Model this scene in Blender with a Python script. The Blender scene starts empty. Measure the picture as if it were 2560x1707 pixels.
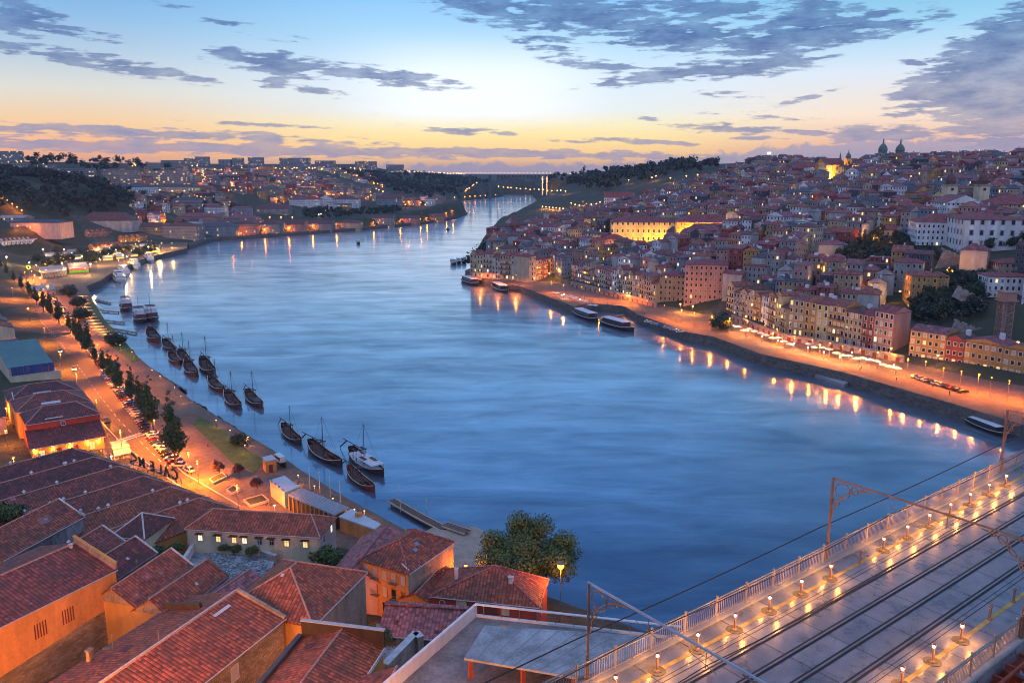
import bpy, math, random
import numpy as np
from mathutils import Vector, Matrix
R = math.radians
random.seed(7)
SC = bpy.context.scene
COL = SC.collection
# ------------------------------------------------------------------ camera
FOC, PITCH, CAMH = 2050.0, R(11.8), 82.0
cam_d = bpy.data.cameras.new('camera')
cam_d.sensor_width = 36.0
cam_d.lens = FOC / 2560.0 * 36.0
cam_d.clip_end = 60000
cam_d.clip_start = 0.5
cam = bpy.data.objects.new('camera', cam_d)
cam.location = (0, 0, CAMH)
cam.rotation_euler = (math.pi / 2 - PITCH, 0, 0)
COL.objects.link(cam)
SC.camera = cam
SC.view_settings.view_transform = 'Standard'
SC.view_settings.look = 'None'
SC.view_settings.exposure = 0.38
SC.view_settings.gamma = 1.0
SC.cycles.use_denoising = True
SC.cycles.max_bounces = 5
SC.cycles.diffuse_bounces = 2
SC.cycles.glossy_bounces = 3
SC.cycles.transmission_bounces = 4
SC.cycles.transparent_max_bounces = 8
SC.cycles.caustics_reflective = False
SC.cycles.caustics_refractive = False
SC.cycles.sample_clamp_indirect = 4.0
SC.cycles.use_light_tree = True
SC.cycles.filter_width = 1.0
SC.cycles.denoising_prefilter = 'ACCURATE'

def lin(c):
 return tuple((x / 12.92 if x <= 0.04045 else ((x + 0.055) / 1.055) ** 2.4) for x in c)

_f = np.array([0, math.cos(PITCH), -math.sin(PITCH)])
_u = np.array([0, math.sin(PITCH), math.cos(PITCH)])
_r = np.array([1.0, 0, 0])
_c = np.array([0, 0, CAMH])

def ray(u, v):
 return _f * FOC + _r * (u - 1280) - _u * (v - 853.5)

def W(u, v, z):
 d = ray(u, v)
 p = _c + d * ((z - CAMH) / d[2])
 return Vector(p)

def Yp(u, v, y):
 d = ray(u, v)
 return Vector(_c + d * (y / d[1]))

# ------------------------------------------------------------------ node helpers
class NT:
 def __init__(s, tree):
  s.t = tree
  s.t.nodes.clear()

 def n(s, typ, **kw):
  nd = s.t.nodes.new(typ)
  for k, v in kw.items():
   if k.startswith('i_'):
    key = k[2:]
    key = int(key) if key.isdigit() else key.replace('_', ' ')
    sock = nd.inputs[key]
    if isinstance(v, bpy.types.NodeSocket):
     s.t.links.new(v, sock)
    else:
     if hasattr(sock, 'default_value'):
      try:
       sock.default_value = v
      except (TypeError, ValueError):
       sock.default_value = (*v, 1.0)
   else:
    setattr(nd, k, v)
  return nd

 def m(s, op, a, b=None, c=None, clamp=False):
  nd = s.n('ShaderNodeMath', operation=op, use_clamp=clamp)
  for i, x in enumerate((a, b, c)):
   if x is None:
    continue
   if isinstance(x, bpy.types.NodeSocket):
    s.t.links.new(x, nd.inputs[i])
   else:
    nd.inputs[i].default_value = x
  return nd.outputs[0]

 def mix(s, fac, a, b, blend='MIX'):
  nd = s.n('ShaderNodeMix', data_type='RGBA', blend_type=blend)
  for i, x in ((0, fac), (6, a), (7, b)):
   if isinstance(x, bpy.types.NodeSocket):
    s.t.links.new(x, nd.inputs[i])
   else:
    nd.inputs[i].default_value = x if i == 0 else (*x[:3], 1.0)
  return nd.outputs[2]

 def ramp(s, fac, stops, interp='LINEAR'):
  nd = s.n('ShaderNodeValToRGB')
  nd.color_ramp.interpolation = interp
  el = nd.color_ramp.elements
  while len(el) < len(stops):
   el.new(0.5)
  for e, (p, c) in zip(el, stops):
   e.position = p
   e.color = (*c[:3], 1.0)
  s.t.links.new(fac, nd.inputs[0])
  return nd.outputs[0]

 def rng(s, x, a, b, c=0.0, d=1.0, smooth=False):
  nd = s.n('ShaderNodeMapRange', clamp=True)
  if smooth:
   nd.interpolation_type = 'SMOOTHSTEP'
  s.t.links.new(x, nd.inputs[0])
  for i, q in enumerate((a, b, c, d)):
   nd.inputs[i + 1].default_value = q
  return nd.outputs[0]

# ------------------------------------------------------------------ world: dusk sky with clouds
world = bpy.data.worlds.new('World')
SC.world = world
world.use_nodes = True
g = NT(world.node_tree)
tc = g.n('ShaderNodeTexCoord')
sep = g.n('ShaderNodeSeparateXYZ', i_0=tc.outputs['Generated'])
X, Yd, Z = sep.outputs
el = g.m('MULTIPLY', g.m('ARCSINE', Z), 180 / math.pi)
az = g.m('MULTIPLY', g.m('ARCTAN2', X, Yd), 180 / math.pi)

def ae(u, v):
 d = ray(u, v)
 d = d / np.linalg.norm(d)
 return math.degrees(math.atan2(d[0], d[1])), math.degrees(math.asin(d[2]))

ELS = 50.0
elf = g.rng(el, -2.0, 48.0)

def est(e):
 return (e + 2.0) / ELS

mid = g.ramp(elf, [(est(-2), lin((.52, .50, .60))), (est(0), lin((.84, .66, .58))), (est(1.0), lin((.98, .80, .55))), (est(2.2), lin((.98, .89, .64))), (est(3.0), lin((.95, .92, .76))),
                   (est(3.9), lin((.88, .92, .93))), (est(6), lin((.83, .91, .98))), (est(8.5), lin((.66, .84, .96))), (est(11), lin((.53, .77, .96))),
                   (est(16), lin((.47, .73, .99))), (est(22), lin((.34, .62, .95))), (est(28), lin((.25, .50, .84))), (est(38), lin((.21, .42, .74)))])
left = g.ramp(elf, [(est(-2), lin((.50, .45, .55))), (est(0), lin((.80, .62, .58))), (est(1.2), lin((.98, .70, .50))), (est(3.0), lin((.94, .80, .64))),
     (est(4.8), lin((.85, .85, .82))), (est(7), lin((.68, .78, .87))), (est(9), lin((.54, .72, .88))), (est(11), lin((.45, .66, .87))),
     (est(18), lin((.32, .54, .80))), (est(30), lin((.24, .42, .70))), (est(47), lin((.18, .33, .60)))])
right = g.ramp(elf, [(est(-2), lin((.45, .42, .54))), (est(0), lin((.55, .52, .62))), (est(1.6), lin((.92, .72, .62))), (est(3.4), lin((.96, .88, .80))),
                     (est(6), lin((.84, .89, .95))), (est(8.5), lin((.62, .82, .94))), (est(11), lin((.47, .73, .88))),
                     (est(18), lin((.34, .58, .82))), (est(30), lin((.25, .44, .72))), (est(47), lin((.19, .34, .61)))])
sky = g.mix(g.rng(az, -28, -6, 1, 0, True), mid, left)
sky = g.mix(g.rng(az, 6, 24, 0, 1, True), sky, right)
glow = g.m('MULTIPLY', g.rng(g.m('ABSOLUTE', g.m('ADD', az, 2.5)), 11, 2, 0, 1, True), g.m('MULTIPLY', g.rng(el, 2.4, 4.2, 0, 1, True), g.rng(el, 9.5, 5.5, 0, 1, True)))
sky = g.mix(g.m('MULTIPLY', glow, .60), sky, (.98, 1.06, 1.14, 1))
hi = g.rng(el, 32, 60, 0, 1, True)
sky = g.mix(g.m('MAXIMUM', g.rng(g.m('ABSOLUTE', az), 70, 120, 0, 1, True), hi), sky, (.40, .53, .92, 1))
nish = g.n('ShaderNodeTexSky', sky_type='NISHITA', sun_disc=False, sun_elevation=R(0.6), sun_rotation=R(-4), air_density=1.3, dust_density=2.0)
nishc = g.mix(1.0, nish.outputs[0], (0.08, 0.08, 0.08), 'MULTIPLY')
sky = g.mix(0.06, sky, nishc)
# clouds ---------------------------------------------------
comb = g.n('ShaderNodeCombineXYZ', i_0=az, i_1=el)
nz1 = g.n('ShaderNodeTexNoise', i_Vector=g.n('ShaderNodeMapping', i_Vector=comb.outputs[0], i_Scale=(0.35, 0.9, 1)).outputs[0], i_Scale=1.0, i_Detail=6.0, i_Roughness=0.62)
nzf = g.n('ShaderNodeTexNoise', i_Vector=g.n('ShaderNodeMapping', i_Vector=comb.outputs[0], i_Scale=(0.50, 2.9, 1), i_Rotation=(0, 0, 0.06)).outputs[0], i_Scale=1.0, i_Detail=6.0, i_Roughness=0.58)
wob = g.n('ShaderNodeVectorMath', operation='SUBTRACT', i_0=nz1.outputs['Color'], i_1=(0.5, 0.5, 0.5))
wob = g.n('ShaderNodeVectorMath', operation='MULTIPLY', i_0=wob.outputs[0], i_1=(2.4, 0.42, 0))
pos = g.n('ShaderNodeVectorMath', operation='ADD', i_0=comb.outputs[0], i_1=wob.outputs[0]).outputs[0]
DEGPX = math.degrees(1 / FOC)
CLOUDS = [(40, 38, 110, 30, 6, 1), (190, 80, 110, 16, 8, .7), (30, 82, 70, 10, 4, .7), (170, 84, 110, 9, 6, .8), (65, 127, 75, 15, 6, .8), (175, 146, 90, 19, 9, .9), (290, 160, 85, 22, 10, .9), (420, 183, 120, 18, 9, .8),
          (690, 160, 170, 27, 5, 1.1), (960, 192, 200, 21, 6, 1.1), (800, 172, 200, 12, 6, .9), (683, 205, 45, 18, 5, .8), (795, 229, 85, 11, 9, .7), (560, 56, 90, 20, 8, .35), (680, 92, 150, 12, 6, .3), (420, 14, 90, 9, 6, .3),
          (300, 332, 560, 15, 1.4, 1), (200, 320, 330, 8, .5, .8), (600, 345, 420, 9, 2, .8), (500, 372, 900, 15, .9, 1.3), (1300, 384, 560, 12, 1.2, 1.2), (640, 311, 170, 6, 2, .8), (1165, 328, 130, 9, 3, .9), (1600, 355, 160, 8, 3, .9), (1420, 352, 60, 7, 3, .7),
          (1240, 25, 190, 38, 8, .9), (1450, 30, 300, 62, 6, 1.0), (1780, 20, 260, 40, 0, .8), (1690, 88, 220, 36, 4, 1.15), (1990, 92, 300, 34, -4, 1.2), (2020, 48, 110, 42, -15, 1.2), (2200, 38, 120, 20, -4, .6),
          (1360, 110, 90, 22, 10, .7), (1480, 162, 130, 16, 6, .8), (1880, 168, 180, 24, -5, 1.2), (1680, 184, 190, 20, -7, 1.1), (1540, 203, 120, 10, -10, .8), (1310, 112, 60, 12, 3, .6),
          (2540, 150, 180, 95, -24, 1.9), (2490, 205, 190, 60, -6, 1.9), (2580, 270, 190, 85, 0, 1.7), (2400, 262, 130, 10, -6, .8), (2300, 160, 60, 8, 10, .7), (2330, 215, 100, 20, -8, .6), (2380, 300, 160, 14, 6, .5), (2450, 335, 260, 16, 4, .5),
          (2142, 337, 70, 22, -4, 1.2), (2262, 335, 62, 22, 4, 1.2), (1830, 322, 190, 12, 3, .9), (1990, 330, 200, 9, 3, .7), (1920, 345, 90, 6, 0, .7), (2000, 250, 95, 9, -14, .6), (1820, 236, 90, 11, 8, .5), (1900, 291, 190, 8, 4, .5), (1615, 296, 45, 6, 3, .7)]
acc = None
for (u, v, hw, hh, tilt, st) in CLOUDS:
 a, e = ae(u, v)
 mp = g.n('ShaderNodeMapping', vector_type='TEXTURE', i_Vector=pos, i_Location=(a, e, 0), i_Rotation=(0, 0, R(-tilt)), i_Scale=(hw * DEGPX * 1.25, hh * DEGPX * 1.3, 1))
 gr = g.n('ShaderNodeTexGradient', gradient_type='SPHERICAL', i_Vector=mp.outputs[0])
 val = g.m('MULTIPLY', gr.outputs['Fac'], st)
 acc = val if acc is None else g.m('MAXIMUM', acc, val)
detail = g.m('MULTIPLY', g.m('SUBTRACT', nzf.outputs['Fac'], 0.51), 3.0)
cm = g.m('ADD', acc, g.m('MULTIPLY', detail, g.rng(acc, 0.0, 0.25)))
cm = g.rng(cm, 0.12, 0.60, 0, 1, True)
low = g.m('MULTIPLY', g.rng(nzf.outputs['Fac'], 0.56, 0.74), g.m('MULTIPLY', g.rng(el, 5.5, 3.0, 0, 1), 0.22))
over = g.m('MULTIPLY', g.rng(nz1.outputs['Fac'], 0.5, 0.7), g.m('MULTIPLY', g.rng(el, 12, 16, 0, 1), 0.3))
bump = g.m('MULTIPLY', g.m('SUBTRACT', g.n('ShaderNodeTexNoise', i_Vector=comb.outputs[0], i_Scale=0.75, i_Detail=7.0, i_Roughness=0.55).outputs['Fac'], 0.5), 1.9)
banktop = g.m('ADD', g.m('ADD', g.rng(az, -30, 0, -.1, .40), g.rng(az, 7, 22, 0, 1.4)), bump)
bank = g.m('MULTIPLY', g.rng(g.m('SUBTRACT', el, banktop), 0.10, -0.10, 0, 1), 0.8)
ccol = g.ramp(elf, [(est(-2), lin((.55, .55, .66))), (est(1), lin((.58, .56, .67))), (est(2.6), lin((.50, .53, .65))), (est(6), lin((.38, .47, .63))), (est(8.5), lin((.25, .38, .60))), (est(11), lin((.30, .43, .62))), (est(30), lin((.25, .33, .5)))])
rim = g.ramp(elf, [(est(0), lin((.80, .66, .66))), (est(4), lin((.78, .74, .80))), (est(7), lin((.60, .66, .80))), (est(11), lin((.52, .66, .83)))])
ccol = g.mix(g.rng(cm, 0.05, 0.6), rim, ccol)
ccol = g.mix(g.m('MULTIPLY', g.rng(nzf.outputs['Fac'], .35, .7), .35), ccol, rim)
sky = g.mix(low, sky, rim)
sky = g.mix(over, sky, ccol)
sky = g.mix(bank, sky, (*lin((.62, .60, .70)), 1))
sky = g.mix(g.m('MULTIPLY', cm, g.rng(nz1.outputs['Fac'], .30, .60, .62, .95)), sky, ccol)
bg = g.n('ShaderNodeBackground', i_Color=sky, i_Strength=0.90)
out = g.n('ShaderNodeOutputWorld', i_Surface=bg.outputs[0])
world.cycles.sampling_method = 'MANUAL'
world.cycles.sample_map_resolution = 512

# ------------------------------------------------------------------ mesh builder
def plane_uv(pts):
 a = Vector(pts[0])
 nrm = Vector((0, 0, 0))
 for i in range(len(pts)):
  p, q = Vector(pts[i]), Vector(pts[(i + 1) % len(pts)])
  nrm += p.cross(q)
 if nrm.length < 1e-9:
  return [(0, 0)] * len(pts)
 nrm.normalize()
 h = Vector((0, 0, 1)).cross(nrm)
 h = Vector((1, 0, 0)) if h.length < 1e-4 else h.normalized()
 s = nrm.cross(h)
 return [(Vector(p).dot(h), Vector(p).dot(s)) for p in pts]

class MB:
 def __init__(s):
  s.v, s.f, s.m, s.uv = [], [], [], []

 def poly(s, pts, m=0, uv=True):
  n = len(s.v)
  s.v += [tuple(p) for p in pts]
  s.f.append(tuple(range(n, n + len(pts))))
  s.m.append(m)
  s.uv += plane_uv(pts) if uv else [(0, 0)] * len(pts)

 def box(s, c, size, yaw=0.0, m=0, bottom=True, tm=None):
  cx, cy, cz = c
  hx, hy, hz = size[0] / 2, size[1] / 2, size[2] / 2
  ca, sa = math.cos(yaw), math.sin(yaw)
  q = [(cx + x * ca - y * sa, cy + x * sa + y * ca) for x, y in ((-hx, -hy), (hx, -hy), (hx, hy), (-hx, hy))]
  s.prism(q, cz - hz, cz + hz, m, tm, bottom)
  return s

 def prism(s, q, z0, z1, m=0, tm=None, bottom=True):
  n = len(q)
  ar = sum(q[i][0] * q[(i + 1) % n][1] - q[(i + 1) % n][0] * q[i][1] for i in range(n))
  if ar < 0:
   q = q[::-1]
  s.poly([(x, y, z1) for x, y in q], m if tm is None else tm)
  if bottom:
   s.poly([(x, y, z0) for x, y in q[::-1]], m)
  for i in range(n):
   a, b = q[i], q[(i + 1) % n]
   s.poly([(a[0], a[1], z0), (b[0], b[1], z0), (b[0], b[1], z1), (a[0], a[1], z1)], m)
  return s

 def tube(s, p, q, r0, r1=None, n=6, m=0, cap=True):
  p, q = Vector(p), Vector(q)
  r1 = r0 if r1 is None else r1
  d = (q - p)
  if d.length < 1e-6:
   return s
  d.normalize()
  a = d.orthogonal().normalized()
  b = d.cross(a)
  A = [p + (a * math.cos(2 * math.pi * i / n) + b * math.sin(2 * math.pi * i / n)) * r0 for i in range(n)]
  B = [q + (a * math.cos(2 * math.pi * i / n) + b * math.sin(2 * math.pi * i / n)) * r1 for i in range(n)]
  for i in range(n):
   j = (i + 1) % n
   s.poly([A[i], A[j], B[j], B[i]], m)
  if cap:
   s.poly(B, m)
   s.poly(A[::-1], m)
  return s

 def beam(s, p, q, w, h, m=0):
  """rectangular bar from p to q, h measured upward"""
  p, q = Vector(p), Vector(q)
  d = (q - p).normalized()
  sd = d.cross(Vector((0, 0, 1)))
  sd = Vector((1, 0, 0)) if sd.length < 1e-4 else sd.normalized()
  up = sd.cross(d)
  o = [sd * (-w / 2) + up * (-h / 2), sd * (w / 2) + up * (-h / 2), sd * (w / 2) + up * (h / 2), sd * (-w / 2) + up * (h / 2)]
  A = [p + x for x in o]
  B = [q + x for x in o]
  for i in range(4):
   j = (i + 1) % 4
   s.poly([A[i], A[j], B[j], B[i]], m)
  s.poly(A[::-1], m)
  s.poly(B, m)
  return s

 def lathe(s, c, prof, n=10, m=0):
  c = Vector(c)
  rings = [[c + Vector((r * math.cos(2 * math.pi * i / n), r * math.sin(2 * math.pi * i / n), z)) for i in range(n)] for r, z in prof]
  for a, b in zip(rings, rings[1:]):
   for i in range(n):
    j = (i + 1) % n
    s.poly([a[i], a[j], b[j], b[i]], m)
  s.poly(rings[-1], m)
  s.poly(rings[0][::-1], m)
  return s

 def ball(s, c, r, m=0, n=8, k=5, sz=1.0):
  prof = [(max(0.02 * r, r * math.sin(math.pi * i / k)), -r * sz * math.cos(math.pi * i / k)) for i in range(k + 1)]
  return s.lathe(c, prof, n, m)

 def build(s, name, mats, parent=None, loc=None, smooth=False, rot=None):
  """one mesh object; given a parent Empty, the points are taken as world points"""
  if not isinstance(mats, (list, tuple)):
   mats = [mats]
  me = bpy.data.meshes.new(name)
  org = Vector((0, 0, 0))
  if parent is not None and loc is None:
   pp = parent
   while pp is not None:
    org += Vector(pp.location)
    pp = pp.parent
  elif loc is not None and parent is None:
   org = Vector(loc)
  vv = np.array(s.v, dtype=float) - np.array(org) if s.v else []
  me.from_pydata([tuple(x) for x in vv], [], s.f)
  for mt in mats:
   me.materials.append(mt)
  if len(mats) > 1:
   me.polygons.foreach_set('material_index', s.m)
  ul = me.uv_layers.new(name='uv')
  ul.data.foreach_set('uv', [x for p in s.uv for x in p])
  if smooth:
   me.polygons.foreach_set('use_smooth', [True] * len(s.f))
  o = bpy.data.objects.new(name, me)
  if parent is not None:
   o.parent = parent
  elif loc is not None:
   o.location = loc
  COL.objects.link(o)
  return o

def tag(o, label=None, cat=None, group=None, kind=None):
 if label:
  o['label'] = label
 if cat:
  o['category'] = cat
 if group:
  o['group'] = group
 if kind:
  o['kind'] = kind
 return o

def thing(name, label, cat, loc=(0, 0, 0), rz=0.0, group=None):
 o = bpy.data.objects.new(name, None)
 o.empty_display_size = 0.5
 o.location = loc
 o.rotation_euler = (0, 0, rz)
 COL.objects.link(o)
 return tag(o, label, cat, group)

KIDS = {}

def dup(root, loc, rz=0.0, label=None, group=None, scale=None):
 if root.name not in KIDS:
  KIDS[root.name] = [(c, list(c.children)) for c in root.children]
 r = root.copy()
 COL.objects.link(r)
 r.location = loc
 r.rotation_euler = (0, 0, rz)
 if scale:
  r.scale = scale if hasattr(scale, '__len__') else (scale,) * 3
 if label:
  r['label'] = label
 if group:
  r['group'] = group
 for ch, gs in KIDS[root.name]:
  c = ch.copy()
  COL.objects.link(c)
  c.parent = r
  for gc in gs:
   d = gc.copy()
   COL.objects.link(d)
   d.parent = c
 return r

# ------------------------------------------------------------------ materials
def newmat(name):
 m = bpy.data.materials.new(name)
 m.use_nodes = True
 return m, NT(m.node_tree)

def finish(g, **kw):
 b = g.n('ShaderNodeBsdfPrincipled', **kw)
 g.n('ShaderNodeOutputMaterial', i_Surface=b.outputs[0])
 return b

def plain(name, col, rough=0.8, var=0.25, scale=0.6, bump=0.0, metal=0.0, stretch=(1, 1, 0.35), coord='Object', fine=0.0):
 """weathered surface: base colour broken by two sizes of noise, optional bump"""
 m, g = newmat(name)
 tc = g.n('ShaderNodeTexCoord')
 mp = g.n('ShaderNodeMapping', i_Vector=tc.outputs[coord], i_Scale=stretch)
 n1 = g.n('ShaderNodeTexNoise', i_Vector=mp.outputs[0], i_Scale=scale, i_Detail=6.0, i_Roughness=0.65)
 f = g.rng(n1.outputs['Fac'], 0.3, 0.7, 1 - var, 1 + var)
 c = g.mix(1.0, (*col, 1), g.n('ShaderNodeCombineColor', i_0=f, i_1=f, i_2=f).outputs[0], 'MULTIPLY')
 kw = {}
 if bump or fine:
  n2 = g.n('ShaderNodeTexNoise', i_Vector=tc.outputs[coord], i_Scale=scale * 8, i_Detail=4.0)
  if fine:
   f2 = g.rng(n2.outputs['Fac'], 0.3, 0.7, 1 - fine, 1 + fine)
   c = g.mix(1.0, c, g.n('ShaderNodeCombineColor', i_0=f2, i_1=f2, i_2=f2).outputs[0], 'MULTIPLY')
  if bump:
   kw['i_Normal'] = g.n('ShaderNodeBump', i_Strength=bump, i_Distance=0.2, i_Height=n2.outputs['Fac']).outputs[0]
 finish(g, i_Base_Color=c, i_Roughness=rough, i_Metallic=metal, **kw)
 return m

def emit(name, col, strength):
 m, g = newmat(name)
 e = g.n('ShaderNodeEmission', i_Color=(*col, 1), i_Strength=strength)
 g.n('ShaderNodeOutputMaterial', i_Surface=e.outputs[0])
 return m

def tiles(name, col, cw=0.58, rw=0.50, moss=0.5, pale=0.25, line=0.62):
 """clay roof tiles: channels running down the slope, courses across it, tile-to-tile colour, moss and lichen"""
 m, g = newmat(name)
 uv = g.n('ShaderNodeUVMap', uv_map='uv')
 sp = g.n('ShaderNodeSeparateXYZ', i_0=uv.outputs[0])
 u = g.m('DIVIDE', sp.outputs[0], cw)
 v = g.m('DIVIDE', sp.outputs[1], rw)
 uf = g.m('FRACT', u)
 vf = g.m('FRACT', v)
 cell = g.n('ShaderNodeCombineXYZ', i_0=g.m('FLOOR', u), i_1=g.m('FLOOR', v))
 wn = g.n('ShaderNodeTexWhiteNoise', noise_dimensions='2D', i_Vector=cell.outputs[0])
 prof = g.m('SINE', g.m('MULTIPLY', uf, math.pi))
 dark = g.m('MULTIPLY', g.rng(prof, 0.0, 0.62, max(.08, 1 - line - .2), 1.0), g.rng(vf, 0.0, 0.16, 1 - line * .8, 1.0))
 tint = g.rng(wn.outputs['Value'], 0, 1, 0.50, 1.5)
 big = g.n('ShaderNodeTexNoise', i_Vector=uv.outputs[0], i_Scale=0.30, i_Detail=8.0, i_Roughness=0.7)
 fine = g.n('ShaderNodeTexNoise', i_Vector=uv.outputs[0], i_Scale=1.7, i_Detail=5.0, i_Roughness=0.7)
 k = g.m('MULTIPLY', dark, tint)
 c = g.mix(1.0, (*col, 1), g.n('ShaderNodeCombineColor', i_0=k, i_1=k, i_2=k).outputs[0], 'MULTIPLY')
 mossc = (col[0] * .26, col[1] * .50, col[2] * .6)
 c = g.mix(g.m('MULTIPLY', g.rng(big.outputs['Fac'], 0.44, 0.60), moss), c, (*mossc, 1))
 c = g.mix(g.m('MULTIPLY', g.rng(fine.outputs['Fac'], 0.55, 0.75), pale), c, (col[0] * 1.3, col[1] * 1.9, col[2] * 1.9, 1))
 hgt = g.m('ADD', g.m('MULTIPLY', prof, 1.0), g.m('MULTIPLY', vf, -0.5))
 bp = g.n('ShaderNodeBump', i_Strength=0.5, i_Distance=0.10, i_Height=hgt)
 finish(g, i_Base_Color=c, i_Roughness=0.62, i_Normal=bp.outputs[0])
 return m

M = {}
M['roof_red'] = tiles('tile_red', (.31, .075, .038))
M['roof_orange'] = tiles('tile_orange', (.38, .088, .038), moss=.6)
M['roof_dark'] = tiles('tile_dark', (.17, .040, .036), moss=.8, pale=.10)
M['roof_pink'] = tiles('tile_pink', (.34, .11, .11), moss=.1, pale=.15, line=.3)
M['roof_old'] = tiles('tile_old', (.27, .062, .042), moss=.75, pale=.35)
M['ridge'] = plain('ridge_tile', (.42, .23, .19), .7, .3, 2.0)
M['glass'] = plain('window_glass', (.02, .025, .035), .12, .3, .3)
M['white'] = plain('white_paint', (.72, .72, .72), .5, .12, .8)
M['cream'] = plain('cream_plaster', (.62, .52, .36), .85, .25, .4)
M['ochre'] = plain('ochre_plaster', (.58, .29, .08), .85, .22, .25)
M['stone'] = plain('granite', (.30, .27, .23), .9, .4, .6, .4, stretch=(1, 1, 1), fine=.25)
M['darkstone'] = plain('dark_granite', (.12, .12, .115), .9, .45, .5, .5, stretch=(1, 1, 1), fine=.35)
M['concrete'] = plain('concrete', (.30, .30, .30), .85, .18, .25, .1, stretch=(1, 1, 1), fine=.08)
M['iron'] = plain('painted_iron', (.20, .16, .14), .45, .3, 1.5)
M['rust'] = plain('red_iron', (.30, .065, .03), .5, .35, 1.0)
M['wood'] = plain('old_wood', (.13, .075, .045), .7, .35, 1.2)
M['wood_dark'] = plain('dark_wood', (.045, .032, .028), .5, .35, 1.2)
M['asphalt'] = plain('asphalt', (.075, .062, .052), .8, .2, .08, stretch=(1, 1, 1), fine=.15)
M['paving'] = plain('granite_paving', (.135, .10, .075), .85, .25, .08, stretch=(1, 1, 1), fine=.2)
M['kerb'] = plain('kerb_granite', (.38, .36, .33), .8, .15, .6)
M['grass'] = plain('lawn', (.055, .10, .025), .95, .35, .35, .5, stretch=(1, 1, 1), fine=.35)
M['sand'] = plain('sand', (.38, .30, .23), .95, .2, .4, .3, stretch=(1, 1, 1), fine=.15)
M['rail_white'] = plain('painted_railing', (.30, .25, .225), .5, .2, 1.0)
M['sodium'] = emit('sodium_bulb', (1.0, .36, .05), 4.0)
M['warm'] = emit('warm_bulb', (1.0, .50, .14), 4.0)
M['cool'] = emit('white_bulb', (1.0, .86, .62), 5.0)
M['lit'] = emit('lit_window', (1.0, .60, .20), 1.1)
M['lit_pale'] = emit('lit_window_pale', (1.0, .82, .50), 1.3)
# ------------------------------------------------------------------ terrain, river, quays
LSH = [(1180, 1330), (1010, 1336), (869, 1260), (753, 1188), (682, 1137), (615, 1096), (549, 1060), (490, 1018), (486, 1000), (440, 952), (386, 927), (347, 924), (366, 915), (345, 884), (306, 848), (271, 817),
       (241, 766), (230, 736), (224, 722), (306, 684), (380, 654), (467, 632), (480, 623), (535, 602), (640, 595), (885, 577), (1048, 562), (1144, 547), (1171, 535), (1155, 520), (1130, 505), (1250, 493), (1262, 487)]
RSH = [(1330, 487), (1345, 505), (1350, 522), (1415, 528), (1375, 545), (1345, 560), (1290, 577), (1225, 592), (1185, 625), (1172, 650), (1165, 693), (1215, 712), (1303, 733), (1434, 784), (1478, 776), (1560, 784), (1594, 806), (1720, 852),
       (1785, 864), (1900, 905), (2111, 955), (2400, 1042), (2560, 1092), (2800, 1170)]
RIVER = [W(u, v, 0).to_2d() for u, v in LSH] + [W(u, v, 0).to_2d() for u, v in RSH] + [Vector(p) for p in ((330, 170), (460, 60), (300, -60), (150, 60), (70, 112), (30, 136), (8, 152))]
RIVA = np.array([tuple(p) for p in RIVER])

def inside(pts, poly):
 x, y = pts[:, 0], pts[:, 1]
 r = np.zeros(len(pts), bool)
 j = len(poly) - 1
 for i in range(len(poly)):
  xi, yi = poly[i]
  xj, yj = poly[j]
  c = ((yi > y) != (yj > y)) & (x < (xj - xi) * (y - yi) / ((yj - yi) if yj != yi else 1e-9) + xi)
  r ^= c
  j = i
 return r

def dist_poly(pts, poly):
 d = np.full(len(pts), 1e9)
 n = len(poly)
 for i in range(n):
  a, b = poly[i], poly[(i + 1) % n]
  ab = b - a
  t = np.clip(((pts - a) @ ab) / max(ab @ ab, 1e-9), 0, 1)
  q = a + t[:, None] * ab
  d = np.minimum(d, np.hypot(*(pts - q).T))
 return d

CTRL = [(1300, 640, 690), (1450, 600, 700), (1620, 605, 660), (1750, 560, 720), (1750, 500, 860), (1900, 600, 560), (1950, 520, 700), (2000, 470, 800), (2100, 447, 830), (2250, 437, 820), (2250, 540, 600), (2250, 620, 480),
  (2250, 700, 420), (2200, 790, 385), (2480, 615, 450), (2480, 680, 400), (2480, 780, 360), (2500, 860, 325), (2450, 470, 640), (2560, 428, 720), (1600, 470, 1100), (1500, 490, 1120), (1400, 520, 1050), (1370, 545, 960),
  (1480, 425, 1800), (1700, 412, 1500), (1560, 450, 1700), (1350, 450, 2500), (1310, 470, 2500), (1850, 412, 1200), (2750, 430, 700), (2750, 700, 380), (1850, 690, 480), (2000, 740, 425), (1700, 690, 530), (1560, 660, 580), (2350, 830, 350),
  (1900, 430, 950), (2400, 425, 900), (2200, 410, 1100), (1250, 640, 680), (1650, 540, 800), (1600, 510, 950),
  (700, 560, 1100), (700, 510, 1300), (800, 480, 1500), (700, 440, 1750), (500, 470, 1300), (500, 430, 1600), (350, 520, 1150), (200, 452, 1000), (120, 540, 880), (50, 440, 980), (50, 520, 850), (600, 416, 2100), (300, 410, 1600), (60, 404, 1500),
  (1000, 442, 2300), (1000, 475, 1900), (1100, 505, 1700), (1150, 488, 2150), (1210, 455, 2600), (900, 410, 2400), (60, 560, 780), (300, 560, 950), (450, 575, 1000), (900, 530, 1350), (980, 505, 1600),
  (900, 455, 2000), (820, 425, 2000), (400, 430, 1500), (1080, 470, 2250), (-150, 500, 800), (-200, 420, 1200)]
pts = []
for u, v, y in CTRL:
 p = Yp(u, v, y)
 pts.append((p.x, p.y, p.z))
for u, v in ((60, 640), (120, 620), (250, 620), (20, 700), (100, 800), (200, 900), (300, 1050), (400, 1170), (520, 1200), (330, 640), (420, 610)):
 p = W(u, v, 4.6)
 pts.append((p.x, p.y, 4.6))
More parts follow.
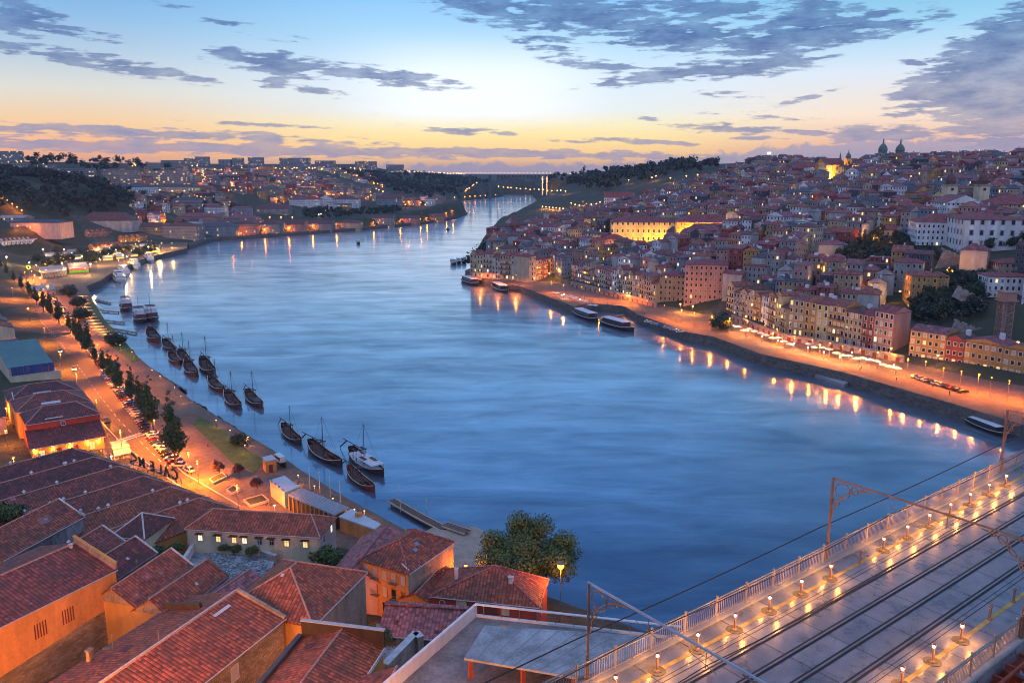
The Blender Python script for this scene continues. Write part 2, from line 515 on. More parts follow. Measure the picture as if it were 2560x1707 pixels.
for u, v in ((1250, 696), (1420, 705), (1560, 735), (1700, 768), (1850, 795), (2000, 835), (2150, 875), (2350, 920), (2560, 960), (2750, 1000)):
 p = W(u, v, 4.8)
 pts.append((p.x, p.y, 4.8))
pts += [(-100, 150, 6), (-70, 150, 6), (-60, 120, 8), (-30, 140, 6), (-40, 105, 8), (-10, 130, 6), (0, 100, 8), (-60, 80, 12), (20, 80, 9), (0, 60, 20), (-40, 50, 20), (-100, 60, 14), (-140, 160, 5), (-160, 100, 14), (0, 30, 55), (0, 0, 78), (30, 0, 70), (-60, 0, 60), (60, 60, 12), (100, -30, 50),
  (200, 120, 30), (-300, 100, 30), (-400, 300, 25), (-600, 500, 45), (600, 300, 70), (900, 600, 75), (-1200, 1500, 90), (0, 5000, 45), (-3000, 5000, 60), (3000, 5000, 70), (0, 9000, 20), (-5000, 9000, 30), (5000, 9000, 30), (400, 200, 40)]
CP = np.array(pts, float)

def _phi(d):
 return d

_d = np.hypot(CP[:, None, 0] - CP[None, :, 0], CP[:, None, 1] - CP[None, :, 1])
_A = _phi(_d) - np.eye(len(CP)) * 3.0
_B = np.column_stack([np.ones(len(CP)), CP[:, 0] / 1000, CP[:, 1] / 1000])
_S = np.block([[_A, _B], [_B.T, np.zeros((3, 3))]])
_w = np.linalg.solve(_S, np.concatenate([CP[:, 2], np.zeros(3)]))

def raw_h(q):
 q = np.asarray(q, float)
 o = np.zeros(len(q))
 for s in range(0, len(q), 4000):
  b = q[s:s + 4000]
  d = np.hypot(b[:, 0:1] - CP[None, :, 0], b[:, 1:2] - CP[None, :, 1])
  o[s:s + 4000] = _phi(d) @ _w[:-3] + np.column_stack([np.ones(len(b)), b[:, 0] / 1000, b[:, 1] / 1000]) @ _w[-3:]
 return o

def ground_h(q):
 q = np.asarray(q, float)
 h = np.maximum(raw_h(q), 3.4)
 ins = inside(q, RIVA)
 d = dist_poly(q, RIVA)
 k = np.clip(d / 14.0, 0, 1)
 k = k * k * (3 - 2 * k)
 h = -1.0 + (h + 1.0) * k
 h[ins] = -5.0
 return h

def gz(x, y):
 return float(ground_h([(x, y)])[0])

def G(u, v, h=0.0):
 """the point seen at a pixel, h metres above the ground"""
 d = ray(u, v)
 d = d / d[1]
 ys = 60 * np.exp(np.linspace(0, math.log(60), 700))
 P = _c[None, :] + d[None, :] * ys[:, None]
 gr = np.maximum(ground_h(P[:, :2]), 0.0) + h
 w = np.nonzero(P[:, 2] <= gr)[0]
 if not len(w):
  y = 2600.0
 else:
  i = w[0]
  if i == 0:
   y = ys[0]
  else:
   a = P[i - 1, 2] - gr[i - 1]
   b = gr[i] - P[i, 2]
   y = ys[i - 1] + (ys[i] - ys[i - 1]) * a / max(a + b, 1e-6)
 return Vector(_c + d * y)

az_ = np.concatenate([np.linspace(-70, -36, 40, endpoint=False), np.linspace(-36, 36, 330), np.linspace(36.5, 70, 40)])
rr_ = np.concatenate([np.linspace(20, 100, 24, endpoint=False), 100 * np.exp(np.linspace(0, math.log(7000 / 100.), 240))])
AA, RR = np.meshgrid(np.radians(az_), rr_)
gx, gy = (RR * np.sin(AA)).ravel(), (RR * np.cos(AA)).ravel()
gxy = np.column_stack([gx, gy])
gzv = ground_h(gxy)
gzv = np.where(RR.ravel() > 5500, np.minimum(gzv, 15), gzv)
na = len(az_)
fs = [(i * na + j, i * na + j + 1, (i + 1) * na + j + 1, (i + 1) * na + j) for i in range(len(rr_) - 1) for j in range(na - 1)]
me = bpy.data.meshes.new('ground')
me.from_pydata(np.column_stack([gx, gy, gzv]).tolist(), [], fs)
me.polygons.foreach_set('use_smooth', [True] * len(fs))
m, g = newmat('ground_earth')
tc = g.n('ShaderNodeTexCoord')
n1 = g.n('ShaderNodeTexNoise', i_Vector=tc.outputs['Object'], i_Scale=0.02, i_Detail=8.0, i_Roughness=0.7)
n2 = g.n('ShaderNodeTexNoise', i_Vector=tc.outputs['Object'], i_Scale=0.3, i_Detail=6.0, i_Roughness=0.7)
c = g.ramp(n1.outputs['Fac'], [(.36, (.035, .055, .022)), (.5, (.055, .06, .035)), (.58, (.11, .095, .075)), (.68, (.16, .14, .12))])
c = g.mix(g.rng(n2.outputs['Fac'], .35, .7), c, (.03, .04, .02, 1))
finish(g, i_Base_Color=c, i_Roughness=.95, i_Normal=g.n('ShaderNodeBump', i_Strength=.5, i_Distance=1.0, i_Height=n2.outputs['Fac']).outputs[0])
M['ground'] = m
me.materials.append(m)
o = bpy.data.objects.new('ground', me)
COL.objects.link(o)
tag(o, kind='structure')

m, g = newmat('river_water')
tc = g.n('ShaderNodeTexCoord')
mpa = g.n('ShaderNodeMapping', i_Vector=tc.outputs['Object'], i_Rotation=(0, 0, R(14)), i_Scale=(.012, .045, 1))
mpb = g.n('ShaderNodeMapping', i_Vector=tc.outputs['Object'], i_Rotation=(0, 0, R(20)), i_Scale=(.05, .20, 1))
mpc = g.n('ShaderNodeMapping', i_Vector=tc.outputs['Object'], i_Rotation=(0, 0, R(40)), i_Scale=(.0035, .012, 1))
na_ = g.n('ShaderNodeTexNoise', i_Vector=mpa.outputs[0], i_Scale=1.0, i_Detail=5.0, i_Roughness=.6, i_Distortion=.6)
nb_ = g.n('ShaderNodeTexNoise', i_Vector=mpb.outputs[0], i_Scale=1.0, i_Detail=4.0, i_Roughness=.6)
nc_ = g.n('ShaderNodeTexNoise', i_Vector=mpc.outputs[0], i_Scale=1.0, i_Detail=4.0, i_Roughness=.6, i_Distortion=.8)
hgt = g.m('ADD', g.m('MULTIPLY', na_.outputs['Fac'], 1.3), g.m('MULTIPLY', nb_.outputs['Fac'], .35))
bp = g.n('ShaderNodeBump', i_Strength=.10, i_Distance=2.0, i_Height=hgt)
rgh = g.rng(g.m('ADD', g.m('MULTIPLY', nc_.outputs['Fac'], .7), g.m('MULTIPLY', na_.outputs['Fac'], .3)), .38, .64, .05, .14)
wc = g.mix(g.rng(nc_.outputs['Fac'], .35, .65), (.012, .040, .080, 1), (.020, .060, .110, 1))
lw = g.n('ShaderNodeLayerWeight', i_Blend=.5)
fac = g.m('ADD', g.m('MULTIPLY', g.m('POWER', lw.outputs['Facing'], 2.3), 1.0), .09)
nd_ = g.n('ShaderNodeTexNoise', i_Vector=g.n('ShaderNodeMapping', i_Vector=tc.outputs['Object'], i_Rotation=(0, 0, R(-18)), i_Scale=(.034, .075, 1)).outputs[0], i_Scale=1.0, i_Detail=7.0, i_Roughness=.62, i_Distortion=.5)
fac = g.m('MULTIPLY', fac, g.rng(g.m('ADD', g.m('ADD', g.m('MULTIPLY', nc_.outputs['Fac'], .35), g.m('MULTIPLY', na_.outputs['Fac'], .25)), g.m('MULTIPLY', nd_.outputs['Fac'], .40)), .39, .61, .60, 1.30), clamp=True)
gl_ = g.n('ShaderNodeBsdfGlossy', distribution='MULTI_GGX', i_Color=(.95, .98, 1, 1), i_Roughness=rgh, i_Normal=bp.outputs[0])
df_ = g.n('ShaderNodeBsdfDiffuse', i_Color=wc)
gr_ = g.n('ShaderNodeBsdfGlossy', distribution='MULTI_GGX', i_Color=(.95, .98, 1, 1), i_Roughness=.36, i_Normal=bp.outputs[0])
gl_ = g.n('ShaderNodeMixShader', i_0=.34, i_1=gl_.outputs[0], i_2=gr_.outputs[0])
mx_ = g.n('ShaderNodeMixShader', i_0=fac, i_1=df_.outputs[0], i_2=gl_.outputs[0])
g.n('ShaderNodeOutputMaterial', i_Surface=mx_.outputs[0])
M['water'] = m
mb = MB()
mb.poly([(-5000, 10, 0), (5000, 10, 0), (5000, 6000, 0), (-5000, 6000, 0)])
tag(mb.build('river_water', m), kind='structure')

def slab(name, px, z0, z1, mats, world=None, kind='structure', label=None, cat=None):
 q = [W(u, v, z1).to_2d() for u, v in px] + ([Vector(p) for p in world] if world else [])
 mb = MB()
 mb.prism([tuple(p) for p in q], z0, z1, 0, 1 if len(mats) > 1 else 0)
 o = mb.build(name, mats)
 return tag(o, label, cat, kind=kind)

def wpoly(px, z):
 return [tuple(W(u, v, z).to_2d()) for u, v in px]

def masonry(name, col, bw=1.4, bh=.55):
 m, g = newmat(name)
 uv = g.n('ShaderNodeUVMap', uv_map='uv')
 br = g.n('ShaderNodeTexBrick', i_Vector=uv.outputs[0], i_Color1=(*[c * 1.25 for c in col], 1), i_Color2=(*[c * .75 for c in col], 1), i_Mortar=(*[c * .45 for c in col], 1), i_Scale=1.0, i_Mortar_Size=.03)
 br.inputs['Brick Width'].default_value = bw
 br.inputs['Row Height'].default_value = bh
 n = g.n('ShaderNodeTexNoise', i_Vector=uv.outputs[0], i_Scale=.35, i_Detail=7.0, i_Roughness=.7)
 f = g.rng(n.outputs['Fac'], .3, .7, .55, 1.4)
 c = g.mix(1.0, br.outputs['Color'], g.n('ShaderNodeCombineColor', i_0=f, i_1=f, i_2=f).outputs[0], 'MULTIPLY')
 finish(g, i_Base_Color=c, i_Roughness=.9, i_Normal=g.n('ShaderNodeBump', i_Strength=.4, i_Distance=.1, i_Height=br.outputs['Fac']).outputs[0])
 return m

M['masonry'] = masonry('quay_masonry', (.16, .145, .13))
M['masonry_pale'] = masonry('pale_masonry', (.36, .30, .27), 1.2, .5)
M['rubble'] = masonry('rubble_masonry', (.30, .22, .15), .7, .32)

QZ = 4.6
redge = [(1163, 676), (1212, 698), (1303, 716), (1434, 766), (1475, 758), (1562, 765), (1594, 786), (1720, 830), (1785, 842), (1900, 884), (2111, 931), (2400, 1014), (2560, 1062), (2800, 1136)]
rback = [(2800, 985), (2560, 925), (2350, 900), (2150, 850), (2000, 815), (1850, 775), (1700, 745), (1560, 710), (1420, 685), (1300, 672), (1200, 660)]
slab('right_quay', redge + rback, -3, QZ, [M['masonry'], M['paving']])
ledge = [(1070, 1345), (1010, 1322), (869, 1246), (753, 1175), (682, 1124), (607, 1080), (545, 1042), (478, 1000), (430, 956), (372, 915), (338, 885), (296, 845), (258, 806), (232, 756), (222, 728), (216, 716), (250, 702), (288, 676), (366, 644), (467, 621)]
lback = [(470, 606), (380, 606), (250, 606), (100, 612), (0, 625), (-120, 660)]
slab('left_quay', ledge + lback, -3, QZ, [M['masonry'], M['paving']], world=[(-420, 560), (-330, 430), (-230, 300), (-160, 200), (-110, 165), (-60, 140), (-12, 150)])
slab('far_quay', [(472, 615), (535, 595), (640, 588), (885, 571), (1048, 556), (1142, 541), (1169, 530), (1145, 528), (1040, 545), (885, 562), (640, 577), (535, 585), (470, 600)], -2, 4.0, [M['masonry'], M['asphalt']])
slab('far_spit_quay', [(1125, 500), (1250, 489.5), (1250, 487), (1120, 494)], -2, 4.0, [M['masonry'], M['asphalt']])
slab('far_shore_quay', [(1345, 500), (1350, 516), (1418, 522), (1420, 516), (1362, 508)], -2, 4.0, [M['masonry'], M['asphalt']])
rd_a = [(600, 1265), (462, 1185), (400, 1130), (345, 1060), (300, 1000), (262, 940), (215, 870), (160, 790), (100, 730), (20, 660)]
rd_b = [(-60, 690), (30, 780), (80, 850), (130, 905), (175, 960), (230, 1030), (300, 1105), (370, 1160), (440, 1210), (520, 1262)]
slab('left_road', rd_a + rd_b, QZ - .3, QZ + .004, [M['asphalt']])
mb = MB()
for a, b in zip(rd_a[:-1], rd_a[1:]):
 mb.beam(W(*a, QZ) + Vector((0, 0, .08)), W(*b, QZ) + Vector((0, 0, .08)), .35, .16)
for a, b in zip(rd_b[1:-1], rd_b[2:]):
 mb.beam(W(*a, QZ) + Vector((0, 0, .08)), W(*b, QZ) + Vector((0, 0, .08)), .35, .16)
tag(mb.build('road_kerb', M['kerb']), kind='structure')
mb = MB()
M['paint'] = plain('road_paint', (.62, .60, .56), .7, .15, .8)
za, zb = W(312, 1102, QZ), W(372, 1082, QZ)
zdir = (zb - za).normalized()
zn = Vector((-zdir.y, zdir.x, 0))
for k in range(8):
 p = za + zdir * (k * 1.05 - .5)
 q = [p, p + zdir * .5, p + zdir * .5 + zn * 3.2, p + zn * 3.2]
 mb.poly([(x.x, x.y, QZ + .009) for x in q])
cl = [W((a[0] + b[0]) / 2, (a[1] + b[1]) / 2, QZ) for a, b in zip(rd_a[2:-1], rd_b[::-1][1:])]
for a, b in zip(cl, cl[1:]):
 n = int((b - a).length / 6)
 for k in range(n):
  p, q = a.lerp(b, k / n), a.lerp(b, (k + .5) / n)
  d = (q - p).normalized()
  sd = Vector((-d.y, d.x, 0)) * .07
  mb.poly([(x.x, x.y, QZ + .009) for x in (p - sd, q - sd, q + sd, p + sd)])
tag(mb.build('road_marking', M['paint']), kind='structure')
slab('riverside_lawn', [(500, 1040), (560, 1075), (600, 1112), (660, 1150), (640, 1180), (590, 1165), (545, 1120), (480, 1060)], QZ - .2, QZ + .10, [M['grass']])
slab('riverside_lawn', [(225, 740), (262, 800), (310, 850), (350, 900), (330, 905), (285, 870), (238, 815), (212, 750)], QZ - .2, QZ + .10, [M['grass']])
mb = MB()
mb.poly([W(1030, 1345, 4.9), W(1085, 1316, 1.0), W(1190, 1316, .2), W(1330, 1400, .2), W(1350, 1470, 4.6), W(1200, 1440, 5.4), W(1040, 1420, 5.6)])
tag(mb.build('beach', M['sand']), kind='structure')
random.seed(3)
m, g = newmat('boulders')
tc = g.n('ShaderNodeTexCoord')
vo = g.n('ShaderNodeTexVoronoi', i_Vector=tc.outputs['Object'], i_Scale=.9)
f = g.rng(vo.outputs['Distance'], .1, .7, 1.35, .35)
c = g.mix(1.0, vo.outputs['Color'], (.10, .10, .10, 1), 'MIX')
c = g.mix(.86, vo.outputs['Color'], (.22, .21, .19, 1))
c = g.mix(1.0, c, g.n('ShaderNodeCombineColor', i_0=f, i_1=f, i_2=f).outputs[0], 'MULTIPLY')
finish(g, i_Base_Color=c, i_Roughness=.9, i_Normal=g.n('ShaderNodeBump', i_Strength=.9, i_Distance=.5, i_Height=g.m('MULTIPLY', vo.outputs['Distance'], -1)).outputs[0])
M['boulder'] = m
for ed, wt in (([(607, 1080), (545, 1042), (484, 1002)], [(617, 1099), (552, 1063), (494, 1021)]), ([(430, 956), (368, 915)], [(478, 986), (388, 930)]), ([(338, 885), (296, 845), (258, 806)], [(362, 920), (318, 868), (270, 818)])):
 mb = MB()
 top = [W(*p, QZ - .2) for p in ed]
 bot = [W(*p, -.6) for p in wt]
 N = 22
 rows = []
 for j in range(7):
  row = []
  for i in range(N + 1):
   t = i / N * (len(ed) - 1)
   k = min(int(t), len(ed) - 2)
   a = top[k].lerp(top[k + 1], t - k)
   b = bot[k].lerp(bot[k + 1], t - k)
   p = a.lerp(b, j / 6)
   row.append(p + Vector((random.uniform(-.5, .5), random.uniform(-.5, .5), random.uniform(-.35, .45))))
  rows.append(row)
 for j in range(6):
  for i in range(N):
   mb.poly([rows[j][i], rows[j + 1][i], rows[j + 1][i + 1], rows[j][i + 1]])
 tag(mb.build('boulder_slope', M['boulder']), kind='stuff')

# ------------------------------------------------------------------ lamps
NL = [0]

def plight(parent, loc, power, col=(1.0, .36, .055), r=.25, spot=0):
 L = bpy.data.lights.new('lamp_light', 'SPOT' if spot else 'POINT')
 if spot:
  L.spot_size = R(spot)
  L.spot_blend = .35
 L.energy = power
 L.color = col
 L.shadow_soft_size = r
 o = bpy.data.objects.new('lamp_light', L)
 o.location = loc
 o.parent = parent
 COL.objects.link(o)
 NL[0] += 1
 return o

def make_lamp(h, bulb, r, arm=0.0, mat_post='iron'):
 """a street lamp at the origin: post, curved arm, lantern with its bulb"""
 t = thing('street_lamp', 'x', 'street lamp')
 mb = MB()
 mb.lathe((0, 0, 0), [(.16, 0), (.16, .35), (.09, .5), (.06, h)], 7)
 mb.build('post', M[mat_post], t, loc=None)
 mb = MB()
 if arm:
  mb.tube((0, 0, h), (arm * .5, 0, h + .45), .045, .04, 6)
  mb.tube((arm * .5, 0, h + .45), (arm, 0, h + .5), .04, .035, 6)
  mb.build('arm', M[mat_post], t)
  mb = MB()
 ex, ez = arm, h + (.5 if arm else 0)
 mb.lathe((ex, 0, ez), [(r * .5, r * .9), (r * 1.15, r * .75), (r * .4, r * 1.5)], 8)
 hd = mb.build('lantern_cap', M[mat_post], t)
 mb = MB()
 mb.ball((ex, 0, ez), r, 0, 8, 6)
 mb.build('bulb', M[bulb], t)
 return t, (ex, ez)

LAMPS = {}

def lamp(px=None, at=None, h=8.0, bulb='sodium', r=.4, arm=0.0, power=0.0, col=(1.0, .36, .055), label='', group=None, rz=0.0, spot=0):
 key = (round(h, 1), bulb, round(r, 2), arm)
 loc = Vector(at) if at is not None else None
 if loc is None:
  q = G(px[0], px[1], h)
  loc = Vector((q.x, q.y, q.z - h))
 if key not in LAMPS:
  t, e = make_lamp(h, bulb, r, arm)
  LAMPS[key] = (t, e)
  KIDS[t.name] = [(c, list(c.children)) for c in t.children]
  t.location = loc
  t.rotation_euler = (0, 0, rz)
  tag(t, label, 'street lamp', group)
 else:
  t0, e = LAMPS[key]
  t = dup(t0, loc, rz, label, group)
  if not group and 'group' in t:
   del t['group']
 if power:
  plight(t, (e[0], 0, e[1] - r - .25), power, col, r, spot)
 return t
# ------------------------------------------------------------------ the iron bridge with tram tracks
BO = Vector((3.82, 32.24, 60.0))
BD = Vector((.7922, .6102, 0)).normalized()
BN = Vector((BD.y, -BD.x, 0))
BYAW = math.atan2(BD.y, BD.x)

def bp_(a, n, z=0.0):
 return BO + BD * a + BN * n + Vector((0, 0, z))

def brect(mb, a0, a1, n0, n1, z0, z1, m=0):
 q = [bp_(a, n).to_2d() for a, n in ((a0, n0), (a1, n0), (a1, n1), (a0, n1))]
 mb.prism([tuple(p) for p in q], 60 + z0, 60 + z1, m)

m, g = newmat('bridge_deck')
uv = g.n('ShaderNodeUVMap', uv_map='uv')
mp = g.n('ShaderNodeMapping', i_Vector=uv.outputs[0], i_Rotation=(0, 0, -BYAW))
br = g.n('ShaderNodeTexBrick', i_Vector=mp.outputs[0], i_Color1=(.215, .225, .245, 1), i_Color2=(.155, .165, .185, 1), i_Mortar=(.05, .05, .05, 1), i_Scale=1.0, i_Mortar_Size=.035, offset=0.0)
br.inputs['Brick Width'].default_value = 3.1
br.inputs['Row Height'].default_value = 40.0
n1 = g.n('ShaderNodeTexNoise', i_Vector=mp.outputs[0], i_Scale=.5, i_Detail=8.0, i_Roughness=.7)
n2 = g.n('ShaderNodeTexNoise', i_Vector=mp.outputs[0], i_Scale=.9, i_Detail=3.0, i_Roughness=.5, i_Distortion=1.2)
st = g.m('ABSOLUTE', g.m('SUBTRACT', n2.outputs['Fac'], .53))
crk = g.m('MULTIPLY', g.rng(st, 0.0, .012, 1, 0), g.rng(n1.outputs['Fac'], .50, .58))
f = g.rng(n1.outputs['Fac'], .32, .68, .55, 1.3)
c = g.mix(1.0, br.outputs['Color'], g.n('ShaderNodeCombineColor', i_0=f, i_1=f, i_2=f).outputs[0], 'MULTIPLY')
c = g.mix(g.m('MULTIPLY', crk, .65), c, (.06, .06, .06, 1))
rg = g.rng(n1.outputs['Fac'], .35, .65, .20, .45)
finish(g, i_Base_Color=c, i_Roughness=rg)
M['deck'] = m
M['yellow'] = plain('yellow_strip', (.44, .29, .07), .6, .5, 1.2)
M['steel'] = plain('worn_steel', (.32, .29, .27), .3, .2, 1.0, metal=.8)
M['groove'] = plain('rail_groove', (.02, .02, .02), .8, .2, 1.0)
br_ = thing('iron_bridge', 'iron road bridge with tram rails crossing the lower right of the view', 'bridge', BO)
mb = MB()
brect(mb, -22, 190, -.45, 10.1, -.7, 0)
mb.build('deck', M['deck'], br_)
mb = MB()
brect(mb, -22, 190, -.42, .06, 0, .13)
brect(mb, -22, 190, 9.55, 10.07, 0, .13)
mb.build('edge_kerb', M['concrete'], br_)
mb = MB()
for n in (1.02, 8.22):
 brect(mb, -22, 60, n - .11, n + .11, .0, .012)
mb.build('yellow_strip', M['yellow'], br_)
for n in (2.44, 3.88, 5.32, 6.76):
 mb = MB()
 brect(mb, -22, 190, n - .17, n + .17, .0, .006, 1)
 brect(mb, -22, 190, n - .05, n + .05, .0, .03, 0)
 mb.build('tram_rail', [M['steel'], M['groove']], br_)
mb = MB()
for n in (1.75, 7.45):
 brect(mb, -22, 120, n - .02, n + .02, .0, .006)
 brect(mb, -22, 120, n - .25, n - .22, .0, .006)
mb.build('drain_slot', M['groove'], br_)

def railing(n, a0, a1, step):
 mb = MB()
 for z in (.22, .98, 1.12):
  mb.beam(bp_(a0, n, z), bp_(a1, n, z), .05, .05)
 k = int((a1 - a0) / .15)
 for i in range(k):
  a = a0 + (i + .5) * .15
  if a < 62:
   mb.tube(bp_(a, n, .2), bp_(a, n, .98), .016, n=4, cap=False)
 a = a0
 while a <= a1:
  mb.tube(bp_(a, n, 0), bp_(a, n, 1.2), .055, n=6)
  mb.ball(bp_(a, n, 1.22), .075, n=6, k=4)
  a += step
 return mb

railing(-.16, -20, 120, 2.35).build('railing', M['rail_white'], br_)
railing(9.82, -8, 120, 2.35).build('railing', M['rail_white'], br_)
mb = MB()
for n in (-.2, 9.85):
 mb.beam(bp_(-22, n, -1.0), bp_(190, n, -1.0), .35, .6)
 mb.beam(bp_(-22, n, -6.0), bp_(190, n, -6.0), .5, .6)
 for i in range(-4, 34):
  a = i * 5.6 + 1.5
  mb.beam(bp_(a, n, -6), bp_(a, n + .001, -.7), .35, .35)
  mb.beam(bp_(a, n, -6), bp_(a + 5.6, n, -1), .22, .22)
  mb.beam(bp_(a + 5.6, n, -6), bp_(a, n, -1), .22, .22)
for i in range(-4, 34):
 a = i * 5.6 + 1.5
 mb.beam(bp_(a, -.2, -1.1), bp_(a, 9.85, -1.1), .25, .4)
 mb.beam(bp_(a, -.2, -6), bp_(a, 9.85, -6), .25, .4)
 mb.beam(bp_(a, -.2, -6), bp_(a + 5.6, 9.85, -6), .18, .18)
mb.build('girder', M['rust'], br_)
mb = MB()
for i in range(0, 60):
 a = -20 + i * 1.4
 mb.beam(bp_(a, 9.9, -.5), bp_(a, 10.6, -.45), .12, .12)
mb.beam(bp_(-20, 10.6, -.42), bp_(64, 10.6, -.42), .12, .14)
mb.build('side_bracket', M['rust'], br_)
mb = MB()
mb.beam(bp_(-20, 11.3, -.75), bp_(120, 11.3, -.75), .40, .45)
mb.beam(bp_(-20, 11.3, -4.6), bp_(120, 11.3, -4.6), .40, .45)
for i in range(-3, 20):
 a = 16.4 + i * 5.6 - 5.6 * 2
 mb.beam(bp_(a, 11.3, -9), bp_(a, 11.301, -.2), .55, .55)
 mb.beam(bp_(a, 11.3, -4.6), bp_(a + 5.6, 11.3, -.8), .2, .2)
 mb.beam(bp_(a + 5.6, 11.3, -4.6), bp_(a, 11.3, -.8), .2, .2)
 mb.beam(bp_(a, 9.9, -.9), bp_(a, 11.3, -.9), .25, .3)
 mb.beam(bp_(a, 9.9, -3.5), bp_(a, 11.3, -.9), .16, .16)
mb.build('outer_truss', M['rust'], br_)

M['mast'] = plain('brown_iron', (.22, .12, .085), .5, .3, 1.2)
M['gutter_grey'] = plain('galvanised_beam', (.33, .37, .42), .4, .2, 1.2)

def ring(mb, c, r, t, ax, az, n=16):
 pts = [c + ax * (r * math.cos(2 * math.pi * i / n)) + az * (r * math.sin(2 * math.pi * i / n)) for i in range(n)]
 for i in range(n):
  mb.tube(pts[i], pts[(i + 1) % n], t, n=4, cap=False)

def portal(a, h, label):
 t = thing('catenary_portal', label, 'wire portal', bp_(a, 0))
 for n, sg in ((-.28, 1), (9.95, -1)):
  mb = MB()
  mb.beam(bp_(a, n, -.9), bp_(a, n, h), .11, .14)
  mb.beam(bp_(a, n, -.9), bp_(a, n, 1.3), .15, .18)
  mb.build('mast', M['mast'], t)
  mb = MB()
  z = Vector((0, 0, 1))
  ax = BN * sg
  base = bp_(a, n, 0)
  P = []
  for i in range(13):
   th = i / 12 * math.pi / 2
   P.append(base + ax * (2.3 - 2.2 * math.cos(th)) + z * (h - 2.3 + 2.15 * math.sin(th)))
  for p, q in zip(P, P[1:]):
   mb.beam(p, q, .045, .06)
  ring(mb, base + ax * .62 + z * (h - .58), .44, .035, ax, z)
  ring(mb, base + ax * 1.32 + z * (h - .34), .21, .03, ax, z, 12)
  ring(mb, base + ax * .30 + z * (h - 1.32), .20, .03, ax, z, 12)
  ring(mb, base + ax * 1.75 + z * (h - .24), .12, .025, ax, z, 10)
  mb.build('bracket', M['mast'], t)
 mb = MB()
 mb.beam(bp_(a, -.35, h), bp_(a, 10.0, h), .07, .09)
 mb.build('crossbeam', M['gutter_grey'] if a < 5 else M['mast'], t)
 for n in (3.16, 6.04):
  mb = MB()
  mb.tube(bp_(a, n, h - .1), bp_(a, n, h - .75), .02, n=5)
  mb.tube(bp_(a, n - .8, h - .45), bp_(a, n + .5, h - .72), .015, n=5)
  mb.build('wire_arm', M['iron'], t)

portal(-.45, 4.75, 'iron wire portal with curled brackets beside the glass-railed terrace')
portal(18.2, 5.05, 'rusty wire portal with ringed brackets standing mid-way along the bridge deck')
portal(41.0, 4.9, 'farthest wire portal of the bridge, seen against the dark quay')
for n, z0, lb in ((-1.0, 1.75, 'dark cable strung outside the bridge railing over the river'), (3.16, 4.1, 'tram contact wire over the rails next to the river railing'), (6.04, 4.1, 'tram contact wire over the rails next to the truss side')):
 mb = MB()
 st = [-20, -.45, 18.2, 41, 64, 90, 120]
 for a, b in zip(st, st[1:]):
  for i in range(6):
   s0, s1 = i / 6, (i + 1) / 6
   zz = [z0 - (0.28 if n > 0 else .1) * 4 * s * (1 - s) for s in (s0, s1)]
   mb.tube(bp_(a + (b - a) * s0, n, zz[0]), bp_(a + (b - a) * s1, n, zz[1]), .018 if n > 0 else .03, n=4, cap=False)
 tag(mb.build('overhead_wire', M['groove']), lb, 'wire')

M['mast_'] = M['iron']
M['discm'] = plain('bollard_base', (.07, .065, .06), .7, .2, 2.0)

def bollard(lit):
 t = thing('bollard_lamp' if lit else 'bollard', 'x', 'bollard lamp' if lit else 'bollard')
 mb = MB()
 mb.lathe((0, 0, 0), [(.10, 0), (.10, .06), (.055, .10), (.055, .62), (.07, .64), (.07, .68)], 9)
 if not lit:
  mb.ball((0, 0, .72), .09, 0, 8, 5)
 mb.build('post', M['mast'], t)
 mb = MB()
 if lit:
  mb.lathe((0, 0, .014), [(.40, 0), (.40, .012)], 20)
  mb.lathe((0, 0, .026), [(.22, 0), (.20, .03)], 14)
  mb.build('base_disc', M['discm'], t)
  mb = MB()
  mb.ball((0, 0, .76), .075, 0, 10, 7, .85)
  mb.build('bulb', M['cool'], t)
  mb = MB()
  for k in range(4):
   th = k * math.pi / 2 + .785 - BYAW
   mb.tube((.09 * math.cos(th), .09 * math.sin(th), .65), (.11 * math.cos(th), .11 * math.sin(th), .88), .010, n=4)
  mb.lathe((0, 0, .88), [(.09, 0), (.02, .04)], 9)
  mb.build('lamp_guard', M['rust'], t)
 return t

blit, bplain = bollard(True), bollard(False)
K1 = [(1585, 1713), (1689, 1656), (1789, 1601), (1882, 1551), (1966, 1504), (2044, 1461), (2117, 1422), (2247, 1352), (2304, 1320), (2358, 1291), (2409, 1263), (2457, 1237), (2501, 1212), (2545, 1190)]
K2 = [(2180, 1712), (2254, 1660), (2331, 1604), (2400, 1553)]
first = [True, True]

def put_bollard(lit, a, n, label, grp):
 loc = bp_(a, n)
 src = blit if lit else bplain
 i = 0 if lit else 1
 if first[i]:
  first[i] = False
  KIDS[src.name] = [(c, list(c.children)) for c in src.children]
  src.location = loc
  t = tag(src, label, None, grp)
 else:
  t = dup(src, loc, 0, label, grp)
 if lit:
  plight(t, (.36, -.26, .62), 62, (1.0, .36, .05), .05)
  plight(t, (-.30, .34, .62), 44, (1.0, .36, .05), .05)

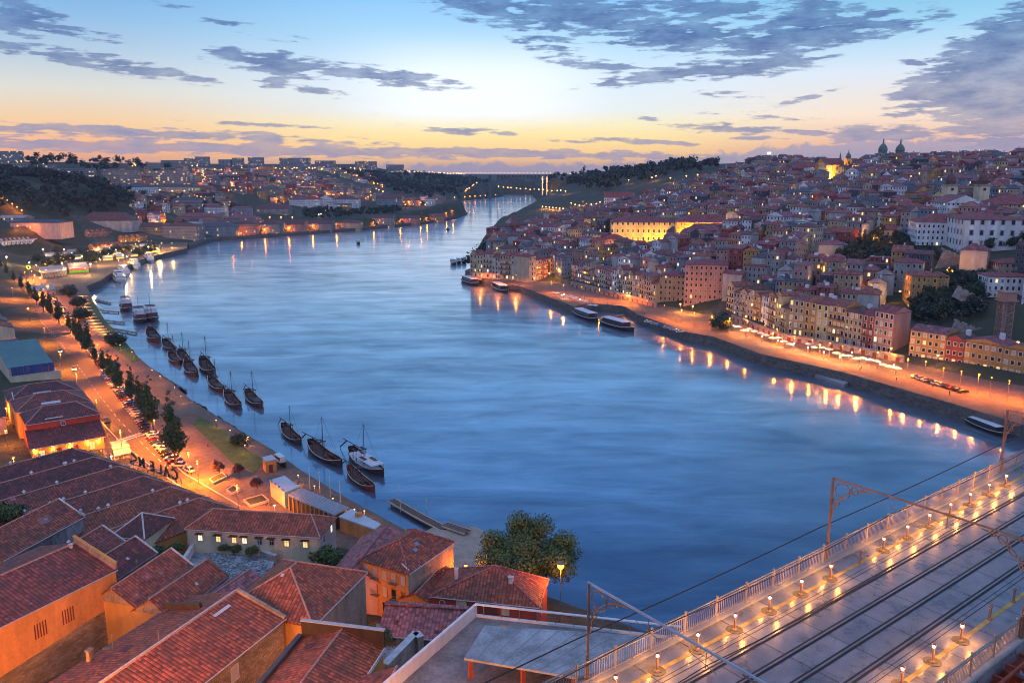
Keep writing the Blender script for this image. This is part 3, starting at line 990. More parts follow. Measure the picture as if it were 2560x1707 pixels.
gp = 'lit bollards along the bridge deck'
ord_ = ['first', 'second', 'third', 'fourth', 'fifth', 'sixth', 'seventh', 'eighth', 'ninth', 'tenth', 'eleventh', 'twelfth', 'thirteenth', 'fourteenth', 'fifteenth', 'sixteenth', 'seventeenth', 'eighteenth', 'nineteenth', 'twentieth']
for i, (u, v) in enumerate(K1):
 p = W(u, v, 60.95)
 put_bollard(True, (p - BO).dot(BD), 1.02, '%s glowing bollard lamp from the terrace end, in the row beside the river railing' % ord_[i], gp)
for i, (u, v) in enumerate(K2):
 p = W(u, v, 60.95)
 put_bollard(True, (p - BO).dot(BD), 8.22, '%s glowing bollard lamp from the bottom edge, in the row beside the red truss' % ord_[i], gp)
for (u, v, n, lb) in ((2184, 1383, 1.02, 'unlit iron bollard standing in the gap between lit bollards by the river railing'), (2463, 1501, 8.22, 'unlit iron bollard just past the lit row by the red truss'), (2521, 1458, 8.22, 'unlit iron bollard behind the rusty mast on the truss side')):
 p = W(u, v, 60.9)
 put_bollard(False, (p - BO).dot(BD), n, lb, 'unlit bollards on the bridge')
# ------------------------------------------------------------------ house kit
V3 = Vector
ZU = Vector((0, 0, 1))
M['gutter'] = plain('zinc_gutter', (.42, .44, .47), .45, .2, 1.5)
M['cap_white'] = plain('white_mortar_cap', (.55, .54, .54), .8, .25, 1.2)
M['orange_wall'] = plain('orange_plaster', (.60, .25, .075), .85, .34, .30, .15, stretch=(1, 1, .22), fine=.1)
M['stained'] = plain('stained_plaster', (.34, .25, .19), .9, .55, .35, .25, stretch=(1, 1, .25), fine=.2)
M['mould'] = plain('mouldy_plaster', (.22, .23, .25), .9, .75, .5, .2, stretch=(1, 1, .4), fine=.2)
M['pink_wall'] = plain('pink_plaster', (.50, .36, .34), .85, .25, .4)
M['red_wall'] = plain('red_plaster', (.36, .055, .035), .8, .25, .4)
M['grey_wall'] = plain('grey_plaster', (.40, .40, .41), .85, .25, .4)
M['blue_wall'] = plain('blue_grey_plaster', (.30, .36, .42), .85, .25, .4)
M['shutter'] = plain('pale_shutter', (.50, .42, .38), .6, .15, 2)
M['door_red'] = plain('dark_red_door', (.16, .03, .025), .5, .2, 2)
M['dark_roof'] = plain('slate_roof', (.06, .065, .075), .6, .3, .5)
M['metal_roof'] = plain('pale_sheet_roof', (.46, .50, .54), .5, .15, .25, fine=.05)

ALLB = []

class Bld:
 """a building with a rectangular plan: corner c0, unit vectors ux, uy; wall foot zb, eave ze, ridge zr"""

 def __init__(s, name, label, cat, c0, ux, uy, L, Wd, zb, ze, zr, kind, wall, roof, over=.3, h1=None, h2=None, cap='ridge', group=None, wallmat2=None, thick=.22, gutter=True):
  s.c0, s.ux, s.uy, s.L, s.Wd, s.zb, s.ze, s.zr = V3((c0[0], c0[1], 0)), V3((ux[0], ux[1], 0)).normalized(), V3((uy[0], uy[1], 0)).normalized(), L, Wd, zb, ze, zr
  s.kind = kind
  ALLB.append(s)
  s.name = name
  ctr = s.c0 + s.ux * L / 2 + s.uy * Wd / 2
  s.t = thing(name, label, cat, (ctr.x, ctr.y, zb), 0, group)
  P = s.P
  wm = MB()
  g2 = kind == 'gable'
  hs = ze
  wm.poly([P(0, 0, zb), P(L, 0, zb), P(L, 0, ze), P(0, 0, ze)])
  hb = zr if kind == 'shed' else ze
  wm.poly([P(L, Wd, zb), P(0, Wd, zb), P(0, Wd, hb), P(L, Wd, hb)])
  if g2:
   wm.poly([P(L, 0, zb), P(L, Wd, zb), P(L, Wd, ze), P(L, Wd / 2, zr), P(L, 0, ze)])
   wm.poly([P(0, Wd, zb), P(0, 0, zb), P(0, 0, ze), P(0, Wd / 2, zr), P(0, Wd, ze)])
  elif kind == 'shed':
   wm.poly([P(L, 0, zb), P(L, Wd, zb), P(L, Wd, zr), P(L, 0, ze)])
   wm.poly([P(0, Wd, zb), P(0, 0, zb), P(0, 0, ze), P(0, Wd, zr)])
  else:
   wm.poly([P(L, 0, zb), P(L, Wd, zb), P(L, Wd, ze), P(L, 0, ze)])
   wm.poly([P(0, Wd, zb), P(0, 0, zb), P(0, 0, ze), P(0, Wd, ze)])
  s.wall = wm.build('wall', M[wall], s.t)
  rm = MB()
  o = over
  sl = (zr - ze) / (Wd / 2 if kind != 'shed' else Wd)
  zo = ze - sl * o + .05
  zt = zr + .05
  if kind == 'gable':
   F = [[P(-o, -o, zo), P(L + o, -o, zo), P(L + o, Wd / 2, zt), P(-o, Wd / 2, zt)], [P(L + o, Wd + o, zo), P(-o, Wd + o, zo), P(-o, Wd / 2, zt), P(L + o, Wd / 2, zt)]]
  elif kind == 'shed':
   F = [[P(-o, -o, zo), P(L + o, -o, zo), P(L + o, Wd + o, zt + sl * o), P(-o, Wd + o, zt + sl * o)]]
  elif kind == 'flat':
   F = [[P(-o, -o, ze + .05), P(L + o, -o, ze + .05), P(L + o, Wd + o, ze + .05), P(-o, Wd + o, ze + .05)]]
  else:
   h1 = Wd / 2 if h1 is None else h1
   h2 = Wd / 2 if h2 is None else h2
   a, b = P(h1, Wd / 2, zt), P(L - h2, Wd / 2, zt)
   c = [P(-o, -o, zo), P(L + o, -o, zo), P(L + o, Wd + o, zo), P(-o, Wd + o, zo)]
   if abs(L - h1 - h2) < .15:
    F = [[c[0], c[1], a], [c[1], c[2], a], [c[2], c[3], a], [c[3], c[0], a]]
   else:
    F = [[c[0], c[1], b, a], [c[1], c[2], b], [c[2], c[3], a, b], [c[3], c[0], a]]
  for f in F:
   rm.poly(f)
   dn = [p - ZU * thick for p in f]
   rm.poly(dn[::-1])
   n = len(f)
   for i in range(n):
    rm.poly([f[i], dn[i], dn[(i + 1) % n], f[(i + 1) % n]])
  s.roof = rm.build('roof', M[roof], s.t)
  s.faces = F
  if cap and kind in ('gable', 'hip'):
   cm = MB()
   segs = []
   if kind == 'gable':
    segs = [(F[0][2], F[0][3])]
   else:
    segs = [(c[0], a), (c[3], a), (c[1], b), (c[2], b)] + ([(a, b)] if (a - b).length > .1 else [])
   for p, q in segs:
    cm.tube(p + ZU * .02, q + ZU * .02, .16, n=6)
   cm.build('ridge_cap', M[cap], s.roof)
  if gutter and kind != 'flat':
   gm = MB()
   gm.tube(P(-o, -o - .05, zo - .08), P(L + o, -o - .05, zo - .08), .09, n=5)
   gm.build('gutter', M['gutter'], s.roof)

 def P(s, x, y, z):
  return s.c0 + s.ux * x + s.uy * y + ZU * z

 def side(s, k):
  """origin, along, outward for a wall; k: 0 y=0, 1 x=L, 2 y=W, 3 x=0"""
  return [(s.P(0, 0, 0), s.ux, -s.uy, s.L), (s.P(s.L, 0, 0), s.uy, s.ux, s.Wd), (s.P(s.L, s.Wd, 0), -s.ux, s.uy, s.L), (s.P(0, s.Wd, 0), -s.uy, -s.ux, s.Wd)][k]

 def win(s, k, a, z, w, h, pane='glass', frame='white', name='window', balcony=False, bars=True, awn=None):
  o, d, n, _ = s.side(k)
  c = o + d * a + ZU * z
  mb = MB()

  def pl(x0, x1, z0, z1, p0, p1):
   q = [c + d * x0 + n * p0, c + d * x1 + n * p0, c + d * x1 + n * p1, c + d * x0 + n * p1]
   mb.prism([(v.x, v.y) for v in q], z + z0, z + z1)
  fw = .12
  pl(-w / 2 - fw, -w / 2, -h / 2 - fw, h / 2 + fw, .0, .11)
  pl(w / 2, w / 2 + fw, -h / 2 - fw, h / 2 + fw, .0, .11)
  pl(-w / 2, w / 2, h / 2, h / 2 + fw, .0, .11)
  pl(-w / 2, w / 2, -h / 2 - fw, -h / 2, .0, .15)
  if bars and pane in ('glass', 'lit', 'lit_pale'):
   pl(-.03, .03, -h / 2, h / 2, .0, .085)
   pl(-w / 2, w / 2, h * .12, h * .12 + .06, .0, .084)
  f = mb.build(name, M[frame], s.t)
  mb = MB()
  q = [c + d * (-w / 2) + n * .0, c + d * (w / 2) + n * .0, c + d * (w / 2) + n * .065, c + d * (-w / 2) + n * .065]
  mb.prism([(v.x, v.y) for v in q], z - h / 2, z + h / 2)
  mb.build('pane' if name == 'window' else 'leaf', M[pane], f)
  if balcony:
   mb = MB()
   q = [c + d * (-w / 2 - .35) + n * .08, c + d * (w / 2 + .35) + n * .08, c + d * (w / 2 + .35) + n * .62, c + d * (-w / 2 - .35) + n * .62]
   mb.prism([(v.x, v.y) for v in q], z - h / 2 - .14, z - h / 2 - .02)
   b0, b1 = q[3], q[2]
   for zz in (.45, .95):
    mb.beam(b0 + ZU * (zz - h / 2), b1 + ZU * (zz - h / 2), .04, .04)
   k_ = max(3, int((b1 - b0).length / .2))
   for i in range(k_ + 1):
    p = b0.lerp(b1, i / k_) + ZU * (-h / 2)
    mb.tube(p, p + ZU * .95, .015, n=4, cap=False)
   mb.build('balcony', M['iron'], s.t)
  return f

 def chimney(s, x, y, z0, h, w=.6, d=.5, mat='cap_white', cap='dark_roof'):
  c = s.P(x, y, 0)
  yaw = math.atan2(s.ux.y, s.ux.x)
  mb = MB()
  mb.box((c.x, c.y, z0 + h / 2), (w, d, h), yaw)
  mb.box((c.x, c.y, z0 + h + .06), (w + .2, d + .2, .12), yaw)
  return mb.build('chimney', M[mat], s.roof)

 def box_on(s, name, mat, x0, x1, y0, y1, z0, z1, parent=None):
  q = [s.P(x, y, 0) for x, y in ((x0, y0), (x1, y0), (x1, y1), (x0, y1))]
  mb = MB()
  mb.prism([(v.x, v.y) for v in q], z0, z1)
  return mb.build(name, M[mat], parent or s.t)

 def on_slope(s, name, mat, fi, a, b, w, l, t=.08, lift=.02):
  """a flat piece (skylight, sheet, loose board) lying on roof face fi; a along the eave, b up the slope, in metres"""
  f = s.faces[fi]
  d = (f[1] - f[0]).normalized()
  n = d.cross((f[2] - f[1])).normalized()
  if n.z < 0:
   n = -n
  u = n.cross(d)
  if u.z < 0:
   u = -u
  o = f[0] + d * a + u * b + n * lift
  mb = MB()
  q = [o, o + d * w, o + d * w + u * l, o + u * l]
  tp = [p + n * t for p in q]
  mb.poly(tp)
  for i in range(4):
   mb.poly([q[i], q[(i + 1) % 4], tp[(i + 1) % 4], tp[i]])
  return mb.build(name, M[mat], s.roof)

def gable(name, label, A, B, E, zr, ze, zb, wall, roof, E0=None, Apx=True, cat='house', ext=0.0, half=None, **kw):
 """gabled house from its ridge ends (pixels at height zr) and a corner of the visible eave (pixel at ze)"""
 a, b, e = W(*A, zr), W(*B, zr), W(*E, ze)
 d = V3((b.x - a.x, b.y - a.y, 0))
 L = d.length
 d.normalize()
 n = V3((d.y, -d.x, 0))
 hf = half or (e - a).dot(n)
 x1 = max(L, (e - a).dot(d)) if E0 is None else L
 a = a - d * ext
 c0 = a + n * hf
 return Bld(name, label, cat, c0, d, -n, x1 + ext, 2 * hf, zb, ze, zr, 'gable', wall, roof, **kw)

M['sky_light'] = plain('skylight_glass', (.16, .24, .34), .08, .1, .5)
M['sheet'] = plain('corrugated_sheet', (.50, .53, .56), .5, .2, .6)
# --- N1
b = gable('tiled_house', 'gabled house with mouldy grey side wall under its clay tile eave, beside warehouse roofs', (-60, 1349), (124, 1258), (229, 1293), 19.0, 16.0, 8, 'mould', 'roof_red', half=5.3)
mb = MB()
b.box_on('parapet', 'cap_white', b.L - .1, b.L + .35, -.2, b.Wd * .55, 16.2, 16.6)
mb.tube(b.P(b.L + .2, -.3, 16.0), b.P(b.L + .2, b.Wd / 2, 19.1), .2, n=5)
mb.build('verge_cap', M['cap_white'], b.roof)
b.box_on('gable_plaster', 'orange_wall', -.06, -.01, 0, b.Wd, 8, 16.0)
b.on_slope('skylight', 'sky_light', 0, b.L - 6, 3.2, .7, .6)
b.box_on('finial', 'cap_white', b.L - .15, b.L + .2, 0.1, .5, 16.6, 17.5)
# --- N2 .. N5 : the parallel row
rowdat = [((95, 1410), (253, 1315), (302, 1356), 'old tiled house with moss on its slope, next to the mouldy grey wall', 'roof_old'),
          ((242, 1400), (335, 1342), (385, 1383), 'short tiled house with a zinc gutter edge next to green bushes', 'roof_dark'),
          ((309, 1449), (425, 1372), (475, 1417), 'tiled house with white verge beside the blue-grey rubble yard', 'roof_red'),
          ((376, 1495), (512, 1402), (566, 1440), 'tiled house with black mossy edges, overlooking the rubble yard', 'roof_red')]
for i, (A, B_, E_, lb, rf) in enumerate(rowdat):
 hf = [4.25, 4.05, 3.95, 3.5][i]
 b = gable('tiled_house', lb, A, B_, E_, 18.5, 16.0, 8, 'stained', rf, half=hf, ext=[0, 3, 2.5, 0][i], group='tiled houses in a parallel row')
 mb = MB()
 for y0, z0, y1, z1 in ((-.3, 15.85, b.Wd / 2, 18.6),):
  mb.beam(b.P(b.L + .25, y0, z0 + .05), b.P(b.L + .25, y1, z1 + .05), .3, .22)
 mb.build('verge_cap', M['cap_white' if i != 3 else 'darkstone'], b.roof)
 mb = MB()
 mb.beam(b.P(-.1, -.35, 15.85), b.P(b.L, -.35, 15.85), .35, .25)
 mb.build('eave_edge', M['darkstone'], b.roof)
 b.on_slope('skylight' if i == 2 else 'loose_tile', 'sky_light' if i == 2 else 'cap_white', 0, b.L * .6, 2.0, .5, .5, .05)
 if i in (2, 3):
  b.box_on('gable_plaster', 'ochre', -.06, -.01, 0, b.Wd, 8, 15.9)
# --- N11 the reddish corrugated pair
b = gable('tiled_house', 'narrow house with plain pinkish-red ribbed roof next to the big hipped roof', (452, 1540), (623, 1424), (680, 1470), 17.6, 16.0, 9, 'ochre', 'roof_pink', half=3.0)
# --- N6 the orange wall
c0 = W(0, 1566, 20)
c1 = W(289, 1424, 20)
d = (c1 - c0).normalized()
nn = V3((d.y, -d.x, 0))
L6 = (c1 - c0).length + 14
b = Bld('orange_house', 'large house with orange plaster side wall pierced by two groups of slit vents', 'house', c0 - d * 14, d, -nn, L6, 18.5, 6, 20, 22.6, 'gable', 'orange_wall', 'roof_old', over=.2, gutter=True)
for (u, v) in ((102, 1573), (170, 1537)):
 p = W(u, v, 18)
 best = min((abs((W(u, v, z) - c0).dot(nn)), z) for z in [12 + .1 * i for i in range(80)])
 zc = best[1]
 p = W(u, v, zc)
 a0 = (p - b.P(0, 0, 0)).dot(d)
 mb = MB()
 for k in range(5):
  q = [b.P(a0 + (k - 2) * .42 + x, y, 0) for x, y in ((-.09, -.03), (.09, -.03), (.09, .02), (-.09, .02))]
  mb.prism([(w.x, w.y) for w in q], zc - 1.15, zc + 1.15)
 mb.build('slit_vent', M['door_red'], b.t)
mb = MB()
mb.poly([b.P(0, -.04, 6), b.P(L6, -.04, 6), b.P(L6, -.04, 14.6), b.P(0, -.04, 11.5)])
mb.build('rubble_base', M['rubble'], b.t)
mb = MB()
mb.beam(b.P(L6 + .1, -.1, 20.6), b.P(L6 + .1, 9.6, 23.2), .35, 1.1)
mb.build('parapet', M['stained'], b.t)
mb = MB()
mb.beam(b.P(L6 + .1, -.15, 21.22), b.P(L6 + .1, 9.6, 23.82), .5, .14)
mb.build('parapet_cap', M['ochre'], b.t)
b.on_slope('skylight', 'sky_light', 0, 9.5, 3.6, .6, .6)
b.chimney(L6 - 1.2, 8.6, 22.2, .8, .4, .4, 'cap_white')
# --- N8
b8 = gable('tiled_house', 'long red tiled house with white gutter line and a shuttered window in its stone wall', (223, 1728), (528, 1520), (702, 1544), 22.0, 19.5, 8, 'ochre', 'roof_orange', half=8.2, ext=6)
mb = MB()
mb.tube(b8.P(-.2, b8.Wd / 2 + .1, 22.15), b8.P(b8.L, b8.Wd / 2 + .1, 22.15), .17, n=6)
mb.build('ridge_gutter', M['gutter'], b8.roof)
mb = MB()
mb.beam(b8.P(b8.L + .2, -.2, 19.6), b8.P(b8.L + .2, b8.Wd / 2, 22.2), .55, .5)
mb.build('parapet', M['stained'], b8.t)
b8.box_on('stone_face', 'rubble', 0, b8.L, -.05, -.004, 8, 19.1)
p = W(572, 1672, 17.6)
a0 = (p - b8.P(0, 0, 0)).dot(b8.ux)
b8.win(0, a0, 17.3, 1.3, 2.0, 'shutter', 'cap_white')
b8.win(0, a0 - 7, 17.3, 1.3, 2.0, 'shutter', 'cap_white')
b8.on_slope('loose_sheet', 'sheet', 0, b8.L - 5.8, 7.2, 3.2, .5, .05)
b8.on_slope('patched_tiles', 'roof_orange', 0, b8.L - 6.0, 3.4, 2.2, 1.6, .06)
# --- N7 low roof between the orange wall and N8's ridge
c0 = W(253, 1705, 21.6)
c1 = W(528, 1520, 21.6)
d = (c1 - c0).normalized()
nn = V3((d.y, -d.x, 0))
w7 = 9.6
b = Bld('low_roof_house', 'low roof of patched tiles with loose white sheets, squeezed beneath the orange wall', 'house', c0 - nn * (w7 + .4) - d * 8, d, nn, 26.5, w7, 8, 18.6, 21.2, 'shed', 'stained', 'roof_red', gutter=False, over=.1)
b.faces = b.faces
b.on_slope('loose_sheet', 'sheet', 0, 22.6, 5.0, 1.9, 1.5, .05)
b.on_slope('loose_sheet', 'sheet', 0, 20.6, 5.3, 1.8, .7, .05)
b.on_slope('loose_sheet', 'sheet', 0, 23.6, 6.9, 1.7, .5, .05)
b.on_slope('loose_sheet', 'sheet', 0, 12.5, 6.2, 3.2, .5, .05)
mb = MB()
mb.beam(b.P(16.6, .2, 18.75), b.P(16.6, 7.0, 20.6), .5, .3)
mb.build('roof_joint', M['darkstone'], b.roof)
mb = MB()
mb.beam(b.P(26.6, 1.0, 20.0), b.P(26.6, 8.0, 21.6), .5, .8)
mb.build('parapet', M['wood_dark'], b.t)
b.chimney(13.6, 1.3, 18.6, 1.9, .7, .6, 'stained')
# --- N9 big hipped house
c0, c1, c2 = W(558, 1520, 19), W(781, 1560, 19), W(930, 1432, 19)
d = V3((c1.x - c0.x, c1.y - c0.y, 0))
L9 = d.length
d.normalize()
nn = V3((-d.y, d.x, 0))
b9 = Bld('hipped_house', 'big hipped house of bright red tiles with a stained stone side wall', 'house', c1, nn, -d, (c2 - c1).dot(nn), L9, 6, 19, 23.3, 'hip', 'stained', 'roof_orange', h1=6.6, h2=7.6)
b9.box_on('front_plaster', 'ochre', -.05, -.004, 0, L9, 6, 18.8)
b9.win(3, 4.1, 16.4, 1.5, 2.2, 'cream', 'ochre')
b9.win(3, 9.4, 16.4, 1.5, 2.2, 'shutter', 'ochre')
b9.on_slope('loose_tile', 'cap_white', 3, 6.8, 6.6, .5, .5, .06)
# --- N10 bottom centre
b10 = gable('tiled_house', 'orange tiled house with dark parapets at the bottom edge, nearest to the terrace', (715, 1756), (825, 1612), (950, 1618), 23.0, 21.0, 9, 'ochre', 'roof_orange', half=5.6, ext=4)
b10.box_on('parapet', 'wood_dark', b10.L - .1, b10.L + .35, -.2, b10.Wd + .2, 20.6, 23.5)
b10.box_on('parapet_cap', 'gutter', b10.L - .18, b10.L + .43, -.3, b10.Wd + .3, 23.5, 23.62)
b10.box_on('side_gutter', 'dark_roof', 0, b10.L, b10.Wd + .1, b10.Wd + .75, 20.6, 21.6)
mb = MB()
mb.tube(b10.P(0, -.25, 21.05), b10.P(b10.L, -.25, 21.05), .1, n=6)
mb.build('verge_pipe', M['cap_white'], b10.roof)
# --- N12 long building with lit windows
c0, c1, c2 = W(466, 1319, 14), W(798, 1340, 14), W(853, 1297, 14)
d = V3((c1.x - c0.x, c1.y - c0.y, 0))
L12 = d.length
d.normalize()
nn = V3((-d.y, d.x, 0))
b12 = Bld('long_house', 'long low building with dark red tiles and a row of small lit windows', 'house', c0, d, nn, L12, 8.6, 7.5, 14, 16.3, 'hip', 'cream', 'roof_pink' if 0 else 'roof_red', h1=3.6, h2=3.2)
for k, (u, lit) in enumerate([(500, 'lit_pale'), (546, 'lit'), (586, 'lit'), (612, 'lit_pale'), (650, 'glass'), (680, 'glass'), (717, 'lit'), (763, 'lit')]):
 a0 = (u - 466) / 332 * L12
 b12.win(0, a0, 12.2, .85, 1.25, lit, 'cap_white')
 mb = MB()
 mb.beam(b12.P(a0 - .8, -.45, 13.1), b12.P(a0 + .8, -.45, 13.1), .9, .08)
 mb.build('awning', M['wood_dark'], b12.t)
for (a0, z, mt) in ((2.2, 12.4, 'glass'), (6.2, 12.8, 'lit_pale')):
 b12.win(1, a0, z, .9, 1.4, mt, 'cap_white')
b12.box_on('end_plaster', 'pink_wall', L12 + .004, L12 + .05, 0, 8.6, 7.5, 13.8)
mb = MB()
for a0 in (.1, L12 * .55, L12 - .2):
 mb.tube(b12.P(a0, -.15, 7.5), b12.P(a0, -.15, 13.8), .06, n=5)
mb.build('downpipe', M['gutter'], b12.t)
# --- N13 small hip house
c0, c1, c2 = W(282, 1337, 14), W(360, 1344, 14), W(436, 1296, 14)
d = V3((c1.x - c0.x, c1.y - c0.y, 0))
L13 = d.length
d.normalize()
nn = V3((-d.y, d.x, 0))
b = Bld('small_house', 'small house with pointed tiled roof and cream side wall, beside the long lit building', 'house', c0, d, nn, L13, 9.2, 7.5, 14, 16.8, 'hip', 'cream', 'roof_dark', h1=L13 / 2, h2=L13 / 2, cap='cap_white')
# --- N16 the house with orange timber front
c0, c1, c2 = W(917, 1386, 16), W(1021, 1431, 16), W(1133, 1353, 16)
d = V3((c2.x - c1.x, c2.y - c1.y, 0))
L16 = d.length
d.normalize()
nn = V3((-d.y, d.x, 0))
w16 = abs((c0 - c1).dot(nn))
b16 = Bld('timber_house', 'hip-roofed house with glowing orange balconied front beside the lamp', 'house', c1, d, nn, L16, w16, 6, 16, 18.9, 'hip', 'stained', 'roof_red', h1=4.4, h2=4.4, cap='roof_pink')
for r_, z in enumerate((14.2, 11.2, 8.2)):
 for k in range(5):
  b16.win(3, 1.2 + k * (w16 - 2.4) / 4, z, .95, 1.9, ['shutter', 'glass', 'door_red'][(k + r_) % 3] if r_ else 'shutter', 'ochre', balcony=(k in (1, 3) and r_ < 2), bars=False)
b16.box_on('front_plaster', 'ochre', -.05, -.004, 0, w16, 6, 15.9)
b16.on_slope('skylight', 'sky_light', 0, 5.0, 2.6, .9, .8)
b16.on_slope('skylight', 'sky_light', 0, 6.4, 3.4, .9, .8)
b16.on_slope('ridge_plank', 'cap_white', 0, .6, .6, .25, 1.7)
# --- N17 red house
c0, c1, c2 = W(1078, 1485, 13), W(1298, 1508, 13), W(1378, 1457, 13)
d = V3((c1.x - c0.x, c1.y - c0.y, 0))
L17 = d.length
d.normalize()
nn = V3((-d.y, d.x, 0))
b17 = Bld('red_house', 'dark red house with broad tiled roof and two white chimneys below the big round tree', 'house', c0, d, nn, L17 + 3.2, 9.0, 5, 13, 16.9, 'hip', 'red_wall', 'roof_red', h1=10, h2=L17 - 6.8, cap='roof_pink')
b17.chimney(3.4, 3.6, 14.2, 1.9, .55, .5)
b17.chimney(13.0, 2.6, 14.0, 2.1, .7, .6)
b17.win(0, 5.2, 11.6, 1.5, 1.6, 'cream', 'cap_white')
b17.win(0, 12.6, 11.6, 1.1, 1.6, 'cream', 'cap_white')
b17.win(1, 3.0, 11.2, 1.3, 2.2, 'glass', 'cap_white')
mb = MB()
c = b17.P(1.9, -.06, 11.7)
ring(mb, c, .5, .09, b17.ux, ZU, 14)
mb.build('round_window', M['cap_white'], b17.t)
b17b = gable('lean_to_house', 'low red-tiled annex between the orange timber front and the red house', (1040, 1482), (1105, 1410), (1120, 1470), 12.6, 11.2, 5, 'ochre', 'roof_red', half=3.0)
# --- N18 purple-pink roofs behind
b18 = gable('pink_roof_house', 'house with long purple-pink tiled slope between the long lit building and the timber house', (886, 1416), (953, 1334), (986, 1346), 15.0, 12.4, 6, 'pink_wall', 'roof_pink', half=5.2, cap='roof_pink')
b18.on_slope('skylight', 'sky_light', 0, 9.5, 3.0, .9, .9)
b18.on_slope('skylight', 'sky_light', 0, 3.5, 3.6, .9, .9)
b18c = gable('pink_roof_house', 'small pink-roofed house whose gable end touches the quay kiosks', (930, 1335), (1010, 1352), (960, 1372), 13.0, 11.2, 5, 'pink_wall', 'roof_pink', half=3.4, cap='roof_pink')
# --- N19 shed roof below the terrace
c0, c1 = W(967, 1511, 15.5), W(1166, 1524, 15.5)
d = V3((c1.x - c0.x, c1.y - c0.y, 0))
L19 = d.length
d.normalize()
nn = V3((-d.y, d.x, 0))
b = Bld('shed', 'low shed with ribbed purple roof and pale ridge, behind the terrace parapet', 'shed', c0 - nn * 4.6, d, nn, L19, 4.6, 7, 13.2, 15.5, 'shed', 'darkstone', 'roof_pink', over=.25)
mb = MB()
mb.beam(b.P(-.3, 4.75, 15.75), b.P(L19 + .3, 4.75, 15.75), .9, .2)
mb.build('ridge_cap', M['roof_pink'], b.roof)
for a0 in (2.2, 6.5):
 b.box_on('gate_post', 'cap_white', a0 - .3, a0 + .3, -1.9, -1.3, 7, 11.4)

# ------------------------------------------------------------------ Calem warehouses: parallel tiled sheds with the roof sign
O = W(215, 1126, 11.6)
E1 = W(599, 1274, 11.6)
ax = V3((E1.x - O.x, E1.y - O.y, 0))
LF = ax.length
ax.normalize()
bx = V3((ax.y, -ax.x, 0))
NS = 6
wS = LF / NS
wl = ['darkest mossy long shed of the riverside warehouse, farthest along the road', 'mossy brown warehouse shed under the left end of the sign letters', 'warehouse shed with white roof vents behind the middle of the sign letters', 'warehouse shed under the right end of the sign letters',
      'bright red warehouse shed with one small skylight, just past the sign', 'red warehouse shed partly hidden behind the long lit building']
sheds = []
for k in range(NS):
 b = Bld('warehouse', wl[k], 'warehouse', O + ax * (wS * k), -bx * -1.0, ax, 58.0, wS, 4, 11.6, 14.9, 'hip', 'ochre', ['roof_dark', 'roof_dark', 'roof_old', 'roof_old', 'roof_red', 'roof_red'][k], over=.12, group='parallel wine warehouse sheds', gutter=False, h1=wS * .55, h2=.02)
 sheds.append(b)
 random.seed(50 + k)
 for j in range(5):
  if k in (0, 5) and j > 2:
   continue
  x = random.uniform(6, 34)
  mb = MB()
  c = b.P(x, wS / 2 + .02, 14.9)
  mb.lathe(c, [(.22, 0), (.22, .5), (.42, .55), (.06, .95)], 8)
  mb.build('roof_vent', M['cap_white'], b.roof)
 for j in range(1 if k not in (1, 3) else 3):
  x = random.uniform(10, 40)
  b.on_slope('skylight', 'sky_light', 1 if j % 2 else 0, x, 2.0 + j * .5, 1.3, .9)
cur = bpy.data.curves.new('sign_text', 'FONT')
sg = thing('roof_sign', 'dark standing letters of the warehouse roof sign, seen mirrored from behind above the road', 'sign', O + ax * 22 + ZU * 12)
sL = V3(W(330, 1188, 12.6)), V3(W(446, 1216, 12.6))
mb = MB()
s0, s1 = -bx * .0 + O + ax * 20.0 + bx * -.4, O + ax * 42 + bx * -.4
for z in (12.6, 13.5):
 mb.beam(V3((s0.x, s0.y, z)), V3((s1.x, s1.y, z)), .12, .12)
for i in range(12):
 p = s0.lerp(s1, i / 11)
 mb.tube(V3((p.x, p.y, 11.6)), V3((p.x, p.y, 13.6)), .05, n=4)
mb.build('sign_frame', M['iron'], sg)

def text_mesh(txt, size, depth):
 cu = bpy.data.curves.new('letter_shape', 'FONT')
 cu.body = txt
 cu.size = size
 cu.extrude = depth
 cu.offset = .03
 ob = bpy.data.objects.new('letter_shape', cu)
 COL.objects.link(ob)
 dg = bpy.context.evaluated_depsgraph_get()
 me_ = bpy.data.meshes.new_from_object(ob.evaluated_get(dg))
 bpy.data.objects.remove(ob)
 return me_

pos_l = [('C', 39.4), ('A', 36.0), ('L', 33.0), ('E', 29.8), ('M', 25.8)]
yawL = math.atan2(-ax.y, -ax.x)
for ch, s_ in pos_l:
 me_ = text_mesh(ch, 3.6, .12)
 me_.materials.clear()
 me_.materials.append(M['wood_dark'])
 o = bpy.data.objects.new('sign_letter', me_)
 p = O + ax * s_ + bx * -.55
 o.parent = sg
 o.location = V3((p.x + ax.x * 1.1, p.y + ax.y * 1.1, 12.6)) - V3(sg.location)
 o.rotation_euler = (math.pi / 2, 0, yawL)
 COL.objects.link(o)
mb = MB()
p = O + ax * 21.8 + bx * -.55
for i in range(14):
 t0, t1 = i / 14, (i + 1) / 14
 f_ = lambda t: V3((p.x, p.y, 13.9)) + ax * (1.5 * math.sin(t * 4.9 - .6)) + ZU * (1.3 - 2.4 * t)
 mb.beam(f_(t0), f_(t1), .22, .42)
mb.build('sign_emblem', M['wood_dark'], sg)

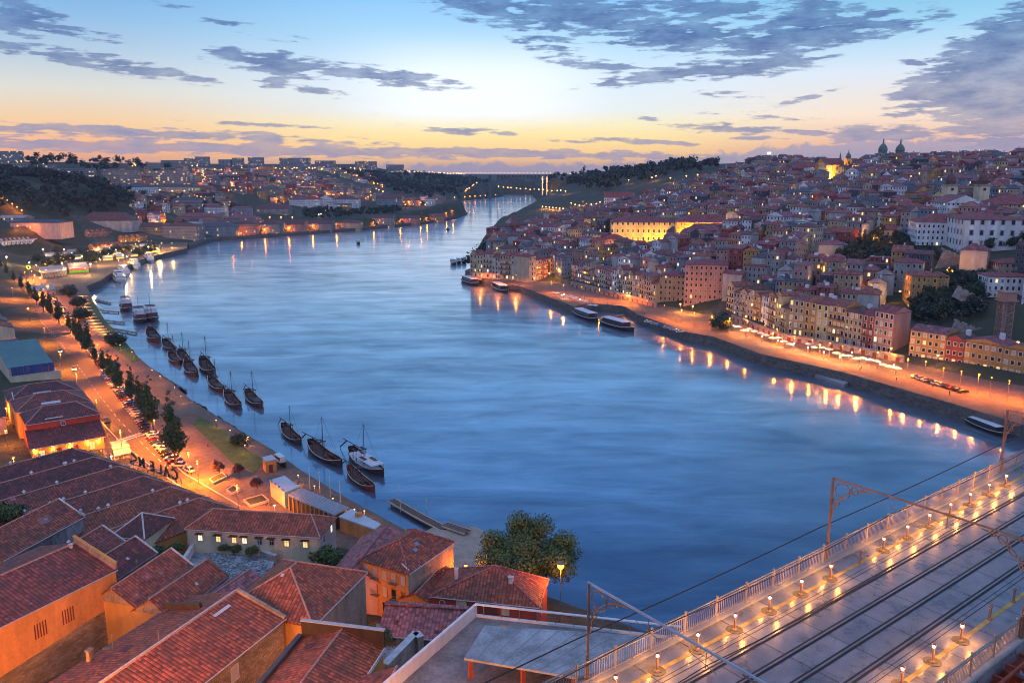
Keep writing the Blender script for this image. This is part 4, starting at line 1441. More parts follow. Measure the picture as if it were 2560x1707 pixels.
# ------------------------------------------------------------------ rubble yards, garden walls, bushes handled with the plants
M['ruin_floor'] = plain('broken_concrete', (.26, .30, .33), .85, .6, .35, .4, stretch=(1, 1, 1), fine=.4)
mb = MB()
q = [W(452, 1420, 9), W(500, 1352, 9), W(600, 1358, 9), (W(690, 1392, 9)), W(668, 1450, 9), W(560, 1465, 9)]
mb.prism([(p.x, p.y) for p in q], 5, 9.0)
tag(mb.build('ruined_yard', M['ruin_floor']), 'roofless yard with broken bluish concrete floor amid the tiled roofs', 'yard')
random.seed(11)
mb = MB()
for i in range(420):
 u, v = random.uniform(520, 672), random.uniform(1375, 1452)
 p = W(u, v, 9.0)
 s_ = random.uniform(.12, .42)
 mb.box((p.x, p.y, 9.0 + s_ * .3), (s_ * 1.6, s_, s_ * .8), random.uniform(0, 3))
tag(mb.build('rubble', M['ruin_floor']), kind='stuff')

def garden_wall(px, z0, z1, th, mat, label):
 P_ = [W(u, v, z1) for u, v in px]
 t = thing('garden_wall', label, 'wall', (P_[0].x, P_[0].y, z0))
 mb = MB()
 for a, b_ in zip(P_, P_[1:]):
  h = z1 - z0
  mb.beam(V3((a.x, a.y, (z0 + z1) / 2)), V3((b_.x, b_.y, (z0 + z1) / 2)), th, h)
 mb.build('masonry', M[mat], t)
 mb = MB()
 for a, b_ in zip(P_, P_[1:]):
  mb.beam(V3((a.x, a.y, z1 + .06)), V3((b_.x, b_.y, z1 + .06)), th + .2, .12)
 mb.build('coping', M['cap_white' if mat != 'darkstone' else 'stone'], t)

garden_wall([(500, 1348), (600, 1356), (690, 1388)], 7, 10.2, .6, 'stone', 'broken stone wall at the back of the rubble yard')
garden_wall([(456, 1400), (492, 1345)], 8, 10.6, .5, 'white', 'short white sloping wall at the corner of the rubble yard')
garden_wall([(962, 1660), (1040, 1580), (1052, 1592)], 10, 16, .9, 'stone', 'thick pale stone wall beside the terrace parapet')
mb = MB()
q = [W(955, 1660, 11.5), W(940, 1560, 11.5), W(1000, 1545, 11.5), W(1056, 1580, 11.5), W(1030, 1660, 11.5)]
mb.prism([(p.x, p.y) for p in q], 6, 11.5)
tag(mb.build('ruined_yard', M['ruin_floor']), 'narrow gravel yard between stained stone wall and thick pale wall', 'yard')

# ------------------------------------------------------------------ terrace building with glass balustrade and canopy
TC = W(1190, 1512, 30)
TL = W(995, 1680, 30)
TR = W(1590, 1556, 30)
dl = V3((TL.x - TC.x, TL.y - TC.y, 0)).normalized()
dr = V3((TR.x - TC.x, TR.y - TC.y, 0)).normalized()

def tp(a, b_, z):
 return V3((TC.x, TC.y, 0)) + dr * a + dl * b_ + ZU * z

LT, DT = 24.5, 24.0
M['stain_floor'] = plain('stained_concrete', (.20, .19, .185), .7, .5, .28, .1, stretch=(1, 1, 1), fine=.1)
t = thing('terrace_building', 'concrete terrace building with white parapet, glass balustrade and a broad flat canopy', 'building', (TC.x, TC.y, 6))
mb = MB()
mb.prism([(p.x, p.y) for p in (tp(0, 0, 0), tp(LT, 0, 0), tp(LT - 3, DT, 0), tp(0, DT, 0))], 6, 28.4)
mb.build('terrace_floor', M['stain_floor'], t)
mb = MB()
mb.prism([(p.x, p.y) for p in (tp(-.35, -.25, 0), tp(0, -.25, 0), tp(0, DT, 0), tp(-.35, DT, 0))], 20, 30.0)
mb.build('parapet', M['white'], t)
mb = MB()
mb.prism([(p.x, p.y) for p in (tp(0, -.3, 0), tp(LT, -.3, 0), tp(LT, 0, 0), tp(0, 0, 0))], 27.6, 28.7)
mb.build('edge_beam', M['white'], t)
mb = MB()
mb.beam(tp(-.2, -.15, 30.05), tp(LT, -.15, 30.05), .32, .14)
mb.build('handrail', M['white'], t)
mb = MB()
for k in range(11):
 a = .9 + k * (LT - 1.2) / 10.5
 mb.beam(tp(a, -.15, 28.7), tp(a, -.149, 30.0), .09, .14)
mb.build('baluster', M['iron'], t)
m, g = newmat('clear_glass')
gl = g.n('ShaderNodeBsdfGlossy', i_Color=(.8, .85, .9, 1), i_Roughness=.03)
tr = g.n('ShaderNodeBsdfTransparent', i_Color=(.80, .86, .88, 1))
fr = g.n('ShaderNodeFresnel', i_IOR=1.45)
mx = g.n('ShaderNodeMixShader', i_0=fr.outputs[0], i_1=tr.outputs[0], i_2=gl.outputs[0])
g.n('ShaderNodeOutputMaterial', i_Surface=mx.outputs[0])
M['clear'] = m
for k in range(10):
 a = .9 + k * (LT - 1.2) / 10.5
 mb = MB()
 mb.poly([tp(a + .06, -.15, 28.75), tp(a + (LT - 1.2) / 10.5 - .06, -.15, 28.75), tp(a + (LT - 1.2) / 10.5 - .06, -.15, 29.95), tp(a + .06, -.15, 29.95)])
 mb.build('glass_pane', M['clear'], t)
CZ = 31.4
cq = [W(1212, 1562, CZ), W(1160, 1644, CZ), W(1440, 1692, CZ), W(1640, 1640, CZ), W(1640, 1590, CZ)]
mb = MB()
mb.prism([(p.x, p.y) for p in cq], CZ - .25, CZ)
M['canopy'] = plain('grey_canopy', (.30, .33, .35), .6, .45, .3, .05, stretch=(1, 1, 1), fine=.1)
mb.build('canopy', M['canopy'], t)
mb = MB()
for k in range(1, 9):
 a, b_ = cq[0].lerp(cq[4], k / 9), cq[1].lerp(cq[2], k / 9) if k < 9 else cq[2]
 mb.beam(a + ZU * .015, b_ + ZU * .015, .07, .03)
mb.build('canopy_seam', M['concrete'], t)
mb = MB()
for (u, v) in ((1168, 1648), (1300, 1668), (1430, 1690)):
 p = W(u, v, CZ)
 p = p + V3((.35, .5, 0))
 mb.box((p.x, p.y, (28.9 + CZ - .25) / 2), (.45, .45, CZ - .25 - 28.9), .3)
mb.build('canopy_pillar', M['rust'], t)
mb = MB()
p0, p1 = W(1250, 1640, 28.9), W(1420, 1675, 28.9)
mb.beam(p0 + V3((0, 3, 1.0)), p1 + V3((1.5, 3, 1.0)), .3, 2.0)
mb.build('back_wall', M['ochre'], t)
bq = W(1062, 1662, 29.2)
tb = thing('bench', 'white slatted bench against the long white parapet', 'bench', (bq.x, bq.y, 28.9), math.atan2(dl.y, dl.x))
mb = MB()
for y in (-.35, -.12, .11, .34):
 mb.box((0, y, .45), (3.2, .17, .06))
mb.build('seat', M['white'], tb)
for x in (-1.3, 1.3):
 mb = MB()
 mb.box((x, 0, .21), (.12, .8, .42))
 mb.build('leg', M['iron'], tb)
b = gable('tiled_house', 'tip of a mossy tiled roof cut by the bottom edge in front of the terrace', (940, 1765), (980, 1690), (1160, 1720), 27, 25.4, 12, 'stained', 'roof_old', half=4.0, ext=3)
random.seed(91)
for b in ALLB:
 if b.zb < 3:
  continue
 rm_ = b.roof.data.materials[0]
 for q in range(5 if b.name != 'warehouse' else 7):
  fi = random.randrange(len(b.faces))
  f = b.faces[fi]
  if len(f) != 4:
   continue
  w_, l_ = (f[1] - f[0]).length, (f[2] - f[1]).length
  tri = .32 if b.kind == 'hip' else .06
  o = b.on_slope('patched_tiles', random.choice(('roof_orange', 'roof_dark', 'roof_old', 'roof_pink')), fi, w_ * random.uniform(tri, .88 - tri), l_ * random.uniform(.08, .62), random.choice((.58, 1.16, 1.74, 2.9)), random.choice((.5, 1.0, 1.5)), .03, .012)
 if random.random() < .6:
  mb = MB()
  p = b.P(b.L * random.uniform(.4, .6), b.Wd * .5, b.zr)
  mb.tube(p - ZU * .3, p + ZU * 2.0, .025, n=4)
  for k in range(4):
   mb.tube(p + ZU * (1.5 + k * .13) - b.ux * (.5 - k * .08), p + ZU * (1.5 + k * .13) + b.ux * (.5 - k * .08), .014, n=4)
  mb.build('aerial', M['iron'], b.roof)
mb = MB()
p = bp_(-3.2, -1.5)
mb.box((p.x, p.y, 48.6), (1.5, 1.3, 21.2), BYAW)
mb.box((p.x, p.y, 59.3), (1.8, 1.6, .25), BYAW)
tag(mb.build('bridge_pier', M['stone']), 'square granite pier at the head of the bridge, next to the wire portal', 'pier')
# ------------------------------------------------------------------ facades for buildings seen from afar
def facade(name, col, lit=.05, fw=2.5, fh=3.3, ww=.40, wh=.50, surround=None, rough=.85):
 """plaster with rows of windows set out in metres, a few of them lit"""
 m, g = newmat(name)
 uv = g.n('ShaderNodeUVMap', uv_map='uv')
 sp = g.n('ShaderNodeSeparateXYZ', i_0=uv.outputs[0])
 u, v = g.m('DIVIDE', sp.outputs[0], fw), g.m('DIVIDE', sp.outputs[1], fh)
 du = g.m('ABSOLUTE', g.m('SUBTRACT', g.m('FRACT', u), .5))
 dv = g.m('ABSOLUTE', g.m('SUBTRACT', g.m('FRACT', v), .5))
 inw = g.m('MULTIPLY', g.m('LESS_THAN', du, ww / 2), g.m('LESS_THAN', dv, wh / 2))
 ins = g.m('MULTIPLY', g.m('LESS_THAN', du, ww / 2 + .09), g.m('LESS_THAN', dv, wh / 2 + .07))
 cell = g.n('ShaderNodeCombineXYZ', i_0=g.m('FLOOR', u), i_1=g.m('FLOOR', v))
 oi = g.n('ShaderNodeObjectInfo')
 wn = g.n('ShaderNodeTexWhiteNoise', noise_dimensions='4D', i_Vector=cell.outputs[0])
 g.t.links.new(g.m('MULTIPLY', oi.outputs['Random'], 37.0), wn.inputs['W'])
 tc = g.n('ShaderNodeTexCoord')
 n1 = g.n('ShaderNodeTexNoise', i_Vector=g.n('ShaderNodeMapping', i_Vector=tc.outputs['Object'], i_Scale=(1, 1, .4)).outputs[0], i_Scale=.25, i_Detail=5.0)
 f = g.rng(n1.outputs['Fac'], .3, .7, .72, 1.25)
 c = g.mix(1.0, (*col, 1), g.n('ShaderNodeCombineColor', i_0=f, i_1=f, i_2=f).outputs[0], 'MULTIPLY')
 sc = surround or tuple(min(.75, x * 1.25 + .06) for x in col)
 c = g.mix(ins, c, (*sc, 1))
 shut = g.m('GREATER_THAN', wn.outputs['Value'], .78)
 pane = g.mix(shut, (.025, .03, .04, 1), (.22, .20, .18, 1))
 c = g.mix(inw, c, pane)
 islit = g.m('MULTIPLY', g.m('LESS_THAN', wn.outputs['Value'], lit), inw)
 finish(g, i_Base_Color=c, i_Roughness=rough, i_Emission_Color=(1.0, .62, .24, 1), i_Emission_Strength=g.m('MULTIPLY', islit, 1.4))
 return m

WALLC = [('white', (.70, .68, .68)), ('cream', (.48, .38, .26)), ('ochre', (.46, .25, .08)), ('pink', (.42, .23, .19)), ('grey', (.28, .26, .25)), ('blue-grey', (.20, .24, .29)), ('brick red', (.30, .06, .045)), ('tan', (.36, .25, .15)), ('pale yellow', (.50, .40, .20)), ('dark slate', (.07, .07, .085))]
for nm, c in WALLC:
 M['fac_' + nm] = facade('facade_' + nm.replace(' ', '_').replace('-', '_'), c)
M['fac_apartment'] = facade('facade_apartment', (.27, .25, .255), .10, 3.4, 3.0, .62, .42)
M['fac_apartment_pink'] = facade('facade_apartment_pink', (.40, .29, .25), .16, 3.4, 3.0, .62, .42)
M['fac_palace'] = facade('facade_palace', (.70, .68, .68), .01, 5.2, 5.6, .30, .44, (.42, .40, .40))
M['fac_monument'] = facade('facade_monument', (.62, .50, .28), 0, 4.2, 6.0, .34, .42)
M['fac_stone'] = facade('facade_stone', (.28, .25, .22), .02, 5.0, 6.0, .3, .45)
M['fac_flat'] = plain('blank_side_wall', (.42, .40, .38), .9, .35, .25)
M['blank_dark'] = plain('dark_side_wall', (.10, .09, .11), .9, .35, .25)
TR = {}
for nm, c in (('red', (.28, .055, .05)), ('brown', (.15, .05, .045)), ('pinkish', (.28, .085, .09)), ('slate', (.09, .085, .10)), ('orange', (.32, .085, .05))):
 M['tr_' + nm] = tiles('town_roof_' + nm, c, 1.1, 1.0, .4, .25, .22)
 TR[nm] = M['tr_' + nm]

def hshape(wm, rm, c, yaw, w, d, z0, h, kind, rz, zf=4.0, over=.3, mw=0, mr=0, mside=None):
 """walls into wm, roof into rm; local x along the front, front faces -y"""
 ca, sa = math.cos(yaw), math.sin(yaw)

 def p(x, y, z):
  return (c[0] + x * ca - y * sa, c[1] + x * sa + y * ca, z)
 W2, D2 = w / 2, d / 2
 za, ze = z0 - zf, z0 + h
 cor = [(-W2, -D2), (W2, -D2), (W2, D2), (-W2, D2)]
 off = random.randint(0, 40) * 2.5
 for i in range(4):
  a, b = cor[i], cor[(i + 1) % 4]
  ln = w if i % 2 == 0 else d
  n = max(1, round(ln / 2.5))
  u1 = n * 2.5
  top = ze
  wm.poly([p(*a, za), p(*b, za), p(*b, top), p(*a, top)], mw if (i % 2 == 0 or mside is None) else mside, uv=False)
  k = off + i * 50
  wm.uv[-4:] = [(k, -zf), (k + u1, -zf), (k + u1, top - z0), (k, top - z0)]
 o = over
 e = ze + .04
 q = [p(-W2 - o, -D2 - o, e), p(W2 + o, -D2 - o, e), p(W2 + o, D2 + o, e), p(-W2 - o, D2 + o, e)]
 ql = [p(-W2 - o, -D2 - o, e - .25), p(W2 + o, -D2 - o, e - .25), p(W2 + o, D2 + o, e - .25), p(-W2 - o, D2 + o, e - .25)]
 for i in range(4):
  rm.poly([ql[i], ql[(i + 1) % 4], q[(i + 1) % 4], q[i]], mr)
 if kind == 'flat':
  rm.poly(q, mr)
 elif kind == 'gx':
  a, b = p(-W2 - o, 0, e + rz), p(W2 + o, 0, e + rz)
  rm.poly([q[0], q[1], b, a], mr)
  rm.poly([q[2], q[3], a, b], mr)
  wm.poly([q[1], q[2], b], mw if mside is None else mside, uv=False)
  wm.poly([q[3], q[0], a], mw if mside is None else mside, uv=False)
 elif kind == 'gy':
  a, b = p(0, -D2 - o, e + rz), p(0, D2 + o, e + rz)
  rm.poly([q[1], q[2], b, a], mr)
  rm.poly([q[3], q[0], a, b], mr)
  wm.poly([q[0], q[1], a], mw, uv=False)
  wm.poly([q[2], q[3], b], mw, uv=False)
 else:
  if w >= d:
   i_ = min(D2, W2 * .9)
   a, b = p(-W2 + i_, 0, e + rz), p(W2 - i_, 0, e + rz)
   rm.poly([q[0], q[1], b, a], mr)
   rm.poly([q[1], q[2], b], mr)
   rm.poly([q[2], q[3], a, b], mr)
   rm.poly([q[3], q[0], a], mr)
  else:
   i_ = min(W2, D2 * .9)
   a, b = p(0, -D2 + i_, e + rz), p(0, D2 - i_, e + rz)
   rm.poly([q[0], q[1], a], mr)
   rm.poly([q[1], q[2], b, a], mr)
   rm.poly([q[2], q[3], b], mr)
   rm.poly([q[3], q[0], a, b], mr)
 return p

OCC = []   # plan circles of the buildings already placed

def far(name, label, cat, u0, u1, vb, ve, vr, wall, roof, kind='hip', dep=None, yaw=0.0, group=None, y=None, zf=6, chim=0):
 """building whose front spans u0..u1 with its foot at vb, eave at ve, ridge at vr"""
 um = (u0 + u1) / 2
 f = G(um, vb) if y is None else Yp(um, vb, y)
 s = f.y / FOC * math.sqrt(1 + 0 * f.y)
 w = (u1 - u0) * s / max(.5, math.cos(yaw))
 zt = Yp(um, ve, f.y).z
 h = max(2.5, zt - f.z)
 d = dep or max(8, min(w * .7, 22))
 rz = max(.0, Yp(um, vr, f.y + d / 2).z - zt) if kind != 'flat' else 0
 c = V3((f.x, f.y, 0)) + V3((-math.sin(yaw), math.cos(yaw), 0)) * (d / 2)
 t = thing(name, label, cat, (c.x, c.y, f.z), 0, group)
 wm, rm = MB(), MB()
 hshape(wm, rm, c, yaw, w, d, f.z, h, kind, rz, zf)
 wm.build('wall', M[wall], t)
 ro = rm.build('roof', M[roof], t)
 for k in range(chim):
  mb = MB()
  x = c.x + (k - (chim - 1) / 2) * w / (chim + 1)
  mb.box((x, c.y, f.z + h + rz + .5), (.9, .7, 2.4), yaw)
  mb.build('chimney', M['cap_white'], ro)
 OCC.append((c.x, c.y, math.hypot(w, d) * .45))
 return t, c, f, h, s

# ---------------------------------------------------------------- right bank landmarks
far('exchange_palace', 'long floodlit golden palace with red roof, brightest building on the far hillside', 'palace', 1528, 1688, 606, 556, 541, 'fac_monument', 'tr_red', 'hip', 26, R(-4))
far('palace_wing', 'orange-lit wing with rows of windows adjoining the floodlit golden palace', 'palace', 1692, 1838, 600, 556, 536, 'fac_ochre', 'tr_red', 'hip', 24, R(-8))
far('church', 'small golden-lit church body beside the floodlit palace, with a dome lantern', 'church', 1438, 1522, 588, 546, 530, 'fac_monument', 'tr_brown', 'hip', 18, R(3))

def tower(name, label, cat, u, vb, vt, wpx, wall, top='dome', y=None, roof='fac_stone', spire=1.0, mats=None):
 f = G(u, vb) if y is None else Yp(u, vb, y)
 s = f.y / FOC
 w = wpx * s
 h = Yp(u, vt, f.y).z - f.z
 t = thing(name, label, cat, (f.x, f.y, f.z))
 mb = MB()
 mb.box((f.x, f.y, f.z + h * .5 - 4), (w, w, h + 8), .1)
 mb.build('shaft', M[wall], t)
 mb = MB()
 mb.box((f.x, f.y, f.z + h + w * .06), (w * 1.18, w * 1.18, w * .12), .1)
 mb.build('cornice', M['stone'], t)
 mb = MB()
 z = f.z + h + w * .12
 if top == 'dome':
  mb.lathe((f.x, f.y, z), [(w * .46, 0), (w * .46, w * .25), (w * .50, w * .32), (w * .42, w * .65), (w * .24, w * .92), (w * .08, w * 1.05), (w * .08, w * 1.3), (w * .01, w * (1.3 + .6 * spire))], 12)
 elif top == 'spire':
  mb.lathe((f.x, f.y, z), [(w * .46, 0), (w * .30, w * .5), (w * .22, w * 1.0), (w * .02, w * 2.2 * spire)], 8)
 elif top == 'pyramid':
  mb.lathe((f.x, f.y, z), [(w * .72, 0), (w * .05, w * .7)], 4)
 mb.build('cap', M[roof], t)
 for sx in (-1, 1):
  mb = MB()
  mb.box((f.x + sx * w * .0 - w * .0, f.y - w * .52, f.z + h * .78), (w * .26, w * .06, h * .16), .1)
  if sx > 0:
   mb.build('belfry_opening', M['glass'], t)
 OCC.append((f.x, f.y, w))
 return t

M['copper'] = plain('dark_dome', (.14, .15, .13), .6, .3, .3)
tower('bell_tower', 'golden lit bell tower with a small lantern dome rising above the lit palace', 'tower', 1608, 560, 524, 14, 'fac_monument', 'dome', roof='ochre')
tower('bell_tower', 'small domed lantern tower above the golden church', 'tower', 1466, 552, 534, 15, 'fac_monument', 'dome', roof='tr_brown')
far('tower_block', 'plain brown tower block standing at the river bend behind the peninsula', 'building', 1360, 1379, 566, 533, 533, 'blank_dark' if 0 else 'fac_flat', 'dark_roof', 'flat', 12, 0)
far('customs_hall', 'broad hall with a large plain purple-brown roof beside the brown tower block', 'hall', 1382, 1462, 570, 548, 522, 'fac_cream', 'tr_pinkish', 'hip', 40, R(6))
far('church_hall', 'white gabled hall with long brick-red roof upstream of the golden church', 'hall', 1512, 1580, 510, 494, 480, 'fac_white', 'tr_red', 'gx', 16, R(-6))
far('monastery', 'long terracotta-roofed convent on the ridge under the orange-lit church', 'convent', 1985, 2056, 432, 418, 405, 'fac_white', 'tr_red', 'hip', 18, R(-6), y=840)
far('monastery', 'pink front with palm trees below the ridge convent', 'convent', 1985, 2040, 465, 438, 428, 'fac_pink', 'tr_brown', 'hip', 14, R(-6), y=790)
far('hilltop_church', 'hilltop church whose flank glows orange beneath two spires', 'church', 2058, 2112, 446, 412, 396, 'ochre', 'tr_red', 'gx', 14, R(24), y=830)
tower('bell_tower', 'thin greenish spire of the orange-lit hilltop church', 'tower', 2098, 430, 402, 9, 'fac_stone', 'spire', y=850, roof='copper')
tower('bell_tower', 'orange-lit bell tower with dark domed cap of the hilltop church', 'tower', 2117, 440, 398, 13, 'ochre', 'dome', y=825, roof='copper')
far('chapel', 'white chapel front with rounded gable and three windows below the spires', 'chapel', 2100, 2120, 475, 445, 432, 'fac_white', 'tr_brown', 'gy', 12, R(-4), y=770)
far('white_block', 'big white block with five rows of dark windows under the twin domes', 'building', 2194, 2246, 455, 404, 398, 'fac_white', 'tr_brown', 'hip', 18, R(-5), y=800)
far('grey_block', 'grey stone block of many small windows next to the big white block', 'building', 2155, 2192, 480, 426, 418, 'fac_grey', 'tr_brown', 'hip', 16, R(-5), y=770)
far('hospital', 'long dark stone hospital along the skyline with a tall arched front', 'hospital', 2262, 2352, 425, 397, 389, 'fac_stone', 'tr_brown', 'hip', 24, R(-8), y=930)
far('skyline_wing', 'dark skyline wing joining the twin domes', 'building', 2185, 2262, 412, 392, 388, 'fac_stone', 'dark_roof', 'hip', 20, R(-4), y=950)
tower('dome_tower', 'dark domed tower on the skyline, nearer the spires of the twin pair', 'tower', 2205, 400, 386, 22, 'fac_stone', 'dome', y=940, roof='copper', spire=.6)
tower('dome_tower', 'dark domed tower on the skyline, the twin nearer the long hospital', 'tower', 2248, 400, 387, 22, 'fac_stone', 'dome', y=945, roof='copper', spire=.6)
far('tower_block', 'concrete tower block on the right skyline topped by a bright white sign', 'building', 1904, 1946, 420, 394, 394, 'fac_apartment', 'concrete', 'flat', 25, 0, y=1250)
far('tower_block', 'narrower upper part of the skyline tower block under the white sign', 'building', 1914, 1940, 396, 388, 388, 'fac_apartment', 'concrete', 'flat', 18, 0, y=1256, zf=2)
t = thing('rooftop_sign', 'glowing white sign on top of the skyline tower block', 'sign', Yp(1923, 386, 1258))
mb = MB()
q = Yp(1923, 383.5, 1258)
mb.box((q.x, q.y, q.z), (5.6, .6, 3.6))
mb.build('panel', emit('white_sign', (1.0, .97, .9), 1.6), t)
mb = MB()
for x in (-2, 2):
 mb.box((q.x + x, q.y, q.z - 2.6), (.3, .3, 2.4))
mb.build('sign_frame', M['iron'], t)
far('baroque_church', 'baroque church front glowing gold between dark house walls', 'church', 2282, 2324, 532, 482, 466, 'ochre', 'tr_brown', 'gy', 14, R(4), y=610)
for k, (u, lb) in enumerate(((2371, 'square cream bell tower with domed cap, the twin nearer the golden church front'), (2451, 'square cream bell tower with domed cap, the twin beside the red-roofed terrace'))):
 tower('bell_tower', lb, 'tower', u, 505, 464, 25, 'cream', 'dome', y=530, roof='tr_brown', spire=.5)
far('college_church', 'white church body with gabled end between two cream bell towers', 'church', 2366, 2450, 545, 508, 487, 'fac_white', 'tr_pinkish', 'gy', 26, R(-6), y=500)
far('seminary', 'long low building with crimson roof in front of the twin cream towers', 'building', 2298, 2414, 588, 556, 534, 'fac_white', 'tr_red', 'hip', 20, R(-12), y=470)
far('bishop_palace', 'large white palace with regular rows of windows and crimson roof on a stone base', 'palace', 2412, 2545, 622, 550, 530, 'fac_palace', 'tr_red', 'hip', 34, R(-10), y=440, zf=9)
far('palace_wing', 'side wing of the large white palace cut by the photo edge', 'palace', 2552, 2640, 628, 552, 536, 'fac_palace', 'tr_red', 'hip', 30, R(-24), y=436)
far('manor', 'pale house with broad hipped crimson roof above the large white palace', 'house', 2480, 2600, 535, 512, 487, 'fac_cream', 'tr_red', 'hip', 24, R(-10), y=500)
far('white_house', 'white two-storey house with crimson roof on the terrace beside the lift tower', 'house', 2474, 2580, 712, 692, 680, 'fac_white', 'tr_red', 'hip', 14, R(-10), y=372)
far('white_house', 'upper pale house with crimson roof stepped above the lift tower terrace', 'house', 2500, 2600, 690, 660, 645, 'fac_cream', 'tr_red', 'hip', 14, R(-10), y=398)
far('gabled_house', 'ochre house with low pointed roof, first of three touching gables on the green slope', 'house', 2276, 2312, 742, 690, 676, 'fac_ochre', 'tr_orange', 'hip', 11, R(-8), y=385)
far('gabled_house', 'ochre house with bright windows, middle of three touching gables on the green slope', 'house', 2312, 2342, 728, 690, 678, 'fac_ochre', 'tr_orange', 'hip', 11, R(-8), y=386)
far('gabled_house', 'ochre house with one white lamp, last of three touching gables on the green slope', 'house', 2343, 2371, 718, 691, 680, 'fac_ochre', 'tr_orange', 'hip', 11, R(-8), y=388)
far('garden_house', 'lone low house with purple roof among the dark garden trees', 'house', 2224, 2290, 662, 650, 640, 'fac_grey', 'tr_pinkish', 'hip', 10, R(-6), y=455)
far('corner_block', 'six-storey pink corner block with crimson roof on the riverside square', 'building', 1710, 1812, 778, 662, 646, 'fac_pink', 'tr_red', 'hip', 22, R(-14), y=462)
far('gable_block', 'block with blank orange-lit side wall beside the pink corner block', 'building', 1648, 1708, 768, 690, 676, 'fac_tan', 'tr_red', 'hip', 16, R(-26), y=478)
gb_ = 'larger blocks standing out of the hillside roofs'
for (u0, u1, vb, ve, vr, wl, rf, kd, lb) in ((1376, 1402, 630, 602, 588, 'fac_white', 'tr_brown', 'gy', 'white gabled house near the river bend, the taller of two'), (1340, 1372, 632, 612, 602, 'fac_white', 'tr_brown', 'gx', 'white gabled house near the river bend, the lower of two'), (1404, 1444, 628, 598, 590, 'fac_pink', 'tr_red', 'hip', 'pinkish block beside the white gabled houses'), (1462, 1500, 622, 584, 574, 'fac_pale yellow', 'tr_slate', 'hip', 'pale narrow-windowed block below the golden church'),
                                             (1506, 1560, 632, 598, 585, 'fac_pink', 'tr_red', 'hip', 'broad rosy block with dormered roof in front of the golden palace'), (1560, 1602, 652, 628, 614, 'fac_blue-grey', 'tr_slate', 'hip', 'block with green-grey roof below the golden palace'), (1606, 1662, 652, 618, 604, 'fac_grey', 'tr_slate', 'hip', 'grey classical block with small pediment below the golden palace'), (1925, 1975, 588, 548, 540, 'fac_cream', 'tr_red', 'hip', 'tall bare beige block half-way up the hill'), (1978, 2040, 600, 562, 555, 'fac_tan', 'tr_red', 'gx', 'long beige wall building half-way up the hill'),
                                             (2046, 2118, 652, 612, 600, 'fac_flat', 'tr_pinkish', 'hip', 'broad lilac-walled building above the garden slope'), (1765, 1840, 540, 512, 500, 'fac_white', 'tr_red', 'hip', 'white wide-fronted block with red roof above the palace wing'), (1700, 1722, 530, 490, 488, 'fac_white', 'concrete', 'flat', 'narrow white tower house above the palace'), (2120, 2190, 545, 520, 508, 'fac_pink', 'tr_red', 'hip', 'pink long block below the big white hilltop block'), (1840, 1895, 668, 642, 630, 'fac_cream', 'tr_brown', 'hip', 'cream block with dark arched windows beside the crane'), (2010, 2070, 690, 668, 655, 'fac_tan', 'tr_pinkish', 'hip', 'tan flat-fronted block lit by a yellow street lamp'), (2120, 2160, 712, 684, 672, 'fac_cream', 'tr_red', 'hip', 'cream block at the edge of the garden trees'), (1905, 1960, 735, 700, 688, 'blank_dark', 'tr_pinkish', 'gx', 'large dark-walled block behind the cafe row'), (1668, 1700, 600, 578, 566, 'fac_grey', 'tr_slate', 'hip', 'small grey block at the corner of the palace wing')):
 far('town_block', lb, 'building', u0, u1, vb, ve, vr, wl, rf, kd, None, R(-10), gb_, chim=1)
for px, z0, z1, y_, lb in (([(2382, 800), (2440, 822), (2560, 850), (2680, 870)], 8, 0, 345, 'old pale city wall stepping down behind the lift tower'), ([(2350, 622), (2420, 648), (2500, 660), (2620, 668)], 14, 0, 425, 'long granite retaining wall below the large white palace'), ([(2390, 716), (2440, 742), (2470, 770)], 5, 0, 366, 'ruined pale wall piece climbing through the dark slope')):
 P_ = [Yp(u, v, y_) for u, v in px]
 t = thing('city_wall', lb, 'wall', P_[0])
 mb = MB()
 for a, b in zip(P_, P_[1:]):
  mb.beam(a - ZU * z0 / 2, b - ZU * z0 / 2, 1.6, z0)
 mb.build('masonry', M['masonry_pale'], t)
 mb = MB()
 for a, b in zip(P_, P_[1:]):
  n = int((b - a).length / 3)
  for i in range(n):
   p = a.lerp(b, (i + .25) / n)
   q = a.lerp(b, (i + .75) / n)
   mb.beam(p + ZU * .4, q + ZU * .4, 1.0, .9)
 mb.build('battlement', M['masonry_pale'], t)
f = Yp(2503, 862, 328)
s = f.y / FOC
w = 26 * s
top = Yp(2503, 752, f.y).z
t = thing('lift_tower', 'tall red-brown lattice lift tower with a cabin on top, before the pale city wall', 'tower', f)
mb = MB()
cs = [(-w / 2, -w / 2), (w / 2, -w / 2), (w / 2, w / 2), (-w / 2, w / 2)]
M['lattice'] = plain('lattice_steel', (.36, .20, .16), .6, .2, .5)
for a in cs:
 mb.beam((f.x + a[0], f.y + a[1], f.z - 2), (f.x + a[0] + .01, f.y + a[1], top), .42, .42)
n = 8
for i in range(n):
 z0, z1 = f.z + (top - f.z) * i / n, f.z + (top - f.z) * (i + 1) / n
 for k in range(4):
  a, b = cs[k], cs[(k + 1) % 4]
  mb.beam((f.x + a[0], f.y + a[1], z0), (f.x + b[0], f.y + b[1], z1), .22, .22)
  mb.beam((f.x + b[0], f.y + b[1], z0), (f.x + a[0], f.y + a[1], z1), .22, .22)
  mb.beam((f.x + a[0], f.y + a[1], z1), (f.x + b[0], f.y + b[1], z1), .25, .25)
mb.build('lattice', M['lattice'], t)
mb = MB()
mb.box((f.x, f.y, top + .3), (w * 1.5, w * 1.5, .6))
mb.box((f.x, f.y, top + 2.1), (w * 1.2, w * 1.2, 3.0))
mb.box((f.x, f.y, top + 3.8), (w * 1.4, w * 1.4, .3))
